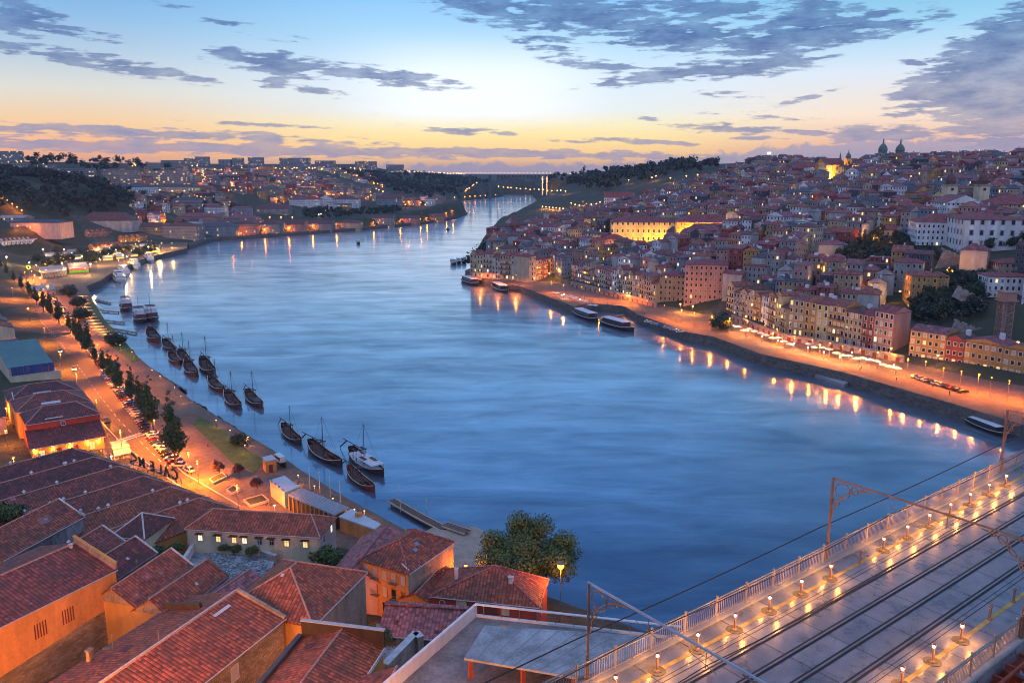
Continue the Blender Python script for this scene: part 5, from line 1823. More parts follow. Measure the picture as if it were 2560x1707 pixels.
mb.build('cabin', M['lattice'], t)
mb = MB()
mb.box((f.x + w * .1, f.y + w * .1, f.z + (top - f.z) / 2), (w * .16, w * .16, top - f.z), 0)
mb.build('shaft', M['fac_flat'], t)
f = G(1896, 640)
s = f.y / FOC
t = thing('tower_crane', 'thin orange tower crane standing among the hillside roofs', 'crane', f)
M['crane'] = plain('crane_orange', (.55, .16, .05), .5, .2, .5)
mb = MB()
zt = Yp(1900, 568, f.y).z
for a in ((-.7, -.7), (.7, -.7), (.7, .7), (-.7, .7)):
 mb.beam((f.x + a[0], f.y + a[1], f.z - 3), (f.x + a[0] + .01, f.y + a[1], zt), .3, .3)
for i in range(14):
 z0, z1 = f.z + (zt - f.z) * i / 14, f.z + (zt - f.z) * (i + 1) / 14
 mb.beam((f.x - .7, f.y - .7, z0), (f.x + .7, f.y - .7, z1), .16, .16)
 mb.beam((f.x + .7, f.y - .7, z0), (f.x + .7, f.y + .7, z1), .16, .16)
mb.build('mast', M['crane'], t)
mb = MB()
mb.beam((f.x - 1.5, f.y - 6, zt + .4), (f.x + 3.5, f.y + 24, zt + .4), .9, .8)
mb.build('jib', M['crane'], t)
mb = MB()
mb.box((f.x - 1.3, f.y - 5, zt - .6), (1.6, 2.0, 1.6))
mb.build('counterweight', M['concrete'], t)

# ---------------------------------------------------------------- riverside rows: window by window
WIN = {}

def rowwin(parent, loc, yaw, w, h, pane, bal):
 key = (w, h, pane, bal)
 if key not in WIN:
  mb = MB()
  fw = .16
  mb.box((0, -.05, 0), (w + 2 * fw, .10, h + 2 * fw))
  fr = mb.build('window', M['white'], loc=(0, 0, 0))
  mb = MB()
  mb.box((0, -.115, 0), (w, .03, h))
  pn = mb.build('pane', M[pane], loc=(0, 0, 0))
  bm = None
  if bal:
   mb = MB()
   mb.box((0, -.5, -h / 2 - .1), (w + .9, .8, .12))
   mb.box((0, -.88, -h / 2 + .42), (w + .9, .05, .10))
   for i in range(7):
    mb.box((-(w + .9) / 2 + (w + .9) * i / 6, -.88, -h / 2 + .2), (.05, .05, .5))
   bm = mb.build('balcony', M['wood_dark'], loc=(0, 0, 0))
  WIN[key] = (fr, pn, bm)
  fr.parent = parent
  pn.parent = fr
  if bm:
   bm.parent = parent
   bm.location = loc
   bm.rotation_euler = (0, 0, yaw)
  fr.location = loc
  fr.rotation_euler = (0, 0, yaw)
  return
 fr, pn, bm = WIN[key]
 a = fr.copy()
 COL.objects.link(a)
 a.parent = parent
 a.location = loc
 a.rotation_euler = (0, 0, yaw)
 c = pn.copy()
 COL.objects.link(c)
 c.parent = a
 if bm:
  c = bm.copy()
  COL.objects.link(c)
  c.parent = parent
  c.location = loc
  c.rotation_euler = (0, 0, yaw)

PW = {}
for nm, c in WALLC:
 PW[nm] = plain('row_plaster_' + nm.replace(' ', '_').replace('-', '_'), c, .85, .25, .3)
random.seed(21)
ROWS = [('peninsula row', [(1176, 692), (1330, 704), (1374, 696)], (13.5, 18.5), 11, 'of the peninsula row, from the river bend'),
  ('upper quay row', [(1428, 703), (1530, 728), (1645, 760)], (11, 15.5), 10, 'of the row above the lit plaza from the river bend'),
  ('cafe row', [(1815, 784), (1907, 812), (1956, 834), (2066, 852), (2238, 890)], (12, 18), 11, 'of the row behind the cafe tables from the square'),
  ('ochre row', [(2270, 896), (2420, 922), (2560, 948), (2680, 970)], (10.5, 12.5), 12, 'of the ochre row beneath the lift tower from the cafes')]
for rname, px, hr, dep, tail in ROWS:
 P_ = [W(u, v, 4.8) for u, v in px]
 cum = [0]
 for a, b in zip(P_, P_[1:]):
  cum.append(cum[-1] + (b - a).length)
 tot = cum[-1]
 s0 = 0
 idx = 0
 while s0 < tot - 3:
  w = random.uniform(5.2, 9.5) if rname != 'ochre row' else random.choice((7.2, 12, 14.4))
  w = min(w, tot - s0)
  sm = s0 + w / 2
  k = max(i for i in range(len(cum) - 1) if cum[i] <= sm)
  tt = (sm - cum[k]) / (cum[k + 1] - cum[k])
  dd = (P_[k + 1] - P_[k]).normalized()
  c = P_[k].lerp(P_[k + 1], tt)
  yaw = math.atan2(dd.y, dd.x)
  back = V3((-dd.y, dd.x, 0))
  if rname == 'ochre row':
   col = 'brick red' if idx % 3 == 1 else 'ochre'
  else:
   col = random.choice(['white', 'cream', 'ochre', 'pink', 'grey', 'tan', 'pale yellow', 'cream', 'brick red', 'blue-grey'])
  h = random.uniform(*hr)
  nf = max(3, round(h / 3.3))
  rk = random.choice(['gx', 'gx', 'hip', 'gy'])
  rc = random.choice(['red', 'red', 'pinkish', 'brown', 'orange'])
  on = ['first', 'second', 'third', 'fourth', 'fifth', 'sixth', 'seventh', 'eighth', 'ninth', 'tenth', 'eleventh', 'twelfth', 'thirteenth', 'fourteenth', 'fifteenth', 'sixteenth', 'seventeenth', 'eighteenth', 'nineteenth', 'twentieth'] + ['%dth' % q for q in range(21, 60)]
  ctr = c + back * (dep / 2)
  t = thing('row_house', '%s house, %s %s' % (col, on[idx], tail), 'house', (ctr.x, ctr.y, 4.8), 0, rname)
  wm, rm = MB(), MB()
  hshape(wm, rm, ctr, yaw, w - .05, dep, 4.8, h, rk, random.uniform(1.6, 2.8), 2.0)
  wm.build('wall', PW[col], t)
  ro = rm.build('roof', TR[rc], t)
  if random.random() < .5:
   mb = MB()
   q = ctr + dd * (w * .2) + back * 2
   mb.box((q.x, q.y, 4.8 + h + 2.2), (1.6, 1.6, 2.4), yaw)
   mb.build('dormer', M['white'], ro)
  nw = max(2, round(w / 2.5))
  fh = h / nf
  for fl in range(nf):
   for j in range(nw):
    x = -w / 2 + (j + .5) * w / nw
    r_ = random.random()
    pane = 'lit' if r_ < (.04 if fl else .22) else ('lit_pale' if r_ > .985 else ('shutter' if r_ > .75 else 'glass'))
    p = c + dd * x - back * .001
    tall = fl > 0 and rname != 'ochre row'
    rowwin(t, (p.x - ctr.x, p.y - ctr.y, fl * fh + fh * .52), yaw, 1.1, 1.9 if tall or fl == 0 else 1.5, pane, tall and fl < nf - 1 and (idx % 2 == 0))
  OCC.append((ctr.x, ctr.y, max(w, dep) * .55))
  s0 += w
  idx += 1
for k, (px, zt, lb) in enumerate((([(1428, 716), (1530, 740), (1640, 768)], 8.2, 'orange-lit arcaded quay wall below the upper house row'), ([(1830, 800), (1960, 850), (2066, 866), (2260, 906)], 7.6, 'long arcaded gallery wall behind the cafe tables'))):
 P_ = [W(u, v, 4.7) for u, v in px]
 t = thing('arcade_wall', lb, 'wall', P_[0])
 mb = MB()
 for a, b in zip(P_, P_[1:]):
  mb.beam(V3((a.x, a.y, (4.6 + zt) / 2)), V3((b.x, b.y, (4.6 + zt) / 2)), .9, zt - 4.6)
 mb.build('masonry', M['masonry_pale'], t)
 for a, b in zip(P_, P_[1:]):
  n = int((b - a).length / 5)
  d = (b - a).normalized()
  for i in range(n):
   p = a.lerp(b, (i + .5) / n)
   mb = MB()
   o_ = V3((d.y, -d.x, 0)) * .47
   q = [p + d * x + o_ * s_ for x, s_ in ((-.9, .9), (.9, .9), (.9, 1.03), (-.9, 1.03))]
   mb.prism([(w_.x, w_.y) for w_ in q], 4.6, 6.4)
   mb.build('archway', M['door_red'], t)

# ---------------------------------------------------------------- the hillside town
sd = W(2400, 1014, 0) - W(1434, 766, 0)
SHYAW = math.atan2(sd.y, sd.x)
TOWN = [(1185, 668, 640), (1300, 664, 640), (1420, 676, 585), (1560, 700, 520), (1660, 730, 490), (1830, 745, 455), (2000, 790, 405), (2150, 840, 370), (2300, 870, 345), (2560, 900, 318), (2760, 930, 300), (2900, 700, 330), (2800, 430, 700), (2560, 426, 760), (2420, 424, 900), (2250, 436, 870), (2100, 446, 850), (1900, 432, 1000), (1780, 440, 1050), (1600, 480, 1060), (1460, 500, 1080), (1385, 545, 960), (1330, 585, 860), (1240, 612, 800), (1190, 640, 720)]
TP = np.array([(Yp(u, v, y).x, Yp(u, v, y).y) for u, v, y in TOWN])
def circ(u, v, y, r):
 p = Yp(u, v, y)
 return (p.x, p.y, r)

GREEN = [circ(1545, 632, 625, 20), circ(1600, 635, 612, 26), circ(1665, 635, 608, 24), circ(1600, 622, 640, 20), circ(1665, 622, 640, 20), circ(1740, 625, 615, 16), circ(1800, 620, 610, 12), circ(1480, 610, 660, 14), circ(2500, 840, 326, 17), circ(2450, 815, 335, 15), circ(2545, 850, 322, 16), circ(2580, 800, 340, 20), circ(2520, 770, 350, 18), circ(2303, 545, 585, 14), circ(2410, 560, 475, 12), circ(2100, 480, 760, 12), circ(2320, 755, 378, 16), circ(2220, 470, 770, 14), circ(2085, 462, 800, 16), circ(2130, 640, 470, 30), circ(2200, 620, 470, 34), circ(2330, 630, 440, 26), circ(2350, 770, 365, 27), circ(2410, 760, 360, 24), circ(2420, 690, 395, 20), circ(2120, 470, 780, 26), circ(2010, 610, 560, 12), circ(2290, 470, 720, 22), circ(2480, 640, 430, 15), circ(2460, 740, 365, 20)]
random.seed(5)
HS = []
ca, sa = math.cos(SHYAW), math.sin(SHYAW)
org = W(1300, 716, 0)
for i in range(-22, 75):
 for j in range(0, 60):
  sx, sy = i * 8.6 + (j % 2) * 4, j * 10.2
  x = org.x + sx * ca - sy * sa + random.uniform(-1.6, 1.6)
  y = org.y + sx * sa + sy * ca + random.uniform(-1.6, 1.6)
  HS.append((x, y, random.random(), random.random(), random.random(), random.random(), random.random(), i, j))
hxy = np.array([(h[0], h[1]) for h in HS])
okk = inside(hxy, TP) & ~inside(hxy, RIVA) & (dist_poly(hxy, RIVA) > 22)
hz = ground_h(hxy)
recs = []
GAPS = []
for h, ok, z in zip(HS, okk, hz):
 if not ok:
  continue
 x, y = h[0], h[1]
 if any((x - a) ** 2 + (y - b) ** 2 < (r + 4.5) ** 2 for a, b, r in OCC) or any((x - a) ** 2 + (y - b) ** 2 < r * r for a, b, r in GREEN):
  continue
 if h[6] < .075:
  GAPS.append((x, y, z))
  continue
 dist = math.hypot(x, y)
 recs.append((dist, x, y, z, h))
recs.sort(key=lambda r: r[0])
print('town houses', len(recs))
NIND = 205
sw, sr = MB(), MB()
wnames = [nm for nm, _ in WALLC]
WW = [5, 4, 2, 4, 4, 3, 3, 3, 2, 3]
rnames = ['red', 'brown', 'pinkish', 'slate', 'orange']
stm = [M['fac_' + n] for n in wnames] + [M['fac_flat'], M['blank_dark']]
used = {}
for n_, (dist, x, y, z, h) in enumerate(recs):
 rnd = random.Random(int(h[2] * 1e9))
 yaw = SHYAW + math.sin(x * .011) * .30 + math.sin(y * .017 + 1) * .25 + rnd.uniform(-.04, .04)
 if rnd.random() < .25:
  yaw += math.pi / 2
 w, d = rnd.choice((5.5, 7, 8.6, 8.8, 9.5, 13)) * rnd.uniform(.9, 1.1), rnd.uniform(8.5, 13)
 nf = rnd.choice((2, 3, 3, 4, 4, 5, 5))
 hh = nf * 3.2 + rnd.uniform(0, .8)
 kind = rnd.choices(('gx', 'gy', 'hip', 'flat'), (4, 3, 4, .6))[0]
 wi = rnd.choices(range(len(wnames)), WW)[0]
 ri = rnd.choices(range(5), (5, 4, 4, 2, 2))[0]
 rz = rnd.uniform(1.4, 3.2)
 sidem = rnd.random() < .35
 if n_ < NIND:
  row = h[8] + 1
  col = h[7]
  rk = {'gx': 'gabled', 'gy': 'gable-fronted', 'hip': 'hip-roofed', 'flat': 'flat-roofed'}[kind]
  lb = '%s %d-storey %s house with %s roof' % (wnames[wi], nf, rk, {'pinkish': 'pinkish tile', 'slate': 'dark slate', 'red': 'red tile', 'brown': 'brown tile', 'orange': 'orange tile'}[rnames[ri]])
  u_, v_ = 1280 + 0, 0
  q = np.array([x, y, z - CAMH])
  cz = q @ _f
  pu, pv = 1280 + FOC * (q @ _r) / cz, 853.5 - FOC * (q @ _u) / cz
  marks = [(1466, 552, 'the golden church'), (1608, 575, 'the floodlit palace'), (1760, 710, 'the pink corner block'), (1896, 600, 'the orange crane'), (2130, 640, 'the dark garden trees'), (2320, 700, 'the three touching gables'), (2503, 790, 'the lift tower'), (2300, 500, 'the golden church front'), (2060, 850, 'the cafe row'), (1280, 650, 'the peninsula row'), (1530, 720, 'the upper quay row'), (2400, 920, 'the ochre row'), (2480, 580, 'the large white palace'), (2255, 655, 'the purple-roofed garden house'), (2400, 760, 'the dark green slope')]
  mk = min(marks, key=lambda a: (a[0] - pu) ** 2 + (a[1] - pv) ** 2 * 2)
  rel = ('above' if pv < mk[1] - 25 else 'below' if pv > mk[1] + 25 else 'beside')
  lb = '%s, %s %s' % (lb, rel, mk[2])
  used.setdefault(lb, []).append(None)
  k_ = len(used[lb])
  if k_ > 1:
   lb = lb.replace(' house with', ' house (%s of these) with' % on[k_ - 1], 1)
  t = thing('hillside_house', lb, 'house', (x, y, z), 0, 'houses climbing the hillside')
  wm, rm = MB(), MB()
  hshape(wm, rm, (x, y), yaw, w, d, z, hh, kind, rz, 6, mside=1 if sidem else None)
  wm.build('wall', [M['fac_' + wnames[wi]], M['fac_flat']], t)
  ro = rm.build('roof', TR[rnames[ri]], t)
  if rnd.random() < .55:
   mb = MB()
   mb.box((x + rnd.uniform(-2, 2), y + rnd.uniform(-2, 2), z + hh + rz + .3), (.8, .7, 2.0), yaw)
   mb.build('chimney', M['cap_white'], ro)
  if rnd.random() < .35 and kind != 'flat':
   mb = MB()
   mb.box((x - 2 * math.sin(yaw) * -1, y - 2 * math.cos(yaw), z + hh + rz * .5 + .5), (1.8, 2.2, 1.8), yaw)
   mb.build('dormer', M['white'], ro)
 else:
  hshape(sw, sr, (x, y), yaw, w, d, z, hh, kind, rz, 6, mw=wi, mr=ri, mside=(10 if rnd.random() < .7 else 11) if sidem else None)
  if rnd.random() < .5:
   sw.box((x + rnd.uniform(-2, 2), y + rnd.uniform(-2, 2), z + hh + rz + .3), (.8, .7, 2.0), yaw, 0)
t = thing('distant_town', None, None)
t['kind'] = 'stuff'
sw.build('house_walls', stm, t)
sr.build('house_roofs', [TR[r_] for r_ in rnames], t)
# ------------------------------------------------------------------ left bank: street houses, kiosks, warehouses
M['teal'] = plain('teal_membrane', (.085, .19, .185), .7, .2, .2, fine=.06)
M['blue_panel'] = plain('blue_glazed_panel', (.03, .08, .26), .15, .2, .5)

def quadroof(name, label, cat, px, zt, zb, roofmat, wallmat, th=.3, over=.25, extra=None):
 """flat-roofed pavilion from its four roof corners"""
 Q = [W(u, v, zt) for u, v in px]
 c = sum(Q, V3((0, 0, 0))) / 4
 t = thing(name, label, cat, (c.x, c.y, zb))
 mb = MB()
 mb.prism([(p.x, p.y) for p in Q], zt - th, zt)
 mb.build('roof', M[roofmat], t)
 mb = MB()
 q = [c + (p - c) * .955 for p in Q]
 mb.prism([(p.x, p.y) for p in q], zb, zt - th)
 mb.build('wall', M[wallmat], t)
 return t, Q, q

f0, f1 = W(82, 1150, 4.8), W(262, 1118, 4.8)
d = (f1 - f0).normalized()
nn = V3((-d.y, d.x, 0))
LN = (f1 - f0).length
bR = Bld('restaurant', 'restaurant with five glowing wall lamps under its sloping tiled roof', 'restaurant', f0, d, nn, LN, 6.5, 4, 8.3, 11.2, 'shed', 'ochre', 'roof_dark', over=.5)
for k in range(5):
 a = .8 + k * (LN - 3.2) / 3.4 if k < 4 else LN - 1.2
 mb = MB()
 p = bR.P(a, -.25, 7.4)
 mb.lathe(p, [(.12, -.1), (.22, .05), (.06, .2)], 7)
 lo = mb.build('wall_lamp', M['warm'], bR.t)
 plight(bR.t, bR.P(a, -.55, 7.0) - V3(bR.t.location), 170, (1.0, .50, .12), .12)
for k in range(4):
 a = 2.4 + k * (LN - 3.0) / 3.6
 bR.win(0, a, 6.0, 1.3, 2.1, 'door_red' if k in (1, 2) else 'lit', 'ochre')
b = Bld('street_house', 'deep red house with two-step tiled roof directly behind the lamp-lit restaurant', 'house', f0 + nn * 6.6, d, nn, LN + .6, 13, 4, 13.2, 16.0, 'hip', 'red_wall', 'roof_dark', h1=5, h2=5)
b.win(0, LN * .5, 12, .9, 1.0)
b.on_slope('roof_ladder', 'cap_white', 0, 5, 1.2, 4.5, .3)
b = Bld('street_house', 'old dark-tiled house, middle one of the three stepped houses on the alley', 'house', f0 + nn * 20.2 - d * 1, d, nn, LN + 1.5, 15, 4, 13.6, 16.4, 'hip', 'ochre', 'roof_old', h1=6, h2=6)
b.on_slope('roof_patch', 'cap_white', 0, 7, 2.0, 5, 1.2)
b = Bld('street_house', 'dark-tiled house with a small grey gable, next to the blue glazed panels', 'house', f0 + nn * 36 - d * 1.5, d, nn, LN + 2, 15, 4, 13.2, 16.0, 'hip', 'cream', 'roof_dark', h1=6, h2=6)
b.on_slope('grey_gable', 'gutter', 0, 7, 1.5, 5, 1.6, .1, .05)
b.on_slope('zinc_strip', 'cap_white', 0, 1.5, .6, .3, 4.5)
for k in range(5):
 b.win(1, 1.5 + k * 2.8, 8.5, 1.0, 1.7, 'lit' if k in (1, 4) else 'glass', 'cap_white')
f0, f1 = W(24, 942, 8), W(150, 925, 8)
d = (f1 - f0).normalized()
nn = V3((-d.y, d.x, 0))
LT_ = (f1 - f0).length
bT = Bld('teal_hall', 'hall with big flat teal roof above a band of blue glazed panels', 'hall', f0, d, nn, LT_ * .86, 30, 4, 11.2, 15.6, 'shed', 'cream', 'teal', over=.2, gutter=False)
for k in range(8):
 a = .6 + k * LT_ / 8.2
 if a + LT_ / 9 < LT_:
  mb = MB()
  q = [bT.P(x, y, 0) for x, y in ((a, -1.2), (a + LT_ / 9, -1.2), (a + LT_ / 9, -.9), (a, -.9))]
  mb.prism([(p.x, p.y) for p in q], 8.4, 11.6)
  mb.build('glazed_panel', M['blue_panel'], bT.t)
bT.box_on('front_gallery', 'cream', 0, LT_, -1.1, 0, 4, 8.3)
b = Bld('flat_roof_house', 'cluster of dark flat roofs behind the teal-roofed hall', 'house', f0 + nn * 31 - d * 10, d, nn, LT_ + 4, 22, 4, 12.5, 13.6, 'hip', 'pink_wall', 'dark_roof', h1=8, h2=8)
b = Bld('flat_roof_house', 'dark slate-roofed house with white skylights, next up the road from the teal hall', 'house', f0 + nn * 56 - d * 14, d, nn, LT_ + 2, 20, 4, 11.5, 13.8, 'gable', 'cream', 'dark_roof')
b.on_slope('skylight', 'cap_white', 0, 12, 3, 2.5, 1.5)
P_ = [W(u, v, 4.6) for u, v in ((98, 858), (60, 815), (20, 768), (-40, 705), (-90, 660))]
random.seed(77)
k = 0
for a, b_ in zip(P_, P_[1:]):
 dd = (b_ - a).normalized()
 lf = V3((-dd.y, dd.x, 0))
 n = int((b_ - a).length / 15)
 for i in range(n):
  o_ = a + dd * (15 * i) + lf * 9
  for rw in range(2):
   zz = random.uniform(9, 14)
   Bld('roadside_house', '%s house along the far road, %s past the teal-roofed hall%s' % (('cream', 'pink', 'ochre')[k % 3], on[k], ' in the rear line' if rw else ''), 'house', o_ + lf * (rw * 19), dd, lf, 14.2, 16, 3, zz, zz + random.uniform(2, 3), random.choice(('gable', 'hip')), ('cream', 'pink_wall', 'ochre')[k % 3], random.choice(('roof_dark', 'roof_old', 'dark_roof', 'roof_red')), group='houses along the far road')
  k += 1
b = Bld('alley_house', 'house with dim side wall left of the alley lamps', 'house', W(-100, 1110, 5), d, nn, 12, 40, 4, 11, 13.4, 'gable', 'pink_wall', 'roof_dark')
t, Q, q = quadroof('kiosk', 'small orange wooden kiosk with pale blue roof on the quay', 'kiosk', [(655, 1142), (680, 1136), (691, 1146), (663, 1152)], 8.0, 4.6, 'metal_roof', 'orange_wall')
mb = MB()
p = (q[2] + q[3]) / 2
mb.box((p.x, p.y - .3, 5.7), (1.0, .1, 2.0), .3)
mb.build('door', M['door_red'], t)
t, Q, q = quadroof('pavilion', 'flat white-roofed pavilion next to the long grey glass-sided pavilion', 'pavilion', [(673, 1200), (711, 1188), (748, 1216), (711, 1230)], 8.6, 4.6, 'metal_roof', 'tan_' if 0 else 'cream')
for k in range(4):
 mb = MB()
 p = q[0].lerp(q[3], (k + .5) / 4)
 mb.box((p.x, p.y, 8.75), (.35, .35, .5))
 mb.build('roof_vent', M['iron'], t)
t, Q, q = quadroof('pavilion', 'long grey ribbed-roof pavilion with dark glass side on the quay', 'pavilion', [(720, 1236), (754, 1219), (871, 1267), (836, 1287)], 8.4, 4.6, 'metal_roof', 'wood_dark')
M['rib_roof'] = plain('grey_rib_roof', (.27, .29, .32), .5, .2, .3)
t.children[0].data.materials[0] = M['rib_roof']
mb = MB()
for k in range(9):
 a, b_ = Q[0].lerp(Q[1], (k + .5) / 9), Q[3].lerp(Q[2], (k + .5) / 9)
 mb.beam(a + ZU * .06, b_ + ZU * .06, .10, .12)
mb.build('roof_rib', M['gutter'], t)
mb = MB()
for k in range(11):
 a = q[0].lerp(q[3], k / 10)
 o_ = V3((-.15, -.25, 0))
 mb.beam(V3((a.x, a.y, 4.6)) + o_, V3((a.x, a.y, 8.2)) + o_, .25, .12)
mb.build('mullion', M['ochre'], t)
t, Q, q = quadroof('pavilion', 'low lilac-white roofed pavilion at the end of the quay, with an orange box on it', 'pavilion', [(846, 1290), (878, 1271), (953, 1309), (936, 1322)], 8.0, 4.6, 'metal_roof', 'orange_wall')
mb = MB()
p = W(897, 1290, 8.0)
mb.box((p.x, p.y, 8.4), (1.4, 1.0, .8), .4)
mb.build('roof_box', M['orange_wall'], t)
for (px, zt, lb, wm_) in (([(96, 668), (160, 662), (168, 676), (104, 684)], 8.5, 'long flat-roofed grey pavilion under the ring sign on the far esplanade', 'fac_grey'), ([(110, 632), (190, 622), (196, 632), (116, 644)], 8.5, 'pale flat-roofed pavilion behind the ring sign', 'fac_cream'), ([(230, 618), (300, 610), (306, 618), (238, 628)], 8.5, 'flat glass pavilion deep in the lamplit esplanade', 'fac_grey'), ([(75, 715), (130, 706), (140, 722), (84, 734)], 8, 'flat-roofed block beside the brightest orange lamp', 'fac_cream')):
 quadroof('pavilion', lb, 'pavilion', px, zt, 4.6, 'concrete', wm_)
random.seed(63)
k = 0
for i in range(9):
 for j in range(2):
  u = 112 + i * 33 + random.uniform(-5, 5) + j * 12
  v = 664 - (u - 100) * .16 - 16 + j * 17 + random.uniform(-3, 3)
  if 150 < u < 230 and j == 1 or u > 372:
   continue
  w_ = random.uniform(15, 24)
  zt = random.uniform(7.2, 8.6)
  t, Q, q = quadroof('market_stall', '%s flat-roofed stall with lit front, %s line of the esplanade' % (on[i], 'river-side' if j else 'rear'), 'stall', [(u, v), (u + w_, v - 1.5), (u + w_ + 4, v + 4), (u + 3, v + 6)], zt, 4.6, ('concrete', 'teal', 'metal_roof')[k % 3], 'fac_tan')
  mb = MB()
  mb.beam(Q[3] - ZU * (zt - 5.9) + V3((0, -.15, 0)), Q[2] - ZU * (zt - 5.9) + V3((0, -.15, 0)), .1, 1.3)
  mb.build('lit_front', M['lit_pale' if k % 2 else 'lit'], t)
  k += 1
M['pink_glow'] = emit('pink_sign_light', (.75, .10, .22), .9)
M['green_glow'] = emit('green_sign_light', (.15, .55, .06), .8)
t, Q, q = quadroof('funfair_stall', 'brightly lit stall with pink roof band and green front', 'stall', [(168, 658), (214, 655), (222, 668), (172, 672)], 8.4, 4.6, 'pink_wall', 'ochre')
for nm, mt, z0, z1 in (('lit_fascia', 'pink_glow', 7.6, 8.3), ('lit_counter', 'green_glow', 5.0, 6.2)):
 mb = MB()
 mb.beam(Q[3] - ZU * (8.4 - (z0 + z1) / 2) + V3((0, -.5, 0)), Q[2] - ZU * (8.4 - (z0 + z1) / 2) + V3((0, -.5, 0)), .3, z1 - z0)
 mb.build(nm, M[mt], t)
p = W(71, 668, 13)
t = thing('ring_sign', 'glowing yellow-green ring sign on a pole at the esplanade', 'sign', (p.x, p.y, 4.6))
mb = MB()
ring(mb, p, 1.25, .28, V3((1, 0, 0)), ZU, 18)
mb.build('ring', emit('ring_light', (.55, .95, .08), 1.6), t)
mb = MB()
mb.tube((p.x, p.y, 4.6), (p.x, p.y, 11.6), .2, n=6)
mb.build('pole', M['iron'], t)

# ---------------------------------------------------------------- far left buildings
ga = 'apartment blocks along the left skyline'
for (u0, u1, vb, ve, y, lb, wl) in ((0, 48, 404, 378, 1500, 'broad brown apartment block at the left end of the skyline', 'fac_apartment'), (461, 485, 415, 396, 1950, 'low apartment block beside the first skyline tower with a stepped top', 'fac_apartment'), (489, 520, 415, 392, 1950, 'stepped apartment tower, tallest of the left skyline', 'fac_apartment'),
         (547, 577, 416, 399, 2000, 'wide apartment block in the gap before the twin skyline towers', 'fac_apartment'), (581, 606, 416, 395, 2000, 'apartment tower, first of the twin skyline towers', 'fac_apartment'), (621, 656, 416, 394, 2000, 'apartment tower, second of the twin skyline towers', 'fac_apartment'),
         (700, 773, 418, 395, 2050, 'long stepped grey apartment slab in the middle of the left skyline', 'fac_apartment'), (788, 836, 418, 402, 2100, 'low wide apartment block right after the long skyline slab', 'fac_apartment'), (888, 912, 418, 403, 2150, 'small apartment block with amber lights below the skyline notch', 'fac_apartment_pink'), (916, 940, 419, 404, 2150, 'small gabled block next to the amber-lit skyline block', 'fac_apartment'), (966, 1008, 426, 412, 2250, 'farthest low apartment block before the bare ridge', 'fac_apartment'),
         (257, 340, 452, 426, 1250, 'long apartment block with an orange glow on its front', 'fac_apartment_pink'), (365, 463, 453, 427, 1280, 'pinkish apartment block lit orange along its foot', 'fac_apartment_pink'), (132, 228, 448, 421, 1220, 'apartment block with dark balcony stripes above the wooded hill', 'fac_apartment'), (366, 402, 428, 407, 1500, 'balconied apartment tower behind the pinkish block', 'fac_apartment'), (404, 460, 424, 401, 1600, 'plain dim apartment block left of the stepped tower', 'fac_apartment'), (0, 62, 426, 407, 1200, 'pale low apartment block above the wooded hill', 'fac_apartment'), (65, 128, 424, 412, 1250, 'pale terraced block at the edge of the wood', 'fac_apartment'), (480, 560, 452, 436, 1500, 'dim office block with amber lamps before the stepped tower', 'fac_apartment')):
 far('apartment_block', lb, 'apartment block', u0, u1, vb, ve, ve, wl, 'concrete', 'flat', 16, 0, ga, y=y)
gw = 'riverside warehouses of the left bank'
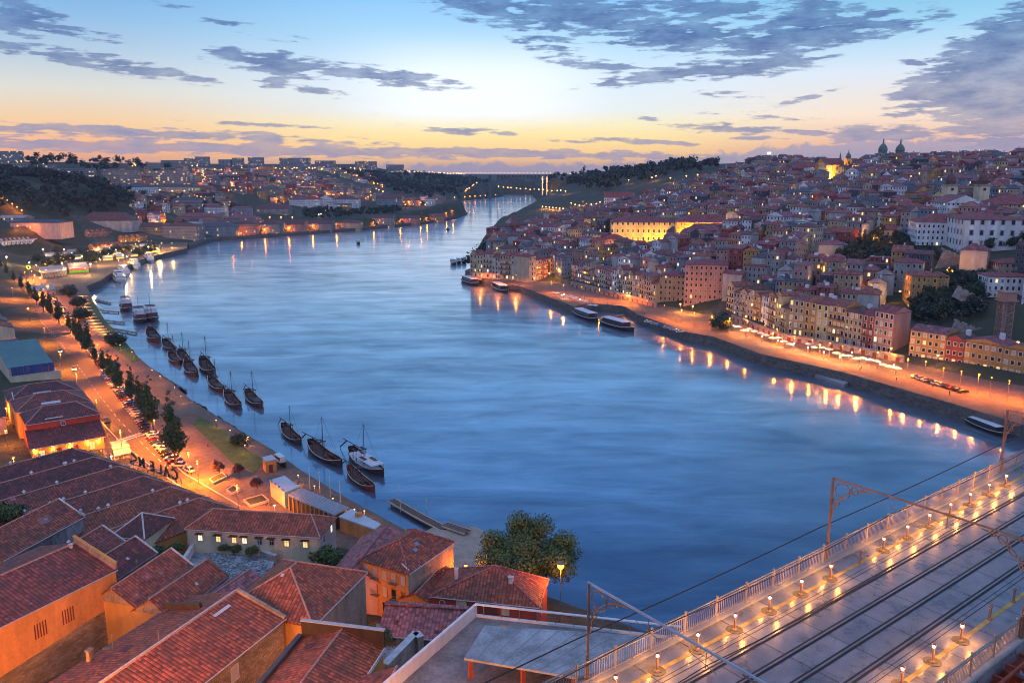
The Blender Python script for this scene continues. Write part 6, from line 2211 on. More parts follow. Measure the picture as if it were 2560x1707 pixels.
for (u0, u1, vb, ve, vr, wl, rf, kd, lb) in ((26, 153, 582, 557, 548, 'pink_wall', 'dark_roof', 'hip', 'long pinkish warehouse wall with three orange lamps at the left edge'), (199, 328, 568, 552, 530, 'fac_flat', 'tr_brown', 'hip', 'huge dark hipped warehouse roof below the wood'),
           (408, 494, 598, 566, 557, 'fac_grey', 'tr_brown', 'hip', 'grey-white waterside warehouse with one arched orange lamp glow'), (500, 585, 592, 566, 555, 'fac_blue-grey', 'tr_slate', 'hip', 'bluish waterside warehouse before the lit landing stage'), (588, 640, 589, 560, 551, 'fac_pink', 'tr_brown', 'hip', 'rosy waterside warehouse behind the lit landing stage'), (642, 700, 586, 560, 550, 'fac_grey', 'tr_brown', 'hip', 'plum-grey waterside warehouse right after the rosy one'), (703, 762, 584, 560, 550, 'fac_pink', 'tr_brown', 'gx', 'warehouse with three bright street lamps above its roof'), (765, 830, 580, 560, 551, 'fac_grey', 'tr_brown', 'gx', 'low dusky warehouse half-way along the arched lamp row'), (833, 900, 576, 557, 550, 'fac_cream', 'tr_brown', 'hip', 'warehouse at the bend of the lamp-lit embankment'),
           (918, 982, 565, 545, 538, 'fac_grey', 'tr_brown', 'gx', 'long row of small-windowed sheds past the embankment bend'), (985, 1048, 562, 546, 539, 'fac_pink', 'tr_brown', 'gx', 'row of sheds near the glowing headland'), (1052, 1110, 556, 540, 534, 'fac_tan', 'tr_red', 'gx', 'orange-lit sheds on the headland'), (724, 800, 518, 499, 491, 'fac_white', 'tr_red', 'hip', 'long white hillside lodge with five white lamps'), (802, 830, 518, 495, 488, 'fac_white', 'tr_brown', 'gy', 'tall white gabled lodge beside the five-lamp lodge'), (834, 896, 518, 498, 490, 'fac_white', 'tr_brown', 'hip', 'white hillside lodge with dark windows, next along from the tall gable'), (940, 1003, 515, 497, 487, 'fac_blue-grey', 'tr_brown', 'gx', 'bluish gabled lodges on the slope above the sheds'), (646, 703, 490, 474, 464, 'fac_tan', 'tr_slate', 'hip', 'broad pale roof lit orange from below on the middle slope'), (278, 380, 482, 468, 460, 'fac_white', 'tr_slate', 'hip', 'long low white lodge with arched openings behind the wood'), (385, 490, 482, 468, 461, 'fac_cream', 'tr_slate', 'hip', 'pale low lodge with a floodlight at its end'), (422, 498, 519, 502, 492, 'fac_white', 'dark_roof', 'hip', 'bright white house with a dark roof alone on the slope'),
           (330, 410, 584, 568, 556, 'fac_tan', 'tr_brown', 'hip', 'plain dark-roofed store behind the orange gables'), (560, 640, 558, 546, 536, 'fac_grey', 'tr_pinkish', 'hip', 'dim lodge with purple roof above the waterside warehouses'), (440, 540, 556, 542, 532, 'fac_pink', 'tr_pinkish', 'hip', 'long purple roof above the grey-white warehouse'), (640, 720, 535, 522, 512, 'fac_grey', 'tr_brown', 'gx', 'dim shed on the dark slope under the white lodges'), (-10, 60, 560, 545, 538, 'fac_grey', 'concrete', 'gx', 'pale-roofed market shed beside the climbing street lamps')):
 far('warehouse', lb, 'warehouse', u0, u1, vb, ve, vr, wl, rf, kd, None, random.uniform(-.08, .08), gw)
gg = 'small gabled stores in rows'
for (u0, n, w_, vb, ve, vr, wl, nm) in ((222, 5, 13, 626, 616, 607, 'fac_ochre', 'orange-lit front row'), (0, 7, 11, 614, 602, 594, 'fac_white', 'saw-toothed white row'), (296, 4, 14, 606, 594, 586, 'fac_ochre', 'upper orange row'), (212, 4, 13, 592, 580, 572, 'fac_pink', 'dusky rear row')):
 for k in range(n):
  far('gabled_store', 'small gabled store, %s of the %s behind the esplanade' % (on[k], nm), 'warehouse', u0 + k * w_, u0 + k * w_ + w_ - .4, vb - k * .8, ve - k * .8, vr - k * .8, wl, 'tr_brown', 'gy', 16, 0, gg)
random.seed(9)
LP = np.array([tuple(G(u, v).to_2d()) for u, v in ((330, 585), (640, 565), (900, 548), (1060, 540), (1120, 530), (1080, 500), (1010, 480), (960, 455), (900, 436), (760, 424), (500, 430), (250, 440), (340, 500))])
mn, mx_ = LP.min(0), LP.max(0)
cand = np.column_stack([np.random.RandomState(4).uniform(mn[0], mx_[0], 5200), np.random.RandomState(5).uniform(mn[1], mx_[1], 5200)])
okk = inside(cand, LP) & ~inside(cand, RIVA) & (dist_poly(cand, RIVA) > 30)
cand = cand[okk]
hz = ground_h(cand)
nzv = np.sin(cand[:, 0] * .012 + 1.0) + np.sin(cand[:, 1] * .009 + .4) + np.sin((cand[:, 0] + cand[:, 1]) * .02)
sw, sr = MB(), MB()
placed = []
for (x, y), z, nzz in zip(cand, hz, nzv):
 if nzz < -.35 or any((x - a) ** 2 + (y - b) ** 2 < (r + 7) ** 2 for a, b, r in OCC) or any(abs(x - a) < 15 and abs(y - b) < 15 for a, b in placed):
  continue
 placed.append((x, y))
 rnd = random.Random(len(placed))
 big = rnd.random() < .15
 w, d = (rnd.uniform(18, 34), rnd.uniform(10, 15)) if big else (rnd.uniform(7, 14), rnd.uniform(8, 12))
 hshape(sw, sr, (x, y), rnd.uniform(-.5, .5), w, d, z, rnd.choice((4, 6.5, 6.5, 9.5, 12)), rnd.choice(('gx', 'hip', 'gy', 'gx')), rnd.uniform(1.5, 2.8), 5, mw=rnd.choices(range(10), WW)[0], mr=rnd.choices(range(5), (3, 5, 4, 4, 1))[0])
print('left houses', len(placed))
t = thing('distant_suburb', None, None)
t['kind'] = 'stuff'
sw.build('house_walls', [M['fac_' + n] for n in wnames], t)
sr.build('house_roofs', [TR[r_] for r_ in rnames], t)

# ---------------------------------------------------------------- far arch bridge over the river mouth
AY = 2350
t = thing('arch_bridge', 'far concrete arch bridge with a string of lamps along its deck', 'bridge', Yp(1295, 470, AY))
M['pale_concrete'] = plain('pale_concrete', (.14, .14, .14), .8, .15, .05)
a0, a1 = Yp(1120, 437.5, AY), Yp(1450, 437.5, AY)
mb = MB()
mb.beam(a0, a1, 20, 2.2)
mb.build('deck', M['pale_concrete'], t)
mb = MB()
L0, L1, apex = Yp(1240, 463, AY), Yp(1352, 466, AY), Yp(1296, 443, AY).z
prev = None
for i in range(25):
 s_ = i / 24
 p = L0.lerp(L1, s_)
 p.z = p.z + (apex - p.z) * (1 - (2 * s_ - 1) ** 2)
 if prev is not None:
  mb.beam(prev, p, 12, 2.8)
 prev = p
mb.build('arch', M['pale_concrete'], t)
mb = MB()
for i in range(1, 24, 2):
 s_ = i / 24
 p = L0.lerp(L1, s_)
 z_ = p.z + (apex - p.z) * (1 - (2 * s_ - 1) ** 2)
 if a0.z - z_ > 4:
  mb.beam((p.x, p.y, z_), (p.x + .01, p.y, a0.z - 1.2), 1.2, 6)
for u in (1175, 1225, 1390):
 p = Yp(u, 437.5, AY)
 mb.beam((p.x, p.y, gz(p.x, p.y) - 5), (p.x + .01, p.y, a0.z - 1), 2, 8)
mb.build('spandrel_column', M['pale_concrete'], t)
for u in (1356, 1367):
 mb = MB()
 yq = G(1362, 484).y - 20
 p, q = Yp(u, 479, yq), Yp(u, 441, yq)
 mb.beam(p - ZU * 8, V3((p.x + .01, p.y, q.z)), 2.4, 2.4)
 mb.build('lit_pylon', M['white'], t)
 for dz_ in (.15, .5, .85):
  plight(t, V3((p.x, p.y - 14, p.z + (q.z - p.z) * dz_)) - V3(t.location), 4500, (1.0, .42, .07), .6)
# ------------------------------------------------------------------ foliage
def leafmat(name, c1, c2, scale=.35):
 m, g = newmat(name)
 geo = g.n('ShaderNodeNewGeometry')
 tc = g.n('ShaderNodeTexCoord')
 n = g.n('ShaderNodeTexNoise', i_Vector=tc.outputs['Object'], i_Scale=scale, i_Detail=4.0)
 f = g.m('ADD', g.m('MULTIPLY', geo.outputs['Random Per Island'], .55), g.m('MULTIPLY', g.rng(n.outputs['Fac'], .35, .65), .45))
 c = g.mix(f, (*c1, 1), (*c2, 1))
 finish(g, i_Base_Color=c, i_Roughness=.6)
 return m

M['leaf'] = leafmat('leaf_green', (.018, .045, .012), (.085, .15, .032))
M['leaf_dark'] = leafmat('leaf_dark', (.010, .022, .010), (.038, .065, .022))
M['leaf_mid'] = leafmat('leaf_mid', (.012, .032, .010), (.055, .10, .024))
M['leaf_big'] = leafmat('leaf_big', (.022, .055, .014), (.12, .19, .045))
M['leaf_red'] = leafmat('leaf_purple', (.040, .014, .018), (.10, .035, .04))
M['leaf_far'] = leafmat('leaf_far', (.010, .020, .012), (.030, .048, .026), .05)
M['bark'] = plain('bark', (.09, .065, .045), .9, .3, 2.0)

def leaves(mb, lobes, n, size, rnd):
 tot = sum(r[3] ** 2 for r in lobes)
 for (x, y, z, r, rz) in lobes:
  k = int(n * r * r / tot)
  for _ in range(k):
   while True:
    a = V3((rnd.gauss(0, 1), rnd.gauss(0, 1), rnd.gauss(0, 1)))
    if a.length > .01:
     break
   a.normalize()
   rr = r * (rnd.random() ** .35) * rnd.uniform(.85, 1.08)
   p = V3((x + a.x * rr, y + a.y * rr, z + a.z * rr * rz))
   s_ = size * rnd.uniform(.6, 1.3)
   nn_ = (a + V3((rnd.uniform(-.8, .8), rnd.uniform(-.8, .8), rnd.uniform(-.3, 1.0)))).normalized()
   t1 = nn_.orthogonal().normalized()
   t1 = Matrix.Rotation(rnd.uniform(0, 6.28), 3, nn_) @ t1
   t2 = nn_.cross(t1)
   mb.poly([p + t1 * s_, p + t2 * s_ * .6, p - t1 * s_, p - t2 * s_ * .6], 0, uv=False)

def make_tree(name, label, cat, lobes, n, size, th, tr, leaf='leaf', seed=1, group=None):
 rnd = random.Random(seed)
 t = thing(name, label, cat, (0, 0, 0), 0, group)
 mb = MB()
 mb.tube((0, 0, -.3), (0, 0, th * .55), tr, tr * .75, 7)
 mb.tube((0, 0, th * .55), (tr * .3, 0, th), tr * .75, tr * .45, 7)
 for (x, y, z, r, rz) in lobes[:7]:
  mb.tube((0, 0, th * .5), (x * .8, y * .8, z), tr * .4, tr * .12, 5)
 mb.build('trunk', M['bark'], t)
 mb = MB()
 leaves(mb, lobes, n, size, rnd)
 mb.build('crown', M[leaf], t)
 KIDS[t.name] = [(c, list(c.children)) for c in t.children]
 return t

rnd = random.Random(3)
lob = []
for i in range(34):
 a = rnd.uniform(0, 6.28)
 r_ = 8.2 * rnd.random() ** .5
 lob.append((r_ * math.cos(a), r_ * math.sin(a), 6.6 + rnd.uniform(-3.6, 4.6) * (1 - r_ / 14), rnd.uniform(2.4, 3.4), .8))
lob += [(-6.8, 0, 9.6, 2.4, .9), (-1.5, 2, 12.2, 2.7, .9), (2.8, 1, 12.0, 2.6, .9), (7, 0, 9.2, 2.7, .9), (0, 0, 6.8, 6.8, .8), (-4.8, 0, 6, 4.4, .8), (4.8, 0, 6, 4.4, .8)]
bt = make_tree('broadleaf_tree', 'big round green tree on the beach behind the dark red house', 'tree', lob, 40000, .25, 6.5, .55, 'leaf_big', 4)
p = W(1318, 1462, 4.2)
bt.location = (p.x, p.y, 4.0)
prot = []
for k in range(3):
 rnd = random.Random(20 + k)
 lob = []
 for i in range(16):
  z = 2.9 + i * .56
  rr = 1.7 * min(1.0, (i + 2.0) / 4.0) * (1 - max(0, i - 3) / 13.5)
  lob.append((rnd.uniform(-.5, .5), rnd.uniform(-.5, .5), z, max(.32, rr * rnd.uniform(.8, 1.15)), .8))
 prot.append(make_tree('promenade_tree', 'x', 'tree', lob, 2600, .24, 6.5, .20, 'leaf_mid', 30 + k))
PT = [(440, 1168, 1000), (380, 1085, 958), (354, 1045, 952), (330, 1012, 925), (300, 985, 900), (278, 960, 886), (260, 938, 876), (238, 912, 862), (222, 892, 815), (205, 872, 803), (190, 850, 795), (176, 832, 785), (148, 812, 752), (128, 798, 738), (110, 780, 728), (92, 764, 714), (74, 748, 702), (55, 728, 690), (36, 708, 676), (18, 690, 660), (4, 676, 648)]
gt = 'row of upright promenade trees'
tl = ['upright promenade tree nearest the zebra crossing, largest of the row'] + ['%s upright tree of the promenade row, going away from the large one' % on[i] for i in range(1, 21)]
for i, (u, v, vt) in enumerate(PT):
 p = W(u, v, QZ)
 h = Yp(u, vt, p.y).z - QZ
 sc_ = h / 12.0
 src = prot[i % 3]
 if i < 3:
  src.location = p
  src.scale = (sc_ * 1.12, sc_ * 1.12, sc_ * 1.2)
  tag(src, tl[i], 'tree', gt)
 else:
  dup(src, p, i * 1.3, tl[i], gt, (sc_ * 1.12, sc_ * 1.12, sc_ * 1.2))
rnd = random.Random(8)
lob = [(rnd.uniform(-1, 1), rnd.uniform(-1, 1), 3.6 + rnd.uniform(-.8, 1.0), rnd.uniform(.8, 1.3), .8) for _ in range(9)]
pt_ = make_tree('purple_tree', 'small purple-leaved tree by the plaza planters, nearest the white car', 'tree', lob, 1100, .20, 3.2, .10, 'leaf_red', 9)
pt_.location = W(550, 1196, QZ)
for u, v, lb in ((645, 1236, 'purple-leaved tree in the corner planter nearest the quay pavilions'), (600, 1200, 'small purple-leaved tree by the middle planter')):
 dup(pt_, W(u, v, QZ), 1.0, lb, None, .95)
for px, lb in (([(600, 1221), (579, 1232), (566, 1222), (585, 1212)], 'low planter box in the middle of the plaza'), ([(609, 1248), (655, 1235), (672, 1249), (626, 1263)], 'planter box nearest the pavilions'), ([(524, 1195), (556, 1180), (566, 1190), (533, 1206)], 'planter box under the small purple tree')):
 P_ = [W(u, v, QZ + .5) for u, v in px]
 t = thing('planter', lb, 'planter', (P_[0].x, P_[0].y, QZ))
 mb = MB()
 for a, b in zip(P_, P_[1:] + P_[:1]):
  mb.beam(V3((a.x, a.y, QZ + .27)), V3((b.x, b.y, QZ + .27)), .3, .54)
 mb.build('kerb_wall', M['kerb'], t)
 mb = MB()
 mb.poly([V3((p.x, p.y, QZ + .4)) for p in P_])
 mb.build('soil', M['ground'], t)
lob = [(0, 0, 1.6, 1.9, .75), (1.1, .4, 1.4, 1.4, .7), (-1.0, .3, 1.3, 1.4, .7), (.2, -1, 1.3, 1.3, .7)]
bu = make_tree('round_bush', 'dark round bush at the edge of the riverside lawn', 'bush', lob, 1500, .22, 1.4, .1, 'leaf_dark', 12)
bu.location = W(287, 862, QZ)
bu.scale = (2.3, 2.3, 2.0)
for (u, v, s_, lb, lf) in ((600, 1112, 1.25, 'leaning dark bush by the boulders between the lawns', 0), (197, 768, 2.2, 'dark bush beside the lit curved steps', 0), (205, 800, 2.4, 'second dark bush beside the lit curved steps', 0), (175, 742, 2.6, 'dark palm-like bush near the brightest orange lamp', 0), (150, 640, 3.0, 'dim tree clump among the esplanade pavilions', 0), (1805, 825, 2.9, 'dark round clipped tree on the lit riverside square', 0)):
 z = QZ
 dup(bu, W(u, v, z), u * .1, lb, None, s_)
for i in range(12):
 u = 95 + i * 24 + (i * 37) % 17
 dup(bu, W(u, 655 - i * 3.2 + (i * 53) % 19, QZ), i, 'green tree among the lamps of the crowded esplanade', 'esplanade trees', 2.4 + (i % 3) * .5)
bg_ = make_tree('garden_bush', 'leafy bush between the mossy row and the small cream house', 'bush', [(0, 0, 1.3, 1.3, .8), (1.2, .2, 1.1, 1.1, .8), (-1.1, -.2, 1.0, 1.0, .8)], 1300, .17, 1.2, .08, 'leaf', 15)
bg_.location = W(395, 1390, 10.5)
for (u, v, z, s_, lb) in ((440, 1378, 10.5, .8, 'small bright bush by the white yard wall'), (10, 1305, 14.5, 1.8, 'bright green bush at the left edge above the warehouse roofs'), (35, 1298, 14, 1.5, 'green bush peeping over the mouldy-walled house'), (565, 1378, 9.5, .8, 'hedge clump under the lit windows, nearer the rubble yard wall'), (600, 1378, 9.5, .9, 'hedge clump under the dark windows of the long building'), (640, 1385, 9.3, .9, 'hedge clump at the end of the rubble yard'), (815, 1412, 8, 1.75, 'leafy garden tree at the end wall of the long lit building'), (960, 1600, 12, .9, 'weeds along the stained stone wall')):
 dup(bg_, W(u, v, z), u * .3, lb, None, s_)
rnd = random.Random(31)
lob = [(rnd.uniform(-2, 2), rnd.uniform(-2, 2), 5.5 + rnd.uniform(-2, 2.2), rnd.uniform(1.5, 2.4), .85) for _ in range(10)]
ht = make_tree('hill_tree', 'x', 'tree', lob, 1000, .5, 5.0, .25, 'leaf_dark', 33)
HT = [(2100, 655), (2118, 650), (2135, 665), (2150, 640), (2165, 628), (2180, 640), (2190, 610), (2205, 605), (2150, 610), (2130, 690), (2090, 680), (2230, 600), (2245, 610), (2255, 590), (2350, 590), (2365, 600), (2385, 598), (2400, 590), (2370, 605), (2330, 650), (2345, 660), (2300, 660), (2270, 640), (2520, 625), (2540, 622), (2470, 630), (2310, 760), (2330, 770), (2350, 780), (2300, 780), (2320, 795), (2345, 800), (2370, 790), (2290, 800), (2380, 770), (2395, 755), (2410, 745), (2425, 760), (2440, 720), (2455, 735), (2405, 710), (2390, 730), (2430, 780), (2370, 760), (2085, 490), (2105, 492), (2120, 495), (2140, 490), (2130, 485), (2300, 470), (2320, 465), (2340, 470), (2285, 460), (2010, 615), (2025, 612), (2000, 470), (2035, 470)]
gh = 'dark garden trees on the right hillside'
fst = True
for i, (u, v) in enumerate(HT):
 p = G(u, v)
 zone = 'below the spires on the ridge' if v < 500 and u < 2200 else 'behind the golden church front' if v < 500 else 'in the dark garden around the purple-roofed house' if u < 2280 else 'around the foot of the large white palace' if v < 670 and u > 2340 else 'on the dark green slope by the three touching gables'
 lb = 'dark leafy tree %s' % zone
 s_ = .8 + .5 * ((i * 37) % 10) / 10
 if fst:
  fst = False
  ht.location = p
  tag(ht, lb, 'tree', gh + ' ' + zone)
 else:
  dup(ht, p, i * .9, lb, gh + ' ' + zone, s_)
GAPS.sort(key=lambda q: math.hypot(q[0], q[1]))
for i, (x, y, z) in enumerate(GAPS[:70]):
 dup(ht, (x, y, z), i * .7, 'dark tree growing in a gap between the old town roofs', 'trees in gaps of the old town', .75 + (i % 5) * .14)
rs = np.random.RandomState(12)

def wood(name, px, n, hgt, size, per, ys=None):
 pl = np.array([tuple((G(u, v) if ys is None else Yp(u, v, ys[i])).to_2d()) for i, (u, v) in enumerate(px)])
 mn, mx_ = pl.min(0), pl.max(0)
 c = np.column_stack([rs.uniform(mn[0], mx_[0], n * 6), rs.uniform(mn[1], mx_[1], n * 6)])
 c = c[inside(c, pl) & ~inside(c, RIVA)][:n]
 z = ground_h(c)
 mb = MB()
 rnd = random.Random(len(px) + n)
 for (x, y), zz in zip(c, z):
  h = hgt * rnd.uniform(.7, 1.25)
  r = h * rnd.uniform(.30, .42)
  lobes = [(x + rnd.uniform(-r, r) * .6, y + rnd.uniform(-r, r) * .6, zz + h * rnd.uniform(.45, .8), r * rnd.uniform(.6, .9), .9) for _ in range(3)]
  leaves(mb, lobes, per, size, rnd)
 o = mb.build(name, M['leaf_far'])
 tag(o, kind='stuff')

wood('wooded_hill', [(-80, 430), (40, 432), (150, 445), (250, 456), (325, 490), (335, 520), (300, 545), (180, 552), (90, 545), (-80, 520)], 620, 13, 1.5, 70)
wood('far_woodland', [(850, 432), (960, 436), (1100, 442), (1235, 455), (1235, 480), (1130, 492), (1080, 500), (1010, 490), (960, 470), (900, 455)], 520, 15, 2.6, 34)
wood('far_woodland', [(1380, 478), (1480, 482), (1560, 470), (1640, 450), (1780, 432), (1780, 420), (1640, 424), (1500, 432), (1400, 446), (1340, 460)], 520, 15, 2.6, 34)
wood('slope_woodland', [(340, 490), (520, 490), (620, 520), (600, 540), (480, 530), (360, 545)], 120, 9, 1.4, 40)
wood('slope_woodland', [(760, 530), (900, 525), (1010, 520), (1000, 535), (880, 545), (760, 555)], 110, 9, 1.8, 40)
wood('skyline_woodland', [(1540, 425), (1700, 425), (1795, 425), (1795, 420), (1700, 420), (1540, 420)], 90, 14, 2.2, 50, [1500, 1300, 1150, 1230, 1500, 1650])
wood('skyline_woodland', [(70, 420), (300, 420), (420, 420), (420, 416), (300, 415), (70, 412)], 60, 16, 2.4, 40, [1300, 1400, 1500, 1600, 1600, 1500])
wood('slope_woodland', [(2290, 720), (2400, 690), (2470, 720), (2470, 800), (2400, 810), (2310, 820), (2270, 790)], 150, 6, .8, 50)
wood('slope_woodland', [(2080, 640), (2200, 590), (2290, 600), (2290, 640), (2180, 690), (2090, 700)], 140, 6, .9, 50)
wood('slope_woodland', [(1165, 672), (1200, 640), (1240, 618), (1285, 600), (1300, 606), (1240, 640), (1200, 668)], 60, 12, 1.1, 60)
# ------------------------------------------------------------------ boats
M['hull_dark'] = plain('tarred_hull', (.030, .024, .022), .45, .3, .6)
M['hull_white'] = plain('white_hull', (.62, .64, .66), .35, .1, .4)
M['hull_red'] = plain('red_hull', (.22, .04, .025), .45, .3, .6)
M['gunwale'] = plain('pale_gunwale', (.50, .40, .32), .5, .15, 1)
M['deckwood'] = plain('deck_planks', (.065, .035, .025), .6, .35, 1.5)
M['barrel'] = plain('oak_barrel', (.06, .03, .022), .6, .3, 2)
M['boat_blue'] = plain('blue_stripe', (.03, .07, .28), .4, .15, .6)
M['awn_white'] = plain('white_awning', (.60, .63, .68), .6, .08, .3)

def hull(mb, L, B, D, bow, stern, fb=.9, fs=.55, m=0, n=14, k=5):
 """open hull: bow at +x; D freeboard amidships, bow/stern extra sheer"""
 rows = []
 for i in range(n + 1):
  s = i / n
  x = -L / 2 + L * s
  wf = math.sin(math.pi * min(1, max(0, (s * (1 - 0) + 0))) * .5 + 0) if False else 0
  e = abs(2 * s - 1)
  pw = 2.6 if s > .5 else 3.2
  bw = B / 2 * (1 - e ** pw * (fb if s > .5 else fs)) + .02
  sh = D + (bow if s > .5 else stern) * e ** 2.4
  row = []
  for j in range(-k, k + 1):
   t = j / k
   a = abs(t)
   y = bw * (math.sin(a * math.pi / 2) ** .75) * (1 if t > 0 else -1) if t else 0
   z = -.55 + (sh + .55) * (1 - math.cos(a * math.pi / 2)) ** 1.0
   row.append(V3((x, y, z)))
  rows.append(row)
 for a, b in zip(rows, rows[1:]):
  for j in range(2 * k):
   mb.poly([a[j], b[j], b[j + 1], a[j + 1]], m)
 for r_ in (rows[0], rows[-1]):
  mb.poly(r_, m)
 return [r_[0] for r_ in rows], [r_[-1] for r_ in rows]

def deck(mb, l, r, dz, m=0, i0=1, i1=-1):
 a, b = l[i0:i1], r[i0:i1]
 for i in range(len(a) - 1):
  mb.poly([a[i] * .96 + V3((0, 0, -dz)), a[i + 1] * .96 + V3((0, 0, -dz)), b[i + 1] * .96 + V3((0, 0, -dz)), b[i] * .96 + V3((0, 0, -dz))], m)

def rabelo(name, label, hm='hull_dark', cargo=True, mast=True, roof=False):
 t = thing(name, label, 'boat')
 L, B = 20.0, 4.6
 mb = MB()
 l, r_ = hull(mb, L, B, 1.0, 1.3, 2.2)
 mb.build('hull', M[hm], t, smooth=True)
 mb = MB()
 for S in (l, r_):
  for a, b in zip(S, S[1:]):
   mb.beam(a, b, .20, .16)
 mb.build('gunwale', M['gunwale'], t)
 mb = MB()
 deck(mb, l, r_, .55, 0, 1, -1)
 mb.build('deck', M['deckwood' if not roof else 'awn_white'], t)
 mb = MB()
 for x in (-5.6, -3.6):
  for y in (-1.4, 1.4):
   mb.tube((x, y, .5), (x, y, 3.7), .09, n=5)
 mb.beam((-5.9, -1.5, 3.7), (-5.9, 1.5, 3.7), .16, .14)
 for y in (-1.4, 0, 1.4):
  mb.beam((-6.3, y, 3.62), (-3.2, y, 3.62), .5, .08)
 mb.beam((-3.4, -1.9, 3.8), (-3.4, 1.9, 3.8), .2, .2)
 mb.build('steering_platform', M['wood_dark'], t)
 mb = MB()
 mb.tube((-3.0, 0, 4.3), (-16.0, .4, 3.6), .11, .14, 6)
 mb.beam((-13.5, .35, 3.6), (-18.8, .5, .2), .09, .40)
 mb.build('steering_oar', M['wood_dark'], t)
 if mast:
  mb = MB()
  mb.tube((-1.5, 0, .2), (-1.3, 0, 12.2), .13, .06, 7)
  mb.tube((-1.4, -.5, 11.2), (-1.4, .5, 11.2), .05, n=5)
  mb.build('mast', M['wood_dark'], t)
  mb = MB()
  for q in ((9.2, 0, 2.1), (-6, 1.6, 1.2), (-6, -1.6, 1.2), (2.5, 2.1, 1.0), (2.5, -2.1, 1.0)):
   mb.tube((-1.3, 0, 11.9), q, .022, n=4, cap=False)
  mb.build('rigging', M['wood_dark'], t)
 if cargo:
  for q, (x, y, z) in enumerate([(1.2 + i * 1.25, y, .95) for i in range(4) for y in (-.75, .75)] + [(1.8 + i * 1.3, 0, 1.75) for i in range(3)]):
   mb = MB()
   mb.tube((x - .55, y, z), (x, y, z), .34, .44, 9)
   mb.tube((x, y, z), (x + .55, y, z), .44, .34, 9)
   mb.build('barrel', M['barrel'], t)
 if roof:
  mb = MB()
  mb.box((1.6, 0, 2.35), (10.5, 3.9, .12))
  mb.build('awning', M['awn_white'], t)
  mb = MB()
  for k in range(7):
   mb.box((-3.0 + k * 1.55, 0, 2.44), (.12, 3.9, .06))
  mb.build('awning_rib', M['gunwale'], t)
  for y in (-1.05, 1.05):
   mb = MB()
   mb.box((1.0 + y, y, 2.52), (3.4, .95, .12))
   mb.build('roof_panel', M['wood_dark'], t)
  for x in (-3.4, 1.5, 6.4):
   mb = MB()
   for y in (-1.85, 1.85):
    mb.tube((x, y, .5), (x, y, 2.3), .05, n=5)
   mb.build('awning_post', M['iron'], t)
 KIDS[t.name] = [(c, list(c.children)) for c in t.children]
 return t

def lay(src, bow, stern, label, L=20.0, group=None, first=[None], fixed=True):
 b, s_ = W(*bow, 0), W(*stern, 0)
 c = (b + s_) / 2
 yaw = math.atan2(b.y - s_.y, b.x - s_.x)
 ln = (b - s_).length
 sc_ = max(.45, min(1.3, ln / L * .86)) if fixed else 1.0
 if not src.get('laid'):
  src['laid'] = 1
  src.location = c
  src.rotation_euler = (0, 0, yaw)
  src.scale = (sc_,) * 3
  tag(src, label, 'boat', group)
  return src
 t = dup(src, c, yaw, label, group, sc_)
 return t

gb = 'traditional wooden wine boats moored off the quay'
r1 = rabelo('wine_boat', 'x')
M['hull_brown'] = plain('brown_hull', (.075, .035, .022), .5, .3, .6)
r1b = rabelo('wine_boat', 'x', 'hull_brown', cargo=False)
mb = MB()
mb.box((2.2, 0, 1.2), (6.5, 2.6, .9))
o = mb.build('cargo_cover', M['wood_dark'], loc=(0, 0, 0))
o.parent = r1b
KIDS[r1b.name] = [(c, list(c.children)) for c in r1b.children]
for bow, stern, lb in (((862, 1172), (770, 1118), 'dark wooden wine boat with pale gunwale, moored next to the white-roofed one'), ((756, 1116), (706, 1073), 'dark wine boat moored alone between the leaning bush and the pale-edged boat'), ((658, 1024), (616, 988), 'dark wine boat with a tall mast, outermost of the pair off the boulders'), ((602, 1028), (566, 990), 'dark wine boat with a tall mast, inner one of the pair off the boulders'),
                       ((563, 984), (524, 954), 'mastless-looking dark wine boat next in line towards the city'), ((535, 942), (505, 908), 'wine boat lying outside the line, off the second boulder slope'), ((490, 946), (467, 914), 'small wine boat nearest the second boulder slope'), ((472, 912), (450, 886), 'right one of two wine boats moored side by side'), ((450, 914), (426, 890), 'left one of two wine boats moored side by side'), ((440, 882), (410, 860), 'wine boat moored beyond the side-by-side pair'), ((397, 860), (374, 834), 'lone small wine boat below the three cabin boats')):
 lay(r1b if bow[0] in (658, 563, 490, 450, 397) else r1, bow, stern, lb, 20.0, gb)
r2 = rabelo('wine_boat', 'x', roof=True, cargo=False)
lay(r2, (966, 1196), (872, 1136), 'large wine boat with white ribbed awning and two dark roof panels', 20, gb)
r3 = rabelo('wine_boat', 'x', 'hull_red', cargo=True, mast=False)
lay(r3, (942, 1234), (868, 1180), 'red-lit wine boat without a mast, closest to the quay pavilions', 20, gb)

M['barn_red'] = plain('faded_red_cabin', (.13, .045, .035), .6, .3, .8)

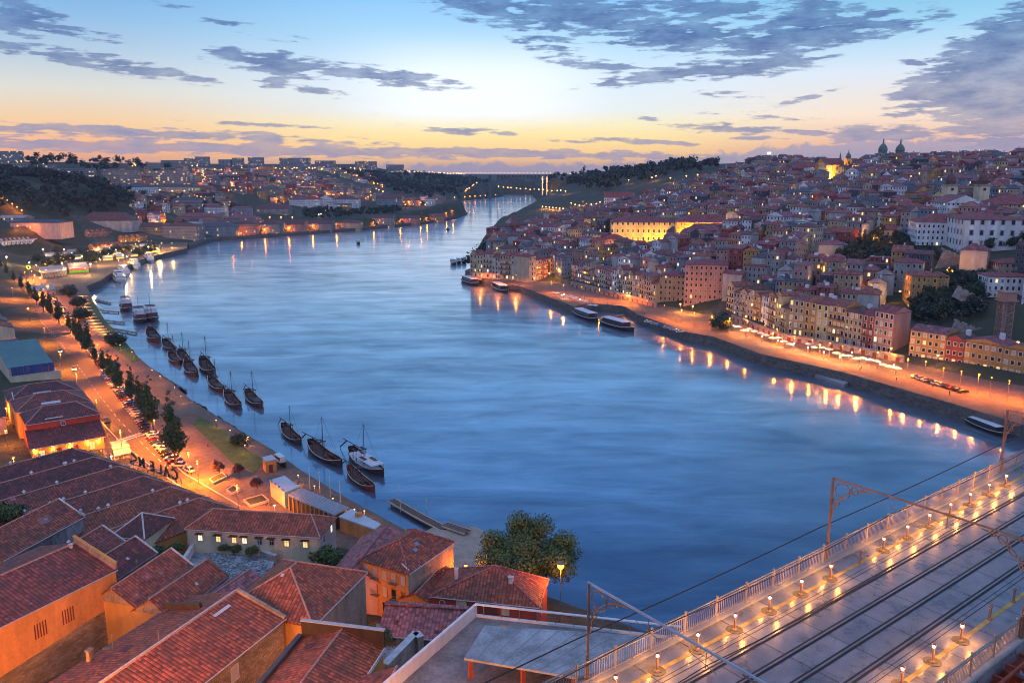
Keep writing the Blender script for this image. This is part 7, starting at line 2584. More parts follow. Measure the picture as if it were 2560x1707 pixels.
def tourboat(name, hm, stripe, L=26.0, B=6.2, mast=False, roofm='hull_white', low=False):
 t = thing(name, 'x', 'boat')
 mb = MB()
 l, r_ = hull(mb, L, B, 1.3, 1.0, .4, .95, .35)
 mb.build('hull', M[hm], t, smooth=True)
 mb = MB()
 deck(mb, l, r_, .25, 0, 0, -1)
 mb.build('deck', M['deckwood' if low else 'hull_white'], t)
 mb = MB()
 for S in (l, r_):
  for a, b in zip(S, S[1:]):
   mb.beam(a, b, .22, .22)
 mb.build('gunwale', M['hull_white'], t)
 mb = MB()
 mb.box((-1.5, 0, 2.3), (L * .66, B * .74, 2.3))
 mb.build('cabin', M[stripe], t)
 for y in (-1, 1):
  mb = MB()
  mb.box((-1.5, y * (B * .37 + .02), 2.55), (L * .60, .06, 1.0))
  mb.build('window_band', M['glass'], t)
 mb = MB()
 mb.box((-1.5, 0, 3.52), (L * .70, B * .82, .16))
 mb.build('cabin_roof', M[roofm], t)
 if not low:
  mb = MB()
  mb.box((L * .16, 0, 4.4), (3.2, 2.6, 1.7))
  mb.build('wheelhouse', M['hull_white'], t)
  mb = MB()
  mb.box((-L * .15, 0, 5.6), (L * .34, B * .7, .10))
  mb.build('sun_canopy', M[stripe], t)
  mb = MB()
  for x in (-L * .30, 0):
   for y in (-B * .32, B * .32):
    mb.tube((x, y, 3.6), (x, y, 5.55), .06, n=5)
  mb.build('canopy_post', M['hull_white'], t)
  mb = MB()
  for z in (4.0, 4.5):
   for y in (-B * .4, B * .4):
    mb.beam((-L * .34, y, z), (L * .3, y, z), .05, .05)
  mb.build('deck_railing', M['hull_white'], t)
 if mast:
  mb = MB()
  mb.tube((-3, 0, 3.5), (-3, 0, 11), .10, .05, 6)
  mb.build('mast', M['wood_dark'], t)
 KIDS[t.name] = [(c, list(c.children)) for c in t.children]
 return t

tb_ = tourboat('tour_boat', 'hull_white', 'hull_white')
for bow, stern, lb in (((312, 716), (288, 690), 'white motor cruiser with blue deck bands, first at the landing stage'), ((322, 696), (302, 680), 'white cruiser tucked behind the blue-banded one'), ((356, 682), (322, 660), 'broad white tour boat with dark hull side at the landing stage'), ((386, 664), (362, 646), 'farthest white tour boat moored at the landing stage'), ((473, 600), (446, 594), 'small white boat at the far end of the long stone pier'), ((500, 596), (476, 600), 'bluish boat lying beyond the long stone pier')):
 t = lay(tb_, bow, stern, lb, 26, 'tour boats')
 if 'blue-banded' not in lb and 'blue deck bands' in lb:
  for x in (-6, 0, 4.5):
   mb = MB()
   mb.box((x, 0, 3.64), (2.2, 4.4, .06))
   o = mb.build('blue_band', M['boat_blue'], loc=(0, 0, 0))
   o.parent = t
  t['laid'] = 1
tc_ = tourboat('cabin_boat', 'hull_dark', 'barn_red', 18, 5.4, True, 'gutter')
for bow, stern, lb in (((324, 784), (309, 764), 'dark cabin boat moored at the upper jetty'), ((360, 814), (342, 790), 'dark cabin boat lying left of the red-cabined one'), ((390, 810), (370, 786), 'boat with dark red cabin, farthest out of three')):
 lay(tc_, bow, stern, lb, 18, 'cabin boats off the jetties')
td = tourboat('river_boat', 'hull_dark', 'wood_dark', 24, 5.6, False, 'awn_white', low=True)
for bow, stern, lb in (((1212, 722), (1146, 698), 'long dark boat with lit deck moored at the peninsula tip'), ((1276, 738), (1230, 716), 'white-topped boat behind the long dark boat at the peninsula'), ((1500, 808), (1436, 784), 'white-awninged boat moored inside the quay recess'), ((1592, 832), (1500, 806), 'larger white-awninged boat moored at the landing ramp'), ((2530, 1098), (2412, 1052), 'dark boat with white gunwale moored by the quay beyond the bridge masts')):
 lay(td, bow, stern, lb, 24, 'river boats on the city side')
te = tourboat('small_launch', 'hull_dark', 'hull_white', 9, 3.2, False, 'hull_white', low=True)
for bow, stern, lb in (((1140, 664), (1128, 659), 'small dark launch off the peninsula, nearest mid-river'), ((1152, 663), (1142, 655), 'small dark launch off the peninsula, middle of three'), ((1166, 662), (1154, 654), 'small dark launch off the peninsula, nearest the houses'), ((900, 614), (892, 606), 'tiny reddish launch under way in mid-river'), ((1118, 577), (1122, 574), 'tiny dark launch far up the bright water'), ((718, 1172), (690, 1152), 'little covered boat standing ashore beside the orange kiosk')):
 lay(te, bow, stern, lb, 9, 'small launches')
 if 'ashore' in lb:
  pass
for o in bpy.data.objects:
 if o.get('label', '').startswith('little covered boat'):
  p = W(704, 1164, QZ)
  o.location = (p.x, p.y, QZ + .55)
  o.scale = (.62,) * 3
for o in bpy.data.objects:
 if 'laid' in o:
  del o['laid']
# ------------------------------------------------------------------ jetties
def jetty(name, label, px, z, w, piles=True, rail=False):
 P_ = [W(u, v, z) for u, v in px]
 t = thing(name, label, 'jetty', (P_[0].x, P_[0].y, 0))
 mb = MB()
 for a, b in zip(P_, P_[1:]):
  n = int((b - a).length / .6)
  d = (b - a).normalized()
  for i in range(n):
   mb.beam(a.lerp(b, i / n), a.lerp(b, (i + .86) / n), w, .12)
 mb.build('planking', M['wood'], t)
 mb = MB()
 for a, b in zip(P_, P_[1:]):
  d = (b - a).normalized()
  sd_ = V3((-d.y, d.x, 0))
  for s_ in (-1, 1):
   mb.beam(a + sd_ * (w / 2 * s_) - ZU * .1, b + sd_ * (w / 2 * s_) - ZU * .1, .22, .35)
 mb.build('side_beam', M['gunwale'], t)
 if piles:
  for a, b in zip(P_, P_[1:]):
   n = max(1, int((b - a).length / 7))
   for i in range(n + 1):
    p = a.lerp(b, i / n)
    mb = MB()
    mb.tube((p.x, p.y, -2), (p.x, p.y, z), .25, n=7)
    mb.build('pile', M['wood_dark'], t)
 if rail:
  mb = MB()
  for a, b in zip(P_, P_[1:]):
   d = (b - a).normalized()
   sd_ = V3((-d.y, d.x, 0)) * (w / 2)
   for s_ in (-1, 1):
    for h in (.5, 1.05):
     mb.beam(a + sd_ * s_ + ZU * h, b + sd_ * s_ + ZU * h, .06, .06)
    n = int((b - a).length / .5)
    for i in range(n + 1):
     p = a.lerp(b, i / n) + sd_ * s_
     mb.tube(p, p + ZU * 1.05, .03, n=4, cap=False)
  mb.build('railing', M['rail_white'], t)
 return t

jetty('jetty', 'long dark wooden jetty reaching out from the beach by the big tree', [(979, 1249), (1045, 1287), (1112, 1322)], 1.0, 2.3)
jetty('gangway', 'short white-railed gangway at the shore end of the long jetty', [(1112, 1310), (1170, 1329)], 1.4, 2.4, False, True)
for px, lb in (([(236, 748), (275, 757)], 'thin jetty nearest the landing stage'), ([(246, 775), (296, 780)], 'jetty leading to the upper cabin boat'), ([(262, 800), (310, 806)], 'jetty pointing at the red-cabined boat'), ([(276, 820), (340, 832)], 'lowest thin jetty above the dark round bush'), ([(1480, 800), (1560, 786)], 'landing ramp between the two white-awninged boats')):
 jetty('jetty', lb, px, .8, 1.6)
M['pole_white'] = plain('white_pole', (.62, .60, .58), .5, .1, 1)
for (u, v, vt, lb) in ((1001, 1279, 1214, 'tall white mooring pole at the long jetty'), (1067, 1278, 1248, 'short white beacon pole beyond the long jetty'), (775, 1222, 1170, 'first white flagpole on the pavilion quay edge'), (800, 1232, 1180, 'second white flagpole on the pavilion quay edge'), (826, 1244, 1192, 'third white flagpole on the pavilion quay edge'), (851, 1256, 1204, 'fourth white flagpole on the pavilion quay edge')):
 p = W(u, v, 0 if u > 900 else QZ)
 h = Yp(u, vt, p.y).z
 mb = MB()
 mb.tube((p.x, p.y, -1 if u > 900 else QZ), (p.x, p.y, h), .10, .06, 6)
 mb.ball((p.x, p.y, h), .16, 0, 6, 4)
 tag(mb.build('mooring_pole' if u > 900 else 'flagpole', M['pole_white']), lb, 'pole')
mb = MB()
q = [W(1955, 905, 1.2), W(2000, 905, 1.2), W(2140, 945, 1.2), W(2110, 962, 1.2)]
mb.prism([(p.x, p.y) for p in q], -.5, 1.3)
tag(mb.build('slipway', M['concrete']), kind='structure')
t = thing('barge', 'flat dark barge moored under the quay wall next to the slipway', 'barge', W(2200, 975, 0))
mb = MB()
q = [W(2130, 950, .9), W(2160, 946, .9), W(2290, 985, .9), W(2270, 996, .9)]
mb.prism([(p.x, p.y) for p in q], -.6, .9)
mb.build('hull', M['hull_dark'], t)
mb = MB()
q = [W(2145, 951, 1.0), W(2160, 948, 1.0), W(2270, 984, 1.0), W(2262, 990, 1.0)]
mb.prism([(p.x, p.y) for p in q], .9, 1.3)
mb.build('deck', M['deckwood'], t)

# ------------------------------------------------------------------ cars
def carpaint(name, col):
 m, g = newmat(name)
 finish(g, i_Base_Color=(*col, 1), i_Roughness=.25, i_Metallic=.2, i_Coat_Weight=.6)
 return m

def car(name, paint):
 t = thing(name, 'x', 'car')
 W_ = 1.74
 prof = [(-2.05, .35), (-2.1, .62), (-2.0, .86), (-1.2, .94), (.85, .92), (1.75, .78), (2.08, .60), (2.08, .34)]
 cab = [(-1.75, .90), (-1.25, 1.40), (.15, 1.44), (.95, .90)]
 mb = MB()
 for S, y in ((1, W_ / 2), (-1, -W_ / 2)):
  mb.poly([(x, y, z) for x, z in (prof if S < 0 else prof[::-1])])
 for a, b in zip(prof, prof[1:] + prof[:1]):
  mb.poly([(a[0], -W_ / 2, a[1]), (b[0], -W_ / 2, b[1]), (b[0], W_ / 2, b[1]), (a[0], W_ / 2, a[1])])
 mb.poly([(-1.2, -.66, 1.41), (.15, -.66, 1.45), (.15, .66, 1.45), (-1.2, .66, 1.41)])
 mb.build('body', paint, t)
 mb = MB()
 yi, yo = .66, .82
 P1 = [(x, -(yo if z < 1 else yi), z) for x, z in cab]
 P2 = [(x, (yo if z < 1 else yi), z) for x, z in cab]
 mb.poly(P1)
 mb.poly(P2[::-1])
 for i in range(3):
  mb.poly([P1[i], P2[i], P2[i + 1], P1[i + 1]])
 mb.build('cabin_glass', M['glass'], t)
 for x in (-1.3, 1.3):
  for y in (-.8, .8):
   mb = MB()
   mb.tube((x, y - .1, .31), (x, y + .1, .31), .31, n=12)
   mb.build('wheel', M['wood_dark'], t)
 for y in (-.6, .6):
  mb = MB()
  mb.box((2.07, y, .62), (.08, .34, .16))
  mb.build('headlight', M['white'], t)
  mb = MB()
  mb.box((-2.08, y, .70), (.08, .3, .14))
  mb.build('tail_light', M['hull_red'], t)
 KIDS[t.name] = [(c, list(c.children)) for c in t.children]
 return t

CARS = [car('parked_car', carpaint('car_' + n, c)) for n, c in (('silver', (.45, .46, .48)), ('white', (.70, .70, .70)), ('black', (.02, .02, .025)), ('red', (.30, .03, .03)), ('blue', (.05, .09, .2)))]
cn = ['silver', 'white', 'black', 'red', 'blue']
used_c = [False] * 5

def put_car(k, loc, yaw, label, group=None):
 if not used_c[k]:
  used_c[k] = True
  CARS[k].location = loc
  CARS[k].rotation_euler = (0, 0, yaw)
  return tag(CARS[k], label, 'car', group)
 return dup(CARS[k], loc, yaw, label, group)

random.seed(14)
line = [W(u, v, QZ) for u, v in ((452, 1172), (420, 1138), (382, 1095), (352, 1050), (318, 1005), (290, 968), (255, 915), (222, 868), (180, 808), (150, 770), (120, 735))]
cum = [0]
for a, b in zip(line, line[1:]):
 cum.append(cum[-1] + (b - a).length)
s_, i = 2.0, 0
lastk = -1
while s_ < cum[-1] - 3:
 k = max(j for j in range(len(cum) - 1) if cum[j] <= s_)
 p = line[k].lerp(line[k + 1], (s_ - cum[k]) / (cum[k + 1] - cum[k]))
 d = (line[k + 1] - line[k]).normalized()
 ck = random.choice([0, 0, 1, 2, 3, 4])
 if s_ < 150 or random.random() < .6:
  put_car(ck, p, math.atan2(d.y, d.x) + .9 + random.uniform(-.06, .06), '%s car parked nose-in under the promenade trees, %s from the white car' % (cn[ck], on[i] if i < len(on) else '%dth' % (i + 1)), 'cars parked along the promenade')
  i += 1
 s_ += random.uniform(2.9, 3.6) if s_ < 150 else random.uniform(4, 9)
p = W(472, 1178, QZ)
put_car(1, p, math.atan2(line[1].y - line[0].y, line[1].x - line[0].x) + .15, 'white car standing alone at the end of the parked row')
p = W(266, 1056, QZ)
put_car(2, p, math.atan2(line[3].y - line[2].y, line[3].x - line[2].x), 'dark car parked by the corner of the lamp-lit restaurant')
for (u, v, lb) in ((185, 925, 'white car driving towards the viewer beside the blue glazed panels'), (150, 880, 'second car following on the road beside the teal-roofed hall')):
 p = W(u, v, QZ + .01)
 t = put_car(1, p, math.atan2(line[5].y - line[6].y, line[5].x - line[6].x), lb)
 t.rotation_euler.z = math.atan2(line[5].y - line[6].y, line[5].x - line[6].x)
 for y in (-.6, .6):
  mb = MB()
  mb.ball((2.16, y, .62), .16, 0, 7, 5)
  o = mb.build('lit_headlight', M['cool'], loc=(0, 0, 0))
  o.parent = t
random.seed(15)
for i in range(16):
 u = 1840 - i * 17 if i < 6 else (1860 + (i - 6) * 9)
 if i < 6:
  p = W(1620 + i * 16, 806 + i * 5.0, QZ)
 else:
  p = W(2290 + (i - 6) * 13, 945 + (i - 6) * 4.0, QZ)
 ck = random.choice([0, 1, 2, 3, 4])
 put_car(ck, p, SHYAW + 1.2, '%s car parked on the city quay, %s %s' % (cn[ck], on[i if i < 6 else i - 6], 'from the landing ramp' if i < 6 else 'from the slipway side'), 'cars parked on the city quay')

# ------------------------------------------------------------------ people: one skinned body per pose
M['skin'] = plain('skin', (.45, .26, .18), .6, .1, 2)
M['coat'] = {}

def person(label, loc, yaw, coat, trousers, stride=.25, group=None, h=1.72):
 V = [(0, 0, .92), (0, 0, 1.15), (0, 0, 1.40), (0, 0, 1.50), (.02, 0, 1.62), (.01, 0, 1.72),
         (0, .10, .88), (stride * .6, .10, .48), (stride, .10, .07), (stride + .14, .10, .04),
         (0, -.10, .88), (-stride * .2, -.10, .48), (-stride, -.10, .09), (-stride + .13, -.10, .04),
         (0, .20, 1.40), (-.05, .25, 1.12), (.10, .26, .88), (0, -.20, 1.40), (.08, -.25, 1.12), (.22, -.24, .92)]
 E = [(0, 1), (1, 2), (2, 3), (3, 4), (4, 5), (0, 6), (6, 7), (7, 8), (8, 9), (0, 10), (10, 11), (11, 12), (12, 13), (2, 14), (14, 15), (15, 16), (2, 17), (17, 18), (18, 19)]
 rad = [.14, .13, .14, .055, .095, .085, .095, .065, .045, .04, .095, .065, .045, .04, .06, .045, .035, .06, .045, .035]
 me = bpy.data.meshes.new('body')
 me.from_pydata(V, E, [])
 ob = bpy.data.objects.new('body', me)
 COL.objects.link(ob)
 md = ob.modifiers.new('skin', 'SKIN')
 me.skin_vertices.new() if not me.skin_vertices else None
 for i, r_ in enumerate(rad):
  me.skin_vertices[0].data[i].radius = (r_, r_)
 me.skin_vertices[0].data[0].use_root = True
 sb = ob.modifiers.new('sub', 'SUBSURF')
 sb.levels = 1
 dg = bpy.context.evaluated_depsgraph_get()
 m2 = bpy.data.meshes.new_from_object(ob.evaluated_get(dg))
 bpy.data.objects.remove(ob)
 m2.materials.clear()
 for mt in (M['skin'], coat, trousers, M['wood_dark']):
  m2.materials.append(mt)
 for p_ in m2.polygons:
  c = p_.center
  p_.material_index = 3 if c.z > 1.66 or (c.z > 1.56 and c.x < -.02) else 0 if c.z > 1.47 else 1 if (c.z > .93 or (abs(c.y) > .2 and c.z > .97)) else 0 if abs(c.y) > .19 else 2 if c.z > .09 else 3
  p_.use_smooth = True
 o = bpy.data.objects.new('person', m2)
 o.location = loc
 o.rotation_euler = (0, 0, yaw)
 COL.objects.link(o)
 return tag(o, label, 'person', group)

cl = {n: plain('cloth_' + n, c, .9, .2, 3) for n, c in (('red', (.30, .03, .03)), ('black', (.02, .02, .025)), ('blue', (.05, .08, .18)), ('white', (.5, .5, .5)), ('grey', (.14, .14, .15)), ('beige', (.34, .26, .17)))}
PP = [(520, 1118, 2.2, 'red', 'black', 'person in a red top walking on the riverside walk next to the lawn'), (226, 1136, .4, 'black', 'blue', 'person in dark clothes by the restaurant corner, nearer the wall lamps'), (254, 1136, 2.6, 'beige', 'black', 'person in a beige coat at the corner of the restaurant front'), (300, 1148, 1.0, 'white', 'blue', 'person in a white top among the cafe awnings'), (668, 1265, .3, 'grey', 'black', 'person in grey on the plaza before the glass pavilion')]
for u, v, yw, a, b, lb in PP:
 person(lb, W(u, v, QZ), yw, cl[a], cl[b])
random.seed(17)
ck = list(cl)
pr = []
for i in range(26):
 t_ = random.random()
 if i < 12:
  u, v = 1330 + 300 * t_ + random.uniform(-10, 10), 730 + 62 * t_ + random.uniform(-8, 3)
  zone, gz_ = 'on the lit plaza below the upper quay row', 'strollers on the lit plaza'
 else:
  u, v = 1860 + 520 * t_, 836 + 142 * t_ + random.uniform(-10, 14)
  zone, gz_ = 'on the orange-lit promenade by the cafe tables', 'strollers by the cafe tables'
 person('small figure in %s walking %s' % ('dark clothes', zone), W(u, v, QZ), random.uniform(0, 6), cl[('black', 'grey', 'blue')[i % 3]], cl['black'], .25, gz_)
# ------------------------------------------------------------------ parasols and awnings of the cafes
def parasol(mt):
 t = thing('parasol', 'x', 'parasol')
 mb = MB()
 mb.tube((0, 0, 0), (0, 0, 2.7), .04, n=6)
 mb.lathe((0, 0, 0), [(.3, 0), (.3, .08), (.05, .1)], 8)
 mb.build('pole', M['iron'], t)
 mb = MB()
 mb.lathe((0, 0, 2.2), [(1.75, 0), (1.7, .08), (.9, .42), (.05, .72)], 8)
 mb.build('canopy', mt, t)
 KIDS[t.name] = [(c, list(c.children)) for c in t.children]
 return t

pw = parasol(M['awn_white'])
fst = True
random.seed(19)
spots = [(1830 + i * 14.5 + random.uniform(-3, 3), 822 + i * 4.7 + random.uniform(-4, 6), 'in the cafe row nearest the clipped tree') for i in range(11)] + [(2020 + i * 17 + random.uniform(-3, 3), 872 + i * 4.8 + random.uniform(-4, 6), 'in front of the long arcaded gallery') for i in range(14)] + [(1392 + i * 12, 738 + i * 4.5 + random.uniform(-3, 5), 'on the lit plaza near the river recess') for i in range(9)]
for u, v, zn in spots:
 lb = 'white cafe parasol %s' % zn
 if fst:
  fst = False
  pw.location = W(u, v, QZ)
  tag(pw, lb, 'parasol', 'white cafe parasols ' + zn)
 else:
  dup(pw, W(u, v, QZ), random.uniform(0, 1), lb, 'white cafe parasols ' + zn)
M['awn_pink'] = plain('pinkish_awning', (.55, .36, .28), .7, .15, 1)
for k, (px, lb) in enumerate((([(274, 1105), (312, 1098), (318, 1106), (280, 1114)], 'pinkish cafe awning farthest from the sign emblem'), ([(278, 1116), (320, 1108), (324, 1116), (282, 1124)], 'pinkish cafe awning, middle of three'), ([(282, 1126), (324, 1118), (328, 1132), (286, 1140)], 'brightly lit cafe awning nearest the sign emblem'))):
 Q = [W(u, v, QZ + 2.7) for u, v in px]
 t = thing('cafe_awning', lb, 'awning', (Q[0].x, Q[0].y, QZ))
 mb = MB()
 mb.prism([(p.x, p.y) for p in Q], QZ + 2.6, QZ + 2.75)
 mb.build('canopy', M['awn_pink'], t)
 for p in Q:
  mb = MB()
  mb.tube((p.x, p.y, QZ), (p.x, p.y, QZ + 2.6), .05, n=5)
  mb.build('post', M['iron'], t)
# ------------------------------------------------------------------ street lamps; those below the viewpoint are unseen and added
SOD = (1.0, .215, .010)
WRM = (1.0, .33, .035)
g1 = 'orange lamps along the near promenade'

def along(px, n):
 P_ = [np.array(p, float) for p in px]
 L_ = [0]
 for a, b in zip(P_, P_[1:]):
  L_.append(L_[-1] + np.hypot(*(b - a)))
 o = []
 for i in range(n):
  s_ = L_[-1] * (i + .5) / n
  k = max(j for j in range(len(L_) - 1) if L_[j] <= s_)
  o.append(tuple(P_[k] + (P_[k + 1] - P_[k]) * (s_ - L_[k]) / (L_[k + 1] - L_[k])))
 return o

for i, (u, v) in enumerate([(428, 1088), (492, 1152), (385, 1050), (350, 1000), (318, 965), (292, 930), (268, 895), (244, 862), (214, 830), (186, 800), (158, 772), (132, 745), (108, 722), (84, 700), (62, 680)]):
 p = W(u, v, QZ + 6)
 lamp(at=(p.x, p.y, QZ), h=6, bulb='sodium', r=.24, power=22000 if i < 8 else 30000, col=SOD, spot=165, label='orange promenade lamp %s' % ('glowing through the largest tree' if i == 0 else 'beside the white parked car' if i == 1 else 'between the upright trees, %s beyond the largest tree' % on[i - 2]), group=g1)
for i, (u, v) in enumerate([(592, 1212), (470, 1130), (300, 1075), (240, 1000), (190, 935), (150, 880), (110, 820), (70, 770), (30, 720)]):
 p = W(u, v, QZ + 8)
 lamp(at=(p.x, p.y, QZ), h=8, bulb='sodium', r=.22, power=34000, col=SOD, spot=160, label='tall road lamp %s' % ('lighting the plaza planters' if i == 0 else 'on the house side of the road, %s beyond the plaza' % on[i - 1]), group='road lamps of the left bank')
p = W(119, 715, QZ + 10)
lamp(at=(p.x, p.y, QZ), h=10, bulb='sodium', r=.75, power=14000, col=SOD, label='brightest orange street lamp, above the upright trees by the esplanade')
for u, v, lb in ((15, 1020, 'alley lamp beside the stepped dark-tiled houses'), (14, 1076, 'alley lamp beside the deep red house'), (33, 1144, 'alley lamp at the corner of the mossy warehouse')):
 p = W(u, v, 10)
 lamp(at=(p.x, p.y, 4), h=6, bulb='sodium', r=.30, power=5200, col=SOD, label=lb)
for i, (u, v) in enumerate([(745, 1187), (786, 1214), (832, 1245), (886, 1272), (911, 1276), (620, 1092), (575, 1075), (540, 1050), (612, 1112), (452, 990), (436, 968), (400, 940), (380, 925), (330, 880), (300, 862)]):
 p = W(u, v, QZ + 2.6)
 lamp(at=(p.x, p.y, QZ), h=2.6, bulb='warm', r=.17, power=420, col=WRM, label='low globe lamp on the quay edge, %s from the glass pavilion' % on[i], group='low globe lamps of the quay edge')
p = W(686, 1262, QZ + 3)
lamp(at=(p.x, p.y, QZ), h=3, bulb='cool', r=.22, power=500, col=(1, .8, .6), label='white globe lamp before the dark glass side of the long pavilion')
p = W(278, 1140, QZ + 3)
lamp(at=(p.x, p.y, QZ), h=3, bulb='cool', r=.28, power=900, col=(1, .75, .45), label='dazzling white lamp at the warehouse corner by the cafe awnings')
for i, (u, v) in enumerate(along([(205, 735), (212, 765), (228, 795), (248, 822), (268, 838)], 13)):
 p = W(u, v, QZ + .4)
 t = thing('step_wall', 'low curved seat wall with a light along its top, %s from the boat landing' % on[i], 'seat wall', (p.x, p.y, QZ), 0, 'lit seat walls by the river')
 mb = MB()
 mb.box((p.x, p.y, QZ + .3), (6.5, .5, .6), .15)
 mb.build('wall', M['cream'], t)
 plight(t, (0, -.9, 1.0), 260, WRM, .2)
for at, h, pw_, lb, col in (((-25.8, 123.2, 5.0), 5.0, 1600, 'lane lamp lighting the balconied front of the timber house', SOD), ((-8.4, 137.4, 5.0), 6.8, 2600, 'orange lamp on the wall behind the timber house', SOD), ((8.3, 129.0, 5.0), 11.0, 3800, 'dazzling orange lamp on a pole next to the big round tree', SOD), ((-27.2, 101.2, 8.0), 7.0, 1000, 'lamp in the alley lighting the ochre front of the big hipped house', WRM)):
 lamp(at=at, h=h, bulb='sodium', r=.30 if pw_ < 2700 else .6, power=pw_, col=col, label=lb)
for i, (x, y, z1, pw_) in enumerate(((-45, 80, 21, 13000), (-61, 82, 20, 15000), (-78, 86, 17, 12000), (-34, 62, 34, 36000), (-54, 66, 33, 32000), (-12, 62, 33, 16000))):  # unseen lamps, added to throw orange light on the near roofs and wall
 z0 = gz(x, y)
 lamp(at=(x, y, z0), h=z1 - z0, bulb='sodium', r=.3, power=pw_, col=(1.0, .30, .03), label='tall orange lamp added out of view to light the near roofs and orange wall', group='added lamps below the viewpoint')
lamp(at=(-14.6, 126.0, 5.0), h=3.6, bulb='sodium', r=.16, power=500, col=SOD, label='wall-height lamp in the lane between the timber house and the red house')
lamp(at=(-84.5, 128.0, 7.0), h=6.0, bulb='sodium', r=.2, power=2500, col=SOD, label='lane lamp under the gable of the mouldy-walled house')
# ---- right bank promenade
gr = 'orange lamps along the city promenade'
RP = along([(1185, 702), (1300, 711), (1420, 742), (1560, 760), (1700, 806), (1850, 838), (2000, 880), (2150, 916), (2300, 950), (2450, 985), (2580, 1015)], 34)
for i, (u, v) in enumerate(RP):
 p = W(u + (i * 29 % 13) - 6, v + (i * 17 % 9) - 4, QZ)
 lamp(at=(p.x, p.y, QZ), h=7, bulb='sodium', r=.36 if i % 3 == 0 else .26, power=(11000, 6500, 13500, 0, 9000, 12000, 5000)[i % 7], col=SOD, spot=168, label='orange lamp of the city promenade, %s from the river bend' % (on[i] if i < len(on) else '%dth' % (i + 1)), group=gr)
for (u, v, pw_, lb) in ((1701, 760, 6885, 'bright lamp at the corner of the orange-lit blank gable'), (1732, 765, 6885, 'bright lamp before the pink corner block'), (1568, 732, 4590, 'bright lamp on the wall of the upper quay row, nearer the gable'), (1397, 672, 6120, 'lamp in the side street behind the peninsula row'), (1373, 683, 4590, 'lamp at the corner of the peninsula row'), (2040, 724, 6120, 'lamp shining on an orange house wall up the hill'), (1865, 790, 2295, 'lamp by the lit doorway of the cafe row'), (1932, 834, 2295, 'yellow lamp in the middle of the cafe row'), (2050, 862, 3060, 'yellow lamp at the cafe row, beyond the brick red house'), (2228, 870, 3060, 'yellow lamp at the end of the cafe row'), (2345, 888, 3060, 'white-hot lamp before the ochre row'), (2545, 855, 6885, 'yellow lamp at the foot of the lift tower')):
 lamp(px=(u, v), h=6, bulb='warm', r=.5, power=pw_, col=WRM, label=lb)
M['flood'] = plain('floodlight_housing', (.05, .05, .05), .5, .1, 1)

def flood(u, v, y, power, label, col=(1.0, .50, .08), off=7.0):
 p = Yp(u, v, y)
 t = thing('floodlight', label, 'floodlight', (p.x, p.y - off, p.z + 1.5), 0, 'floodlights on the hillside landmarks')
 mb = MB()
 mb.lathe((p.x, p.y - off, p.z + .2), [(.15, 0), (.15, .8), (.4, .9), (.4, 1.3), (.2, 1.35)], 8)
 mb.build('housing', M['flood'], t)
 mb = MB()
 mb.ball((p.x, p.y - off, p.z + 1.7), .35, 0, 8, 5)
 mb.build('bulb', M['warm'], t)
 plight(t, (0, -.6, 1.0), power, col, .5)

fy = G(1608, 606).y
for i, u in enumerate((1545, 1570, 1600, 1630, 1655, 1675)):
 flood(u, 604, fy, (3500, 3000, 3000, 5000, 10000, 7000)[i], 'floodlight before the golden palace, %s from the golden church' % on[i], (1.0, .40, .025))
fy = G(1765, 600).y
for i, u in enumerate((1710, 1745, 1780, 1820)):
 flood(u, 600, fy, 22000, 'floodlight before the palace wing, %s from the golden palace' % on[i], (1.0, .42, .05))
fy = G(1480, 588).y
flood(1450, 588, fy, 20000, 'floodlight at the golden church, on the river side')
flood(1500, 588, fy, 20000, 'floodlight at the golden church, on the palace side')
for u, v, y, pw_, lb in ((2088, 448, 822, 40000, 'floodlight under the orange flank of the hilltop church'), (2118, 440, 815, 26000, 'floodlight under the domed tower of the hilltop church'), (2292, 532, 606, 16000, 'floodlight on one side of the golden church front'), (2315, 532, 606, 16000, 'floodlight on the other side of the golden church front'), (2055, 465, 800, 14000, 'street light spilling on the wall below the hilltop church'), (1972, 490, 790, 10000, 'yellow street light halfway up the hill beneath the palms'), (2005, 495, 760, 6000, 'pale street light beneath the hilltop terrace'), (1990, 600, 570, 4000, 'yellow light on a small house amid the hillside roofs')):
 flood(u, v, y, pw_, lb, off=5)
for i, (u, v, lb) in enumerate(((2476, 411, 'single bright lamp on the skyline right of the hospital'), (2298, 448, 'lamp on the street below the hospital'), (1744, 437, 'lamp on the ridge road, nearest the skyline wood'), (1716, 440, 'lamp on the ridge road before the skyline wood'), (1508, 447, 'first lamp pair on the far green slope'), (1512, 452, 'second of the lamp pair on the far green slope'), (1572, 449, 'single lamp on the far green slope'), (1630, 444, 'lamp beside the pale wall on the far slope'), (1640, 440, 'upper lamp by the pale wall on the far slope'), (1676, 445, 'lamp below the skyline wood'), (1410, 577, 'bright lamp behind the white gabled houses of the peninsula'), (1270, 584, 'lamp among the trees of the river bend'), (1254, 590, 'lower lamp among the trees of the river bend'), (1692, 592, 'lamp under the palace wing'), (1745, 592, 'twin lamp under the palace wing'))):
 lamp(px=(u, v), h=6, bulb='warm', r=.9, power=5000, col=WRM, label=lb)
rnd = random.Random(44)
for i in range(96):
 u, v = rnd.uniform(1250, 2500), rnd.uniform(460, 770)
 p = G(u, v)
 if not inside(np.array([(p.x, p.y)]), TP)[0] or (u > 2330 and v < 690):
  continue
 lamp(at=(p.x, p.y, p.z), h=5, bulb='sodium', r=.42, power=rnd.choice((4000, 8000, 14000)), col=WRM, label='small street lamp between roofs of the old town', group='lane lamps of the old town')

# ---- left bank far lamps
FARL = thing('distant_lamps', None, None)
FARL['kind'] = 'stuff'
FARM = {k: MB() for k in ('sodium', 'warm', 'cool', 'iron')}

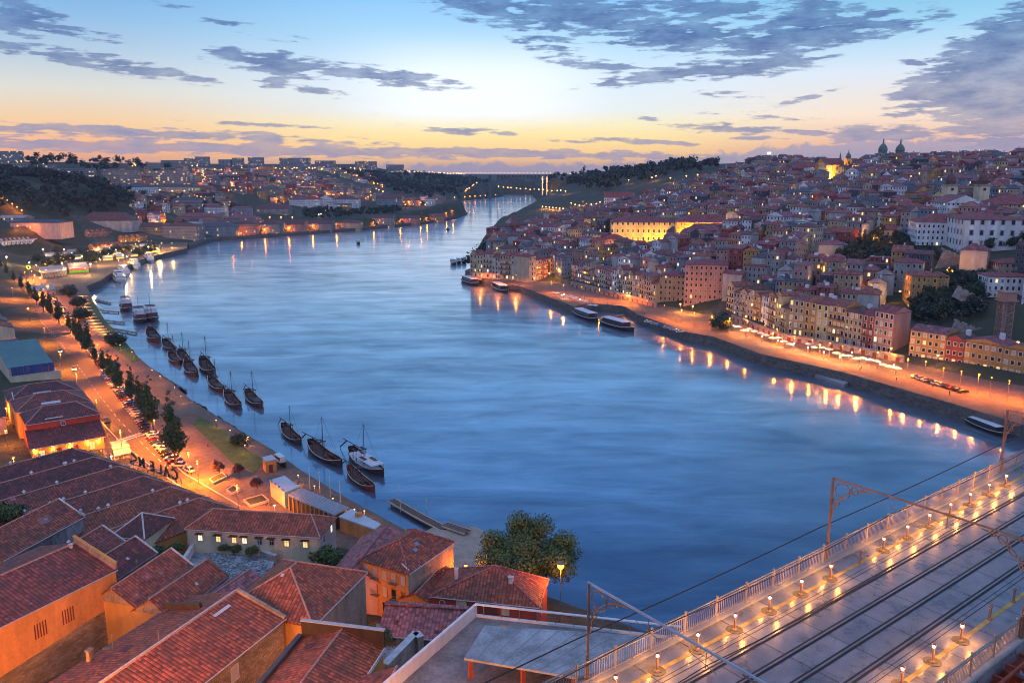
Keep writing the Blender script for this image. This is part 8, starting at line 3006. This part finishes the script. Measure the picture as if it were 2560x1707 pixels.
def far_lamps(px, n, h, r, bulb, power, label, every=1, jit=0):
 for i, (u, v) in enumerate(along(px, n)):
  u, v = u + rnd.uniform(-jit, jit), v + rnd.uniform(-jit, jit) * .6
  if r >= .8:
   p = G(u, v, h)
   FARM[bulb].ball(p, max(r * .95, p.y * .00068), 0, 6, 4)
   FARM['iron'].tube((p.x, p.y, p.z - h), p, .12, n=4)
   if power and i % every == 0:
    plight(FARL, (p.x, p.y, p.z - r - .4), power, SOD if bulb == 'sodium' else WRM, r)
   continue
  lamp(px=(u, v), h=h, bulb=bulb, r=r, power=power if i % every == 0 else 0, col=SOD if bulb == 'sodium' else WRM, label=label, group=label)

far_lamps([(588, 586), (640, 574), (760, 566), (885, 558)], 10, 5, .7, 'sodium', 5200, 'arched-glow lamp on the riverside embankment before the bend')
far_lamps([(925, 556), (1048, 548), (1100, 538), (1140, 524)], 13, 5, .7, 'sodium', 5200, 'arched-glow lamp on the embankment towards the headland')
far_lamps([(660, 543), (745, 543)], 3, 7, 1.0, 'sodium', 6000, 'bright street lamp above the waterside warehouses')
far_lamps([(720, 485), (770, 484), (840, 484), (915, 484)], 5, 7, .9, 'sodium', 7000, 'street lamp along the middle slope road')
far_lamps([(1130, 494), (1245, 487)], 9, 4, .9, 'sodium', 2500, 'lamp along the far spit', 2)
far_lamps([(1010, 510), (1040, 500), (1060, 515)], 8, 6, .8, 'sodium', 4000, 'lamp on the headland lanes', 2, 6)
far_lamps([(932, 456), (955, 462), (960, 480), (935, 470)], 8, 7, .9, 'sodium', 3000, 'lamp climbing the winding road past the wood', 2, 3)
far_lamps([(888, 432), (896, 445), (898, 452)], 4, 7, .9, 'sodium', 3000, 'lamp on the steep lane by the small orange house', 2)
far_lamps([(1160, 480), (1180, 465), (1200, 452)], 7, 7, .9, 'warm', 2500, 'lamp on the road climbing from the spit', 2, 2)
far_lamps([(1005, 427), (1080, 431), (1165, 436)], 22, 8, 1.1, 'warm', 2500, 'lamp of the ridge road leading to the far bridge', 4, 2)
far_lamps([(640, 418), (720, 422), (860, 422), (950, 426)], 34, 7, 1.0, 'warm', 2500, 'amber lamp in the streets under the skyline blocks', 4, 5)
far_lamps([(440, 412), (520, 420), (640, 424)], 18, 7, .9, 'warm', 2500, 'amber lamp in the streets near the stepped tower', 4, 6)
far_lamps([(325, 415), (345, 410)], 5, 7, .9, 'warm', 2500, 'amber lamp over the long apartment block', 4, 3)
far_lamps([(505, 425), (512, 445)], 5, 7, .9, 'sodium', 4000, 'orange lamp stacked on the steep street before the office block', 2, 2)
far_lamps([(0, 490), (25, 505), (60, 530)], 5, 6, .7, 'sodium', 3500, 'lamp of the street climbing at the left edge')
far_lamps([(270, 450), (330, 450)], 3, 5, .75, 'sodium', 16000, 'orange lamp at the foot of the long apartment block')
far_lamps([(385, 452), (450, 452)], 3, 5, .75, 'sodium', 16000, 'orange lamp at the foot of the pinkish apartment block')
far_lamps([(28, 562), (72, 568), (125, 573)], 3, 5, .6, 'sodium', 5000, 'lamp on the long pinkish warehouse wall')
far_lamps([(375, 558), (420, 548)], 4, 5, .6, 'sodium', 3500, 'lamp on the orange-fronted store')
far_lamps([(455, 586), (500, 584)], 2, 5, .7, 'sodium', 5500, 'round lamp glow on the grey-white warehouses')
far_lamps([(540, 515), (548, 540)], 3, 6, .8, 'sodium', 5000, 'lamp on the dark slope above the bluish warehouse')
far_lamps([(560, 440), (620, 432), (700, 440), (760, 452)], 14, 7, .8, 'warm', 2500, 'lamp in the suburb below the skyline blocks', 3, 8)
far_lamps([(560, 480), (640, 470), (740, 460), (830, 455)], 14, 7, .8, 'sodium', 3500, 'orange lamp on the middle slope of the left bank', 2, 8)
far_lamps([(795, 538), (820, 525), (842, 516)], 8, 5, .7, 'cool', 1500, 'white lamp of the stairway under the white lodges', 3, 2)
far_lamps([(745, 503), (800, 503)], 5, 6, .7, 'cool', 1200, 'white lamp on the long lodge front')
far_lamps([(0, 408), (60, 405), (130, 412)], 8, 6, .7, 'warm', 2000, 'lamp among the pale blocks above the wooded hill', 3, 4)
far_lamps([(280, 478), (480, 476)], 6, 5, .7, 'cool', 1500, 'floodlight on the long low white lodges', 2, 3)
for i, (x, y) in enumerate(placed[::3]):
 z = gz(x + 8, y - 9)
 FARM['sodium'].ball((x + 8, y - 9, z + 6), max(.6, y * .00062), 0, 6, 4)
 FARM['iron'].tube((x + 8, y - 9, z), (x + 8, y - 9, z + 6), .1, n=4)
 if i % 3 == 0:
  plight(FARL, (x + 8, y - 9, z + 4.8), 4500, SOD, .6)
for i in range(60):
 u = rnd.uniform(70, 430)
 v = 690 - (u - 60) * .22 + rnd.uniform(-34, 18)
 if u > 330:
  v = rnd.uniform(600, 622)
 p = W(u, v, QZ + 5)
 bl = rnd.choice(('cool', 'cool', 'warm'))
 lamp(at=(p.x, p.y, QZ), h=5, bulb=bl, r=rnd.choice((.2, .28, .42)), power=12000 if i % 2 == 0 else 0, col=(1, .48, .10) if bl == 'cool' else WRM, label='%s lamp of the crowded esplanade behind the boat landing' % ('white' if bl == 'cool' else 'amber'), group='%s esplanade lamps' % bl)
for u, v, lb in ((107, 623, 'big white lamp above the esplanade, nearest the left edge'), (160, 624, 'big white lamp above the esplanade, beside the bare pavilion'), (205, 640, 'big white lamp in the middle of the esplanade'), (155, 658, 'big white lamp beside the funfair stall'), (226, 660, 'tall white lamp at the river side of the funfair stall'), (371, 617, 'big white lamp at the far end of the esplanade'), (307, 637, 'big white lamp near the long stone pier'), (16, 642, 'white lamp cluster at the left edge of the esplanade')):
 p = W(u, v, QZ + 9)
 lamp(at=(p.x, p.y, QZ), h=9, bulb='cool', r=.6, power=6000, col=(1, .60, .22), label=lb)
far_lamps([(225, 622), (280, 610), (310, 600)], 6, 5, .5, 'sodium', 4000, 'orange lamp on the gabled stores', 1, 4)
for i, (u, v) in enumerate(along([(1140, 432), (1300, 432.5), (1430, 434)], 30)):
 p = Yp(u, v, AY - 9)
 zd = Yp(u, 436, AY - 9).z
 FARM['warm'].ball(p, 1.0, 0, 6, 4)
 FARM['iron'].tube((p.x, p.y, zd), p, .15, n=4)
far_lamps([(1240, 466), (1300, 472), (1420, 478)], 16, 5, 1.0, 'warm', 2500, 'lamp along the river road below the far bridge', 3, 2)
far_lamps([(1352, 516), (1412, 522)], 7, 3, .8, 'warm', 5000, 'lamp of the brightly lit landing under the far bank')
far_lamps([(1420, 508), (1455, 512), (1520, 505)], 8, 5, .8, 'warm', 2500, 'lamp on the riverside road past the lit landing', 2, 3)
for i, (u, v) in enumerate([(1838, 815), (1870, 826), (1905, 840), (1945, 850), (1985, 858), (2020, 868), (2060, 880), (2100, 892), (2130, 880), (2165, 895), (2200, 905), (2235, 912), (1410, 735), (1450, 748)]):
 p = W(u, v, QZ + 3)
 lamp(at=(p.x, p.y, QZ), h=3, bulb='cool', r=.34, power=1500, col=(1, .62, .25), label='bright cafe light over the tables, %s from the clipped tree' % on[i], group='cafe lights of the city quay')
for k, q in FARM.items():
 if q.f:
  q.build('lamp_bulbs' if k != 'iron' else 'lamp_posts', M[k], FARL)
print('lights', NL[0])
# ------------------------------------------------------------------ evening haze
m = bpy.data.materials.new('haze_air')
m.use_nodes = True
g = NT(m.node_tree)
pv = g.n('ShaderNodeVolumePrincipled', i_Color=(.62, .72, .92, 1), i_Density=.00006, i_Anisotropy=.2)
g.n('ShaderNodeOutputMaterial', i_Volume=pv.outputs[0])
mb = MB()
mb.box((0, 2900, 62), (15000, 8600, 140))
o = mb.build('haze', m)
tag(o, kind='stuff')
SC.cycles.volume_bounces = 0
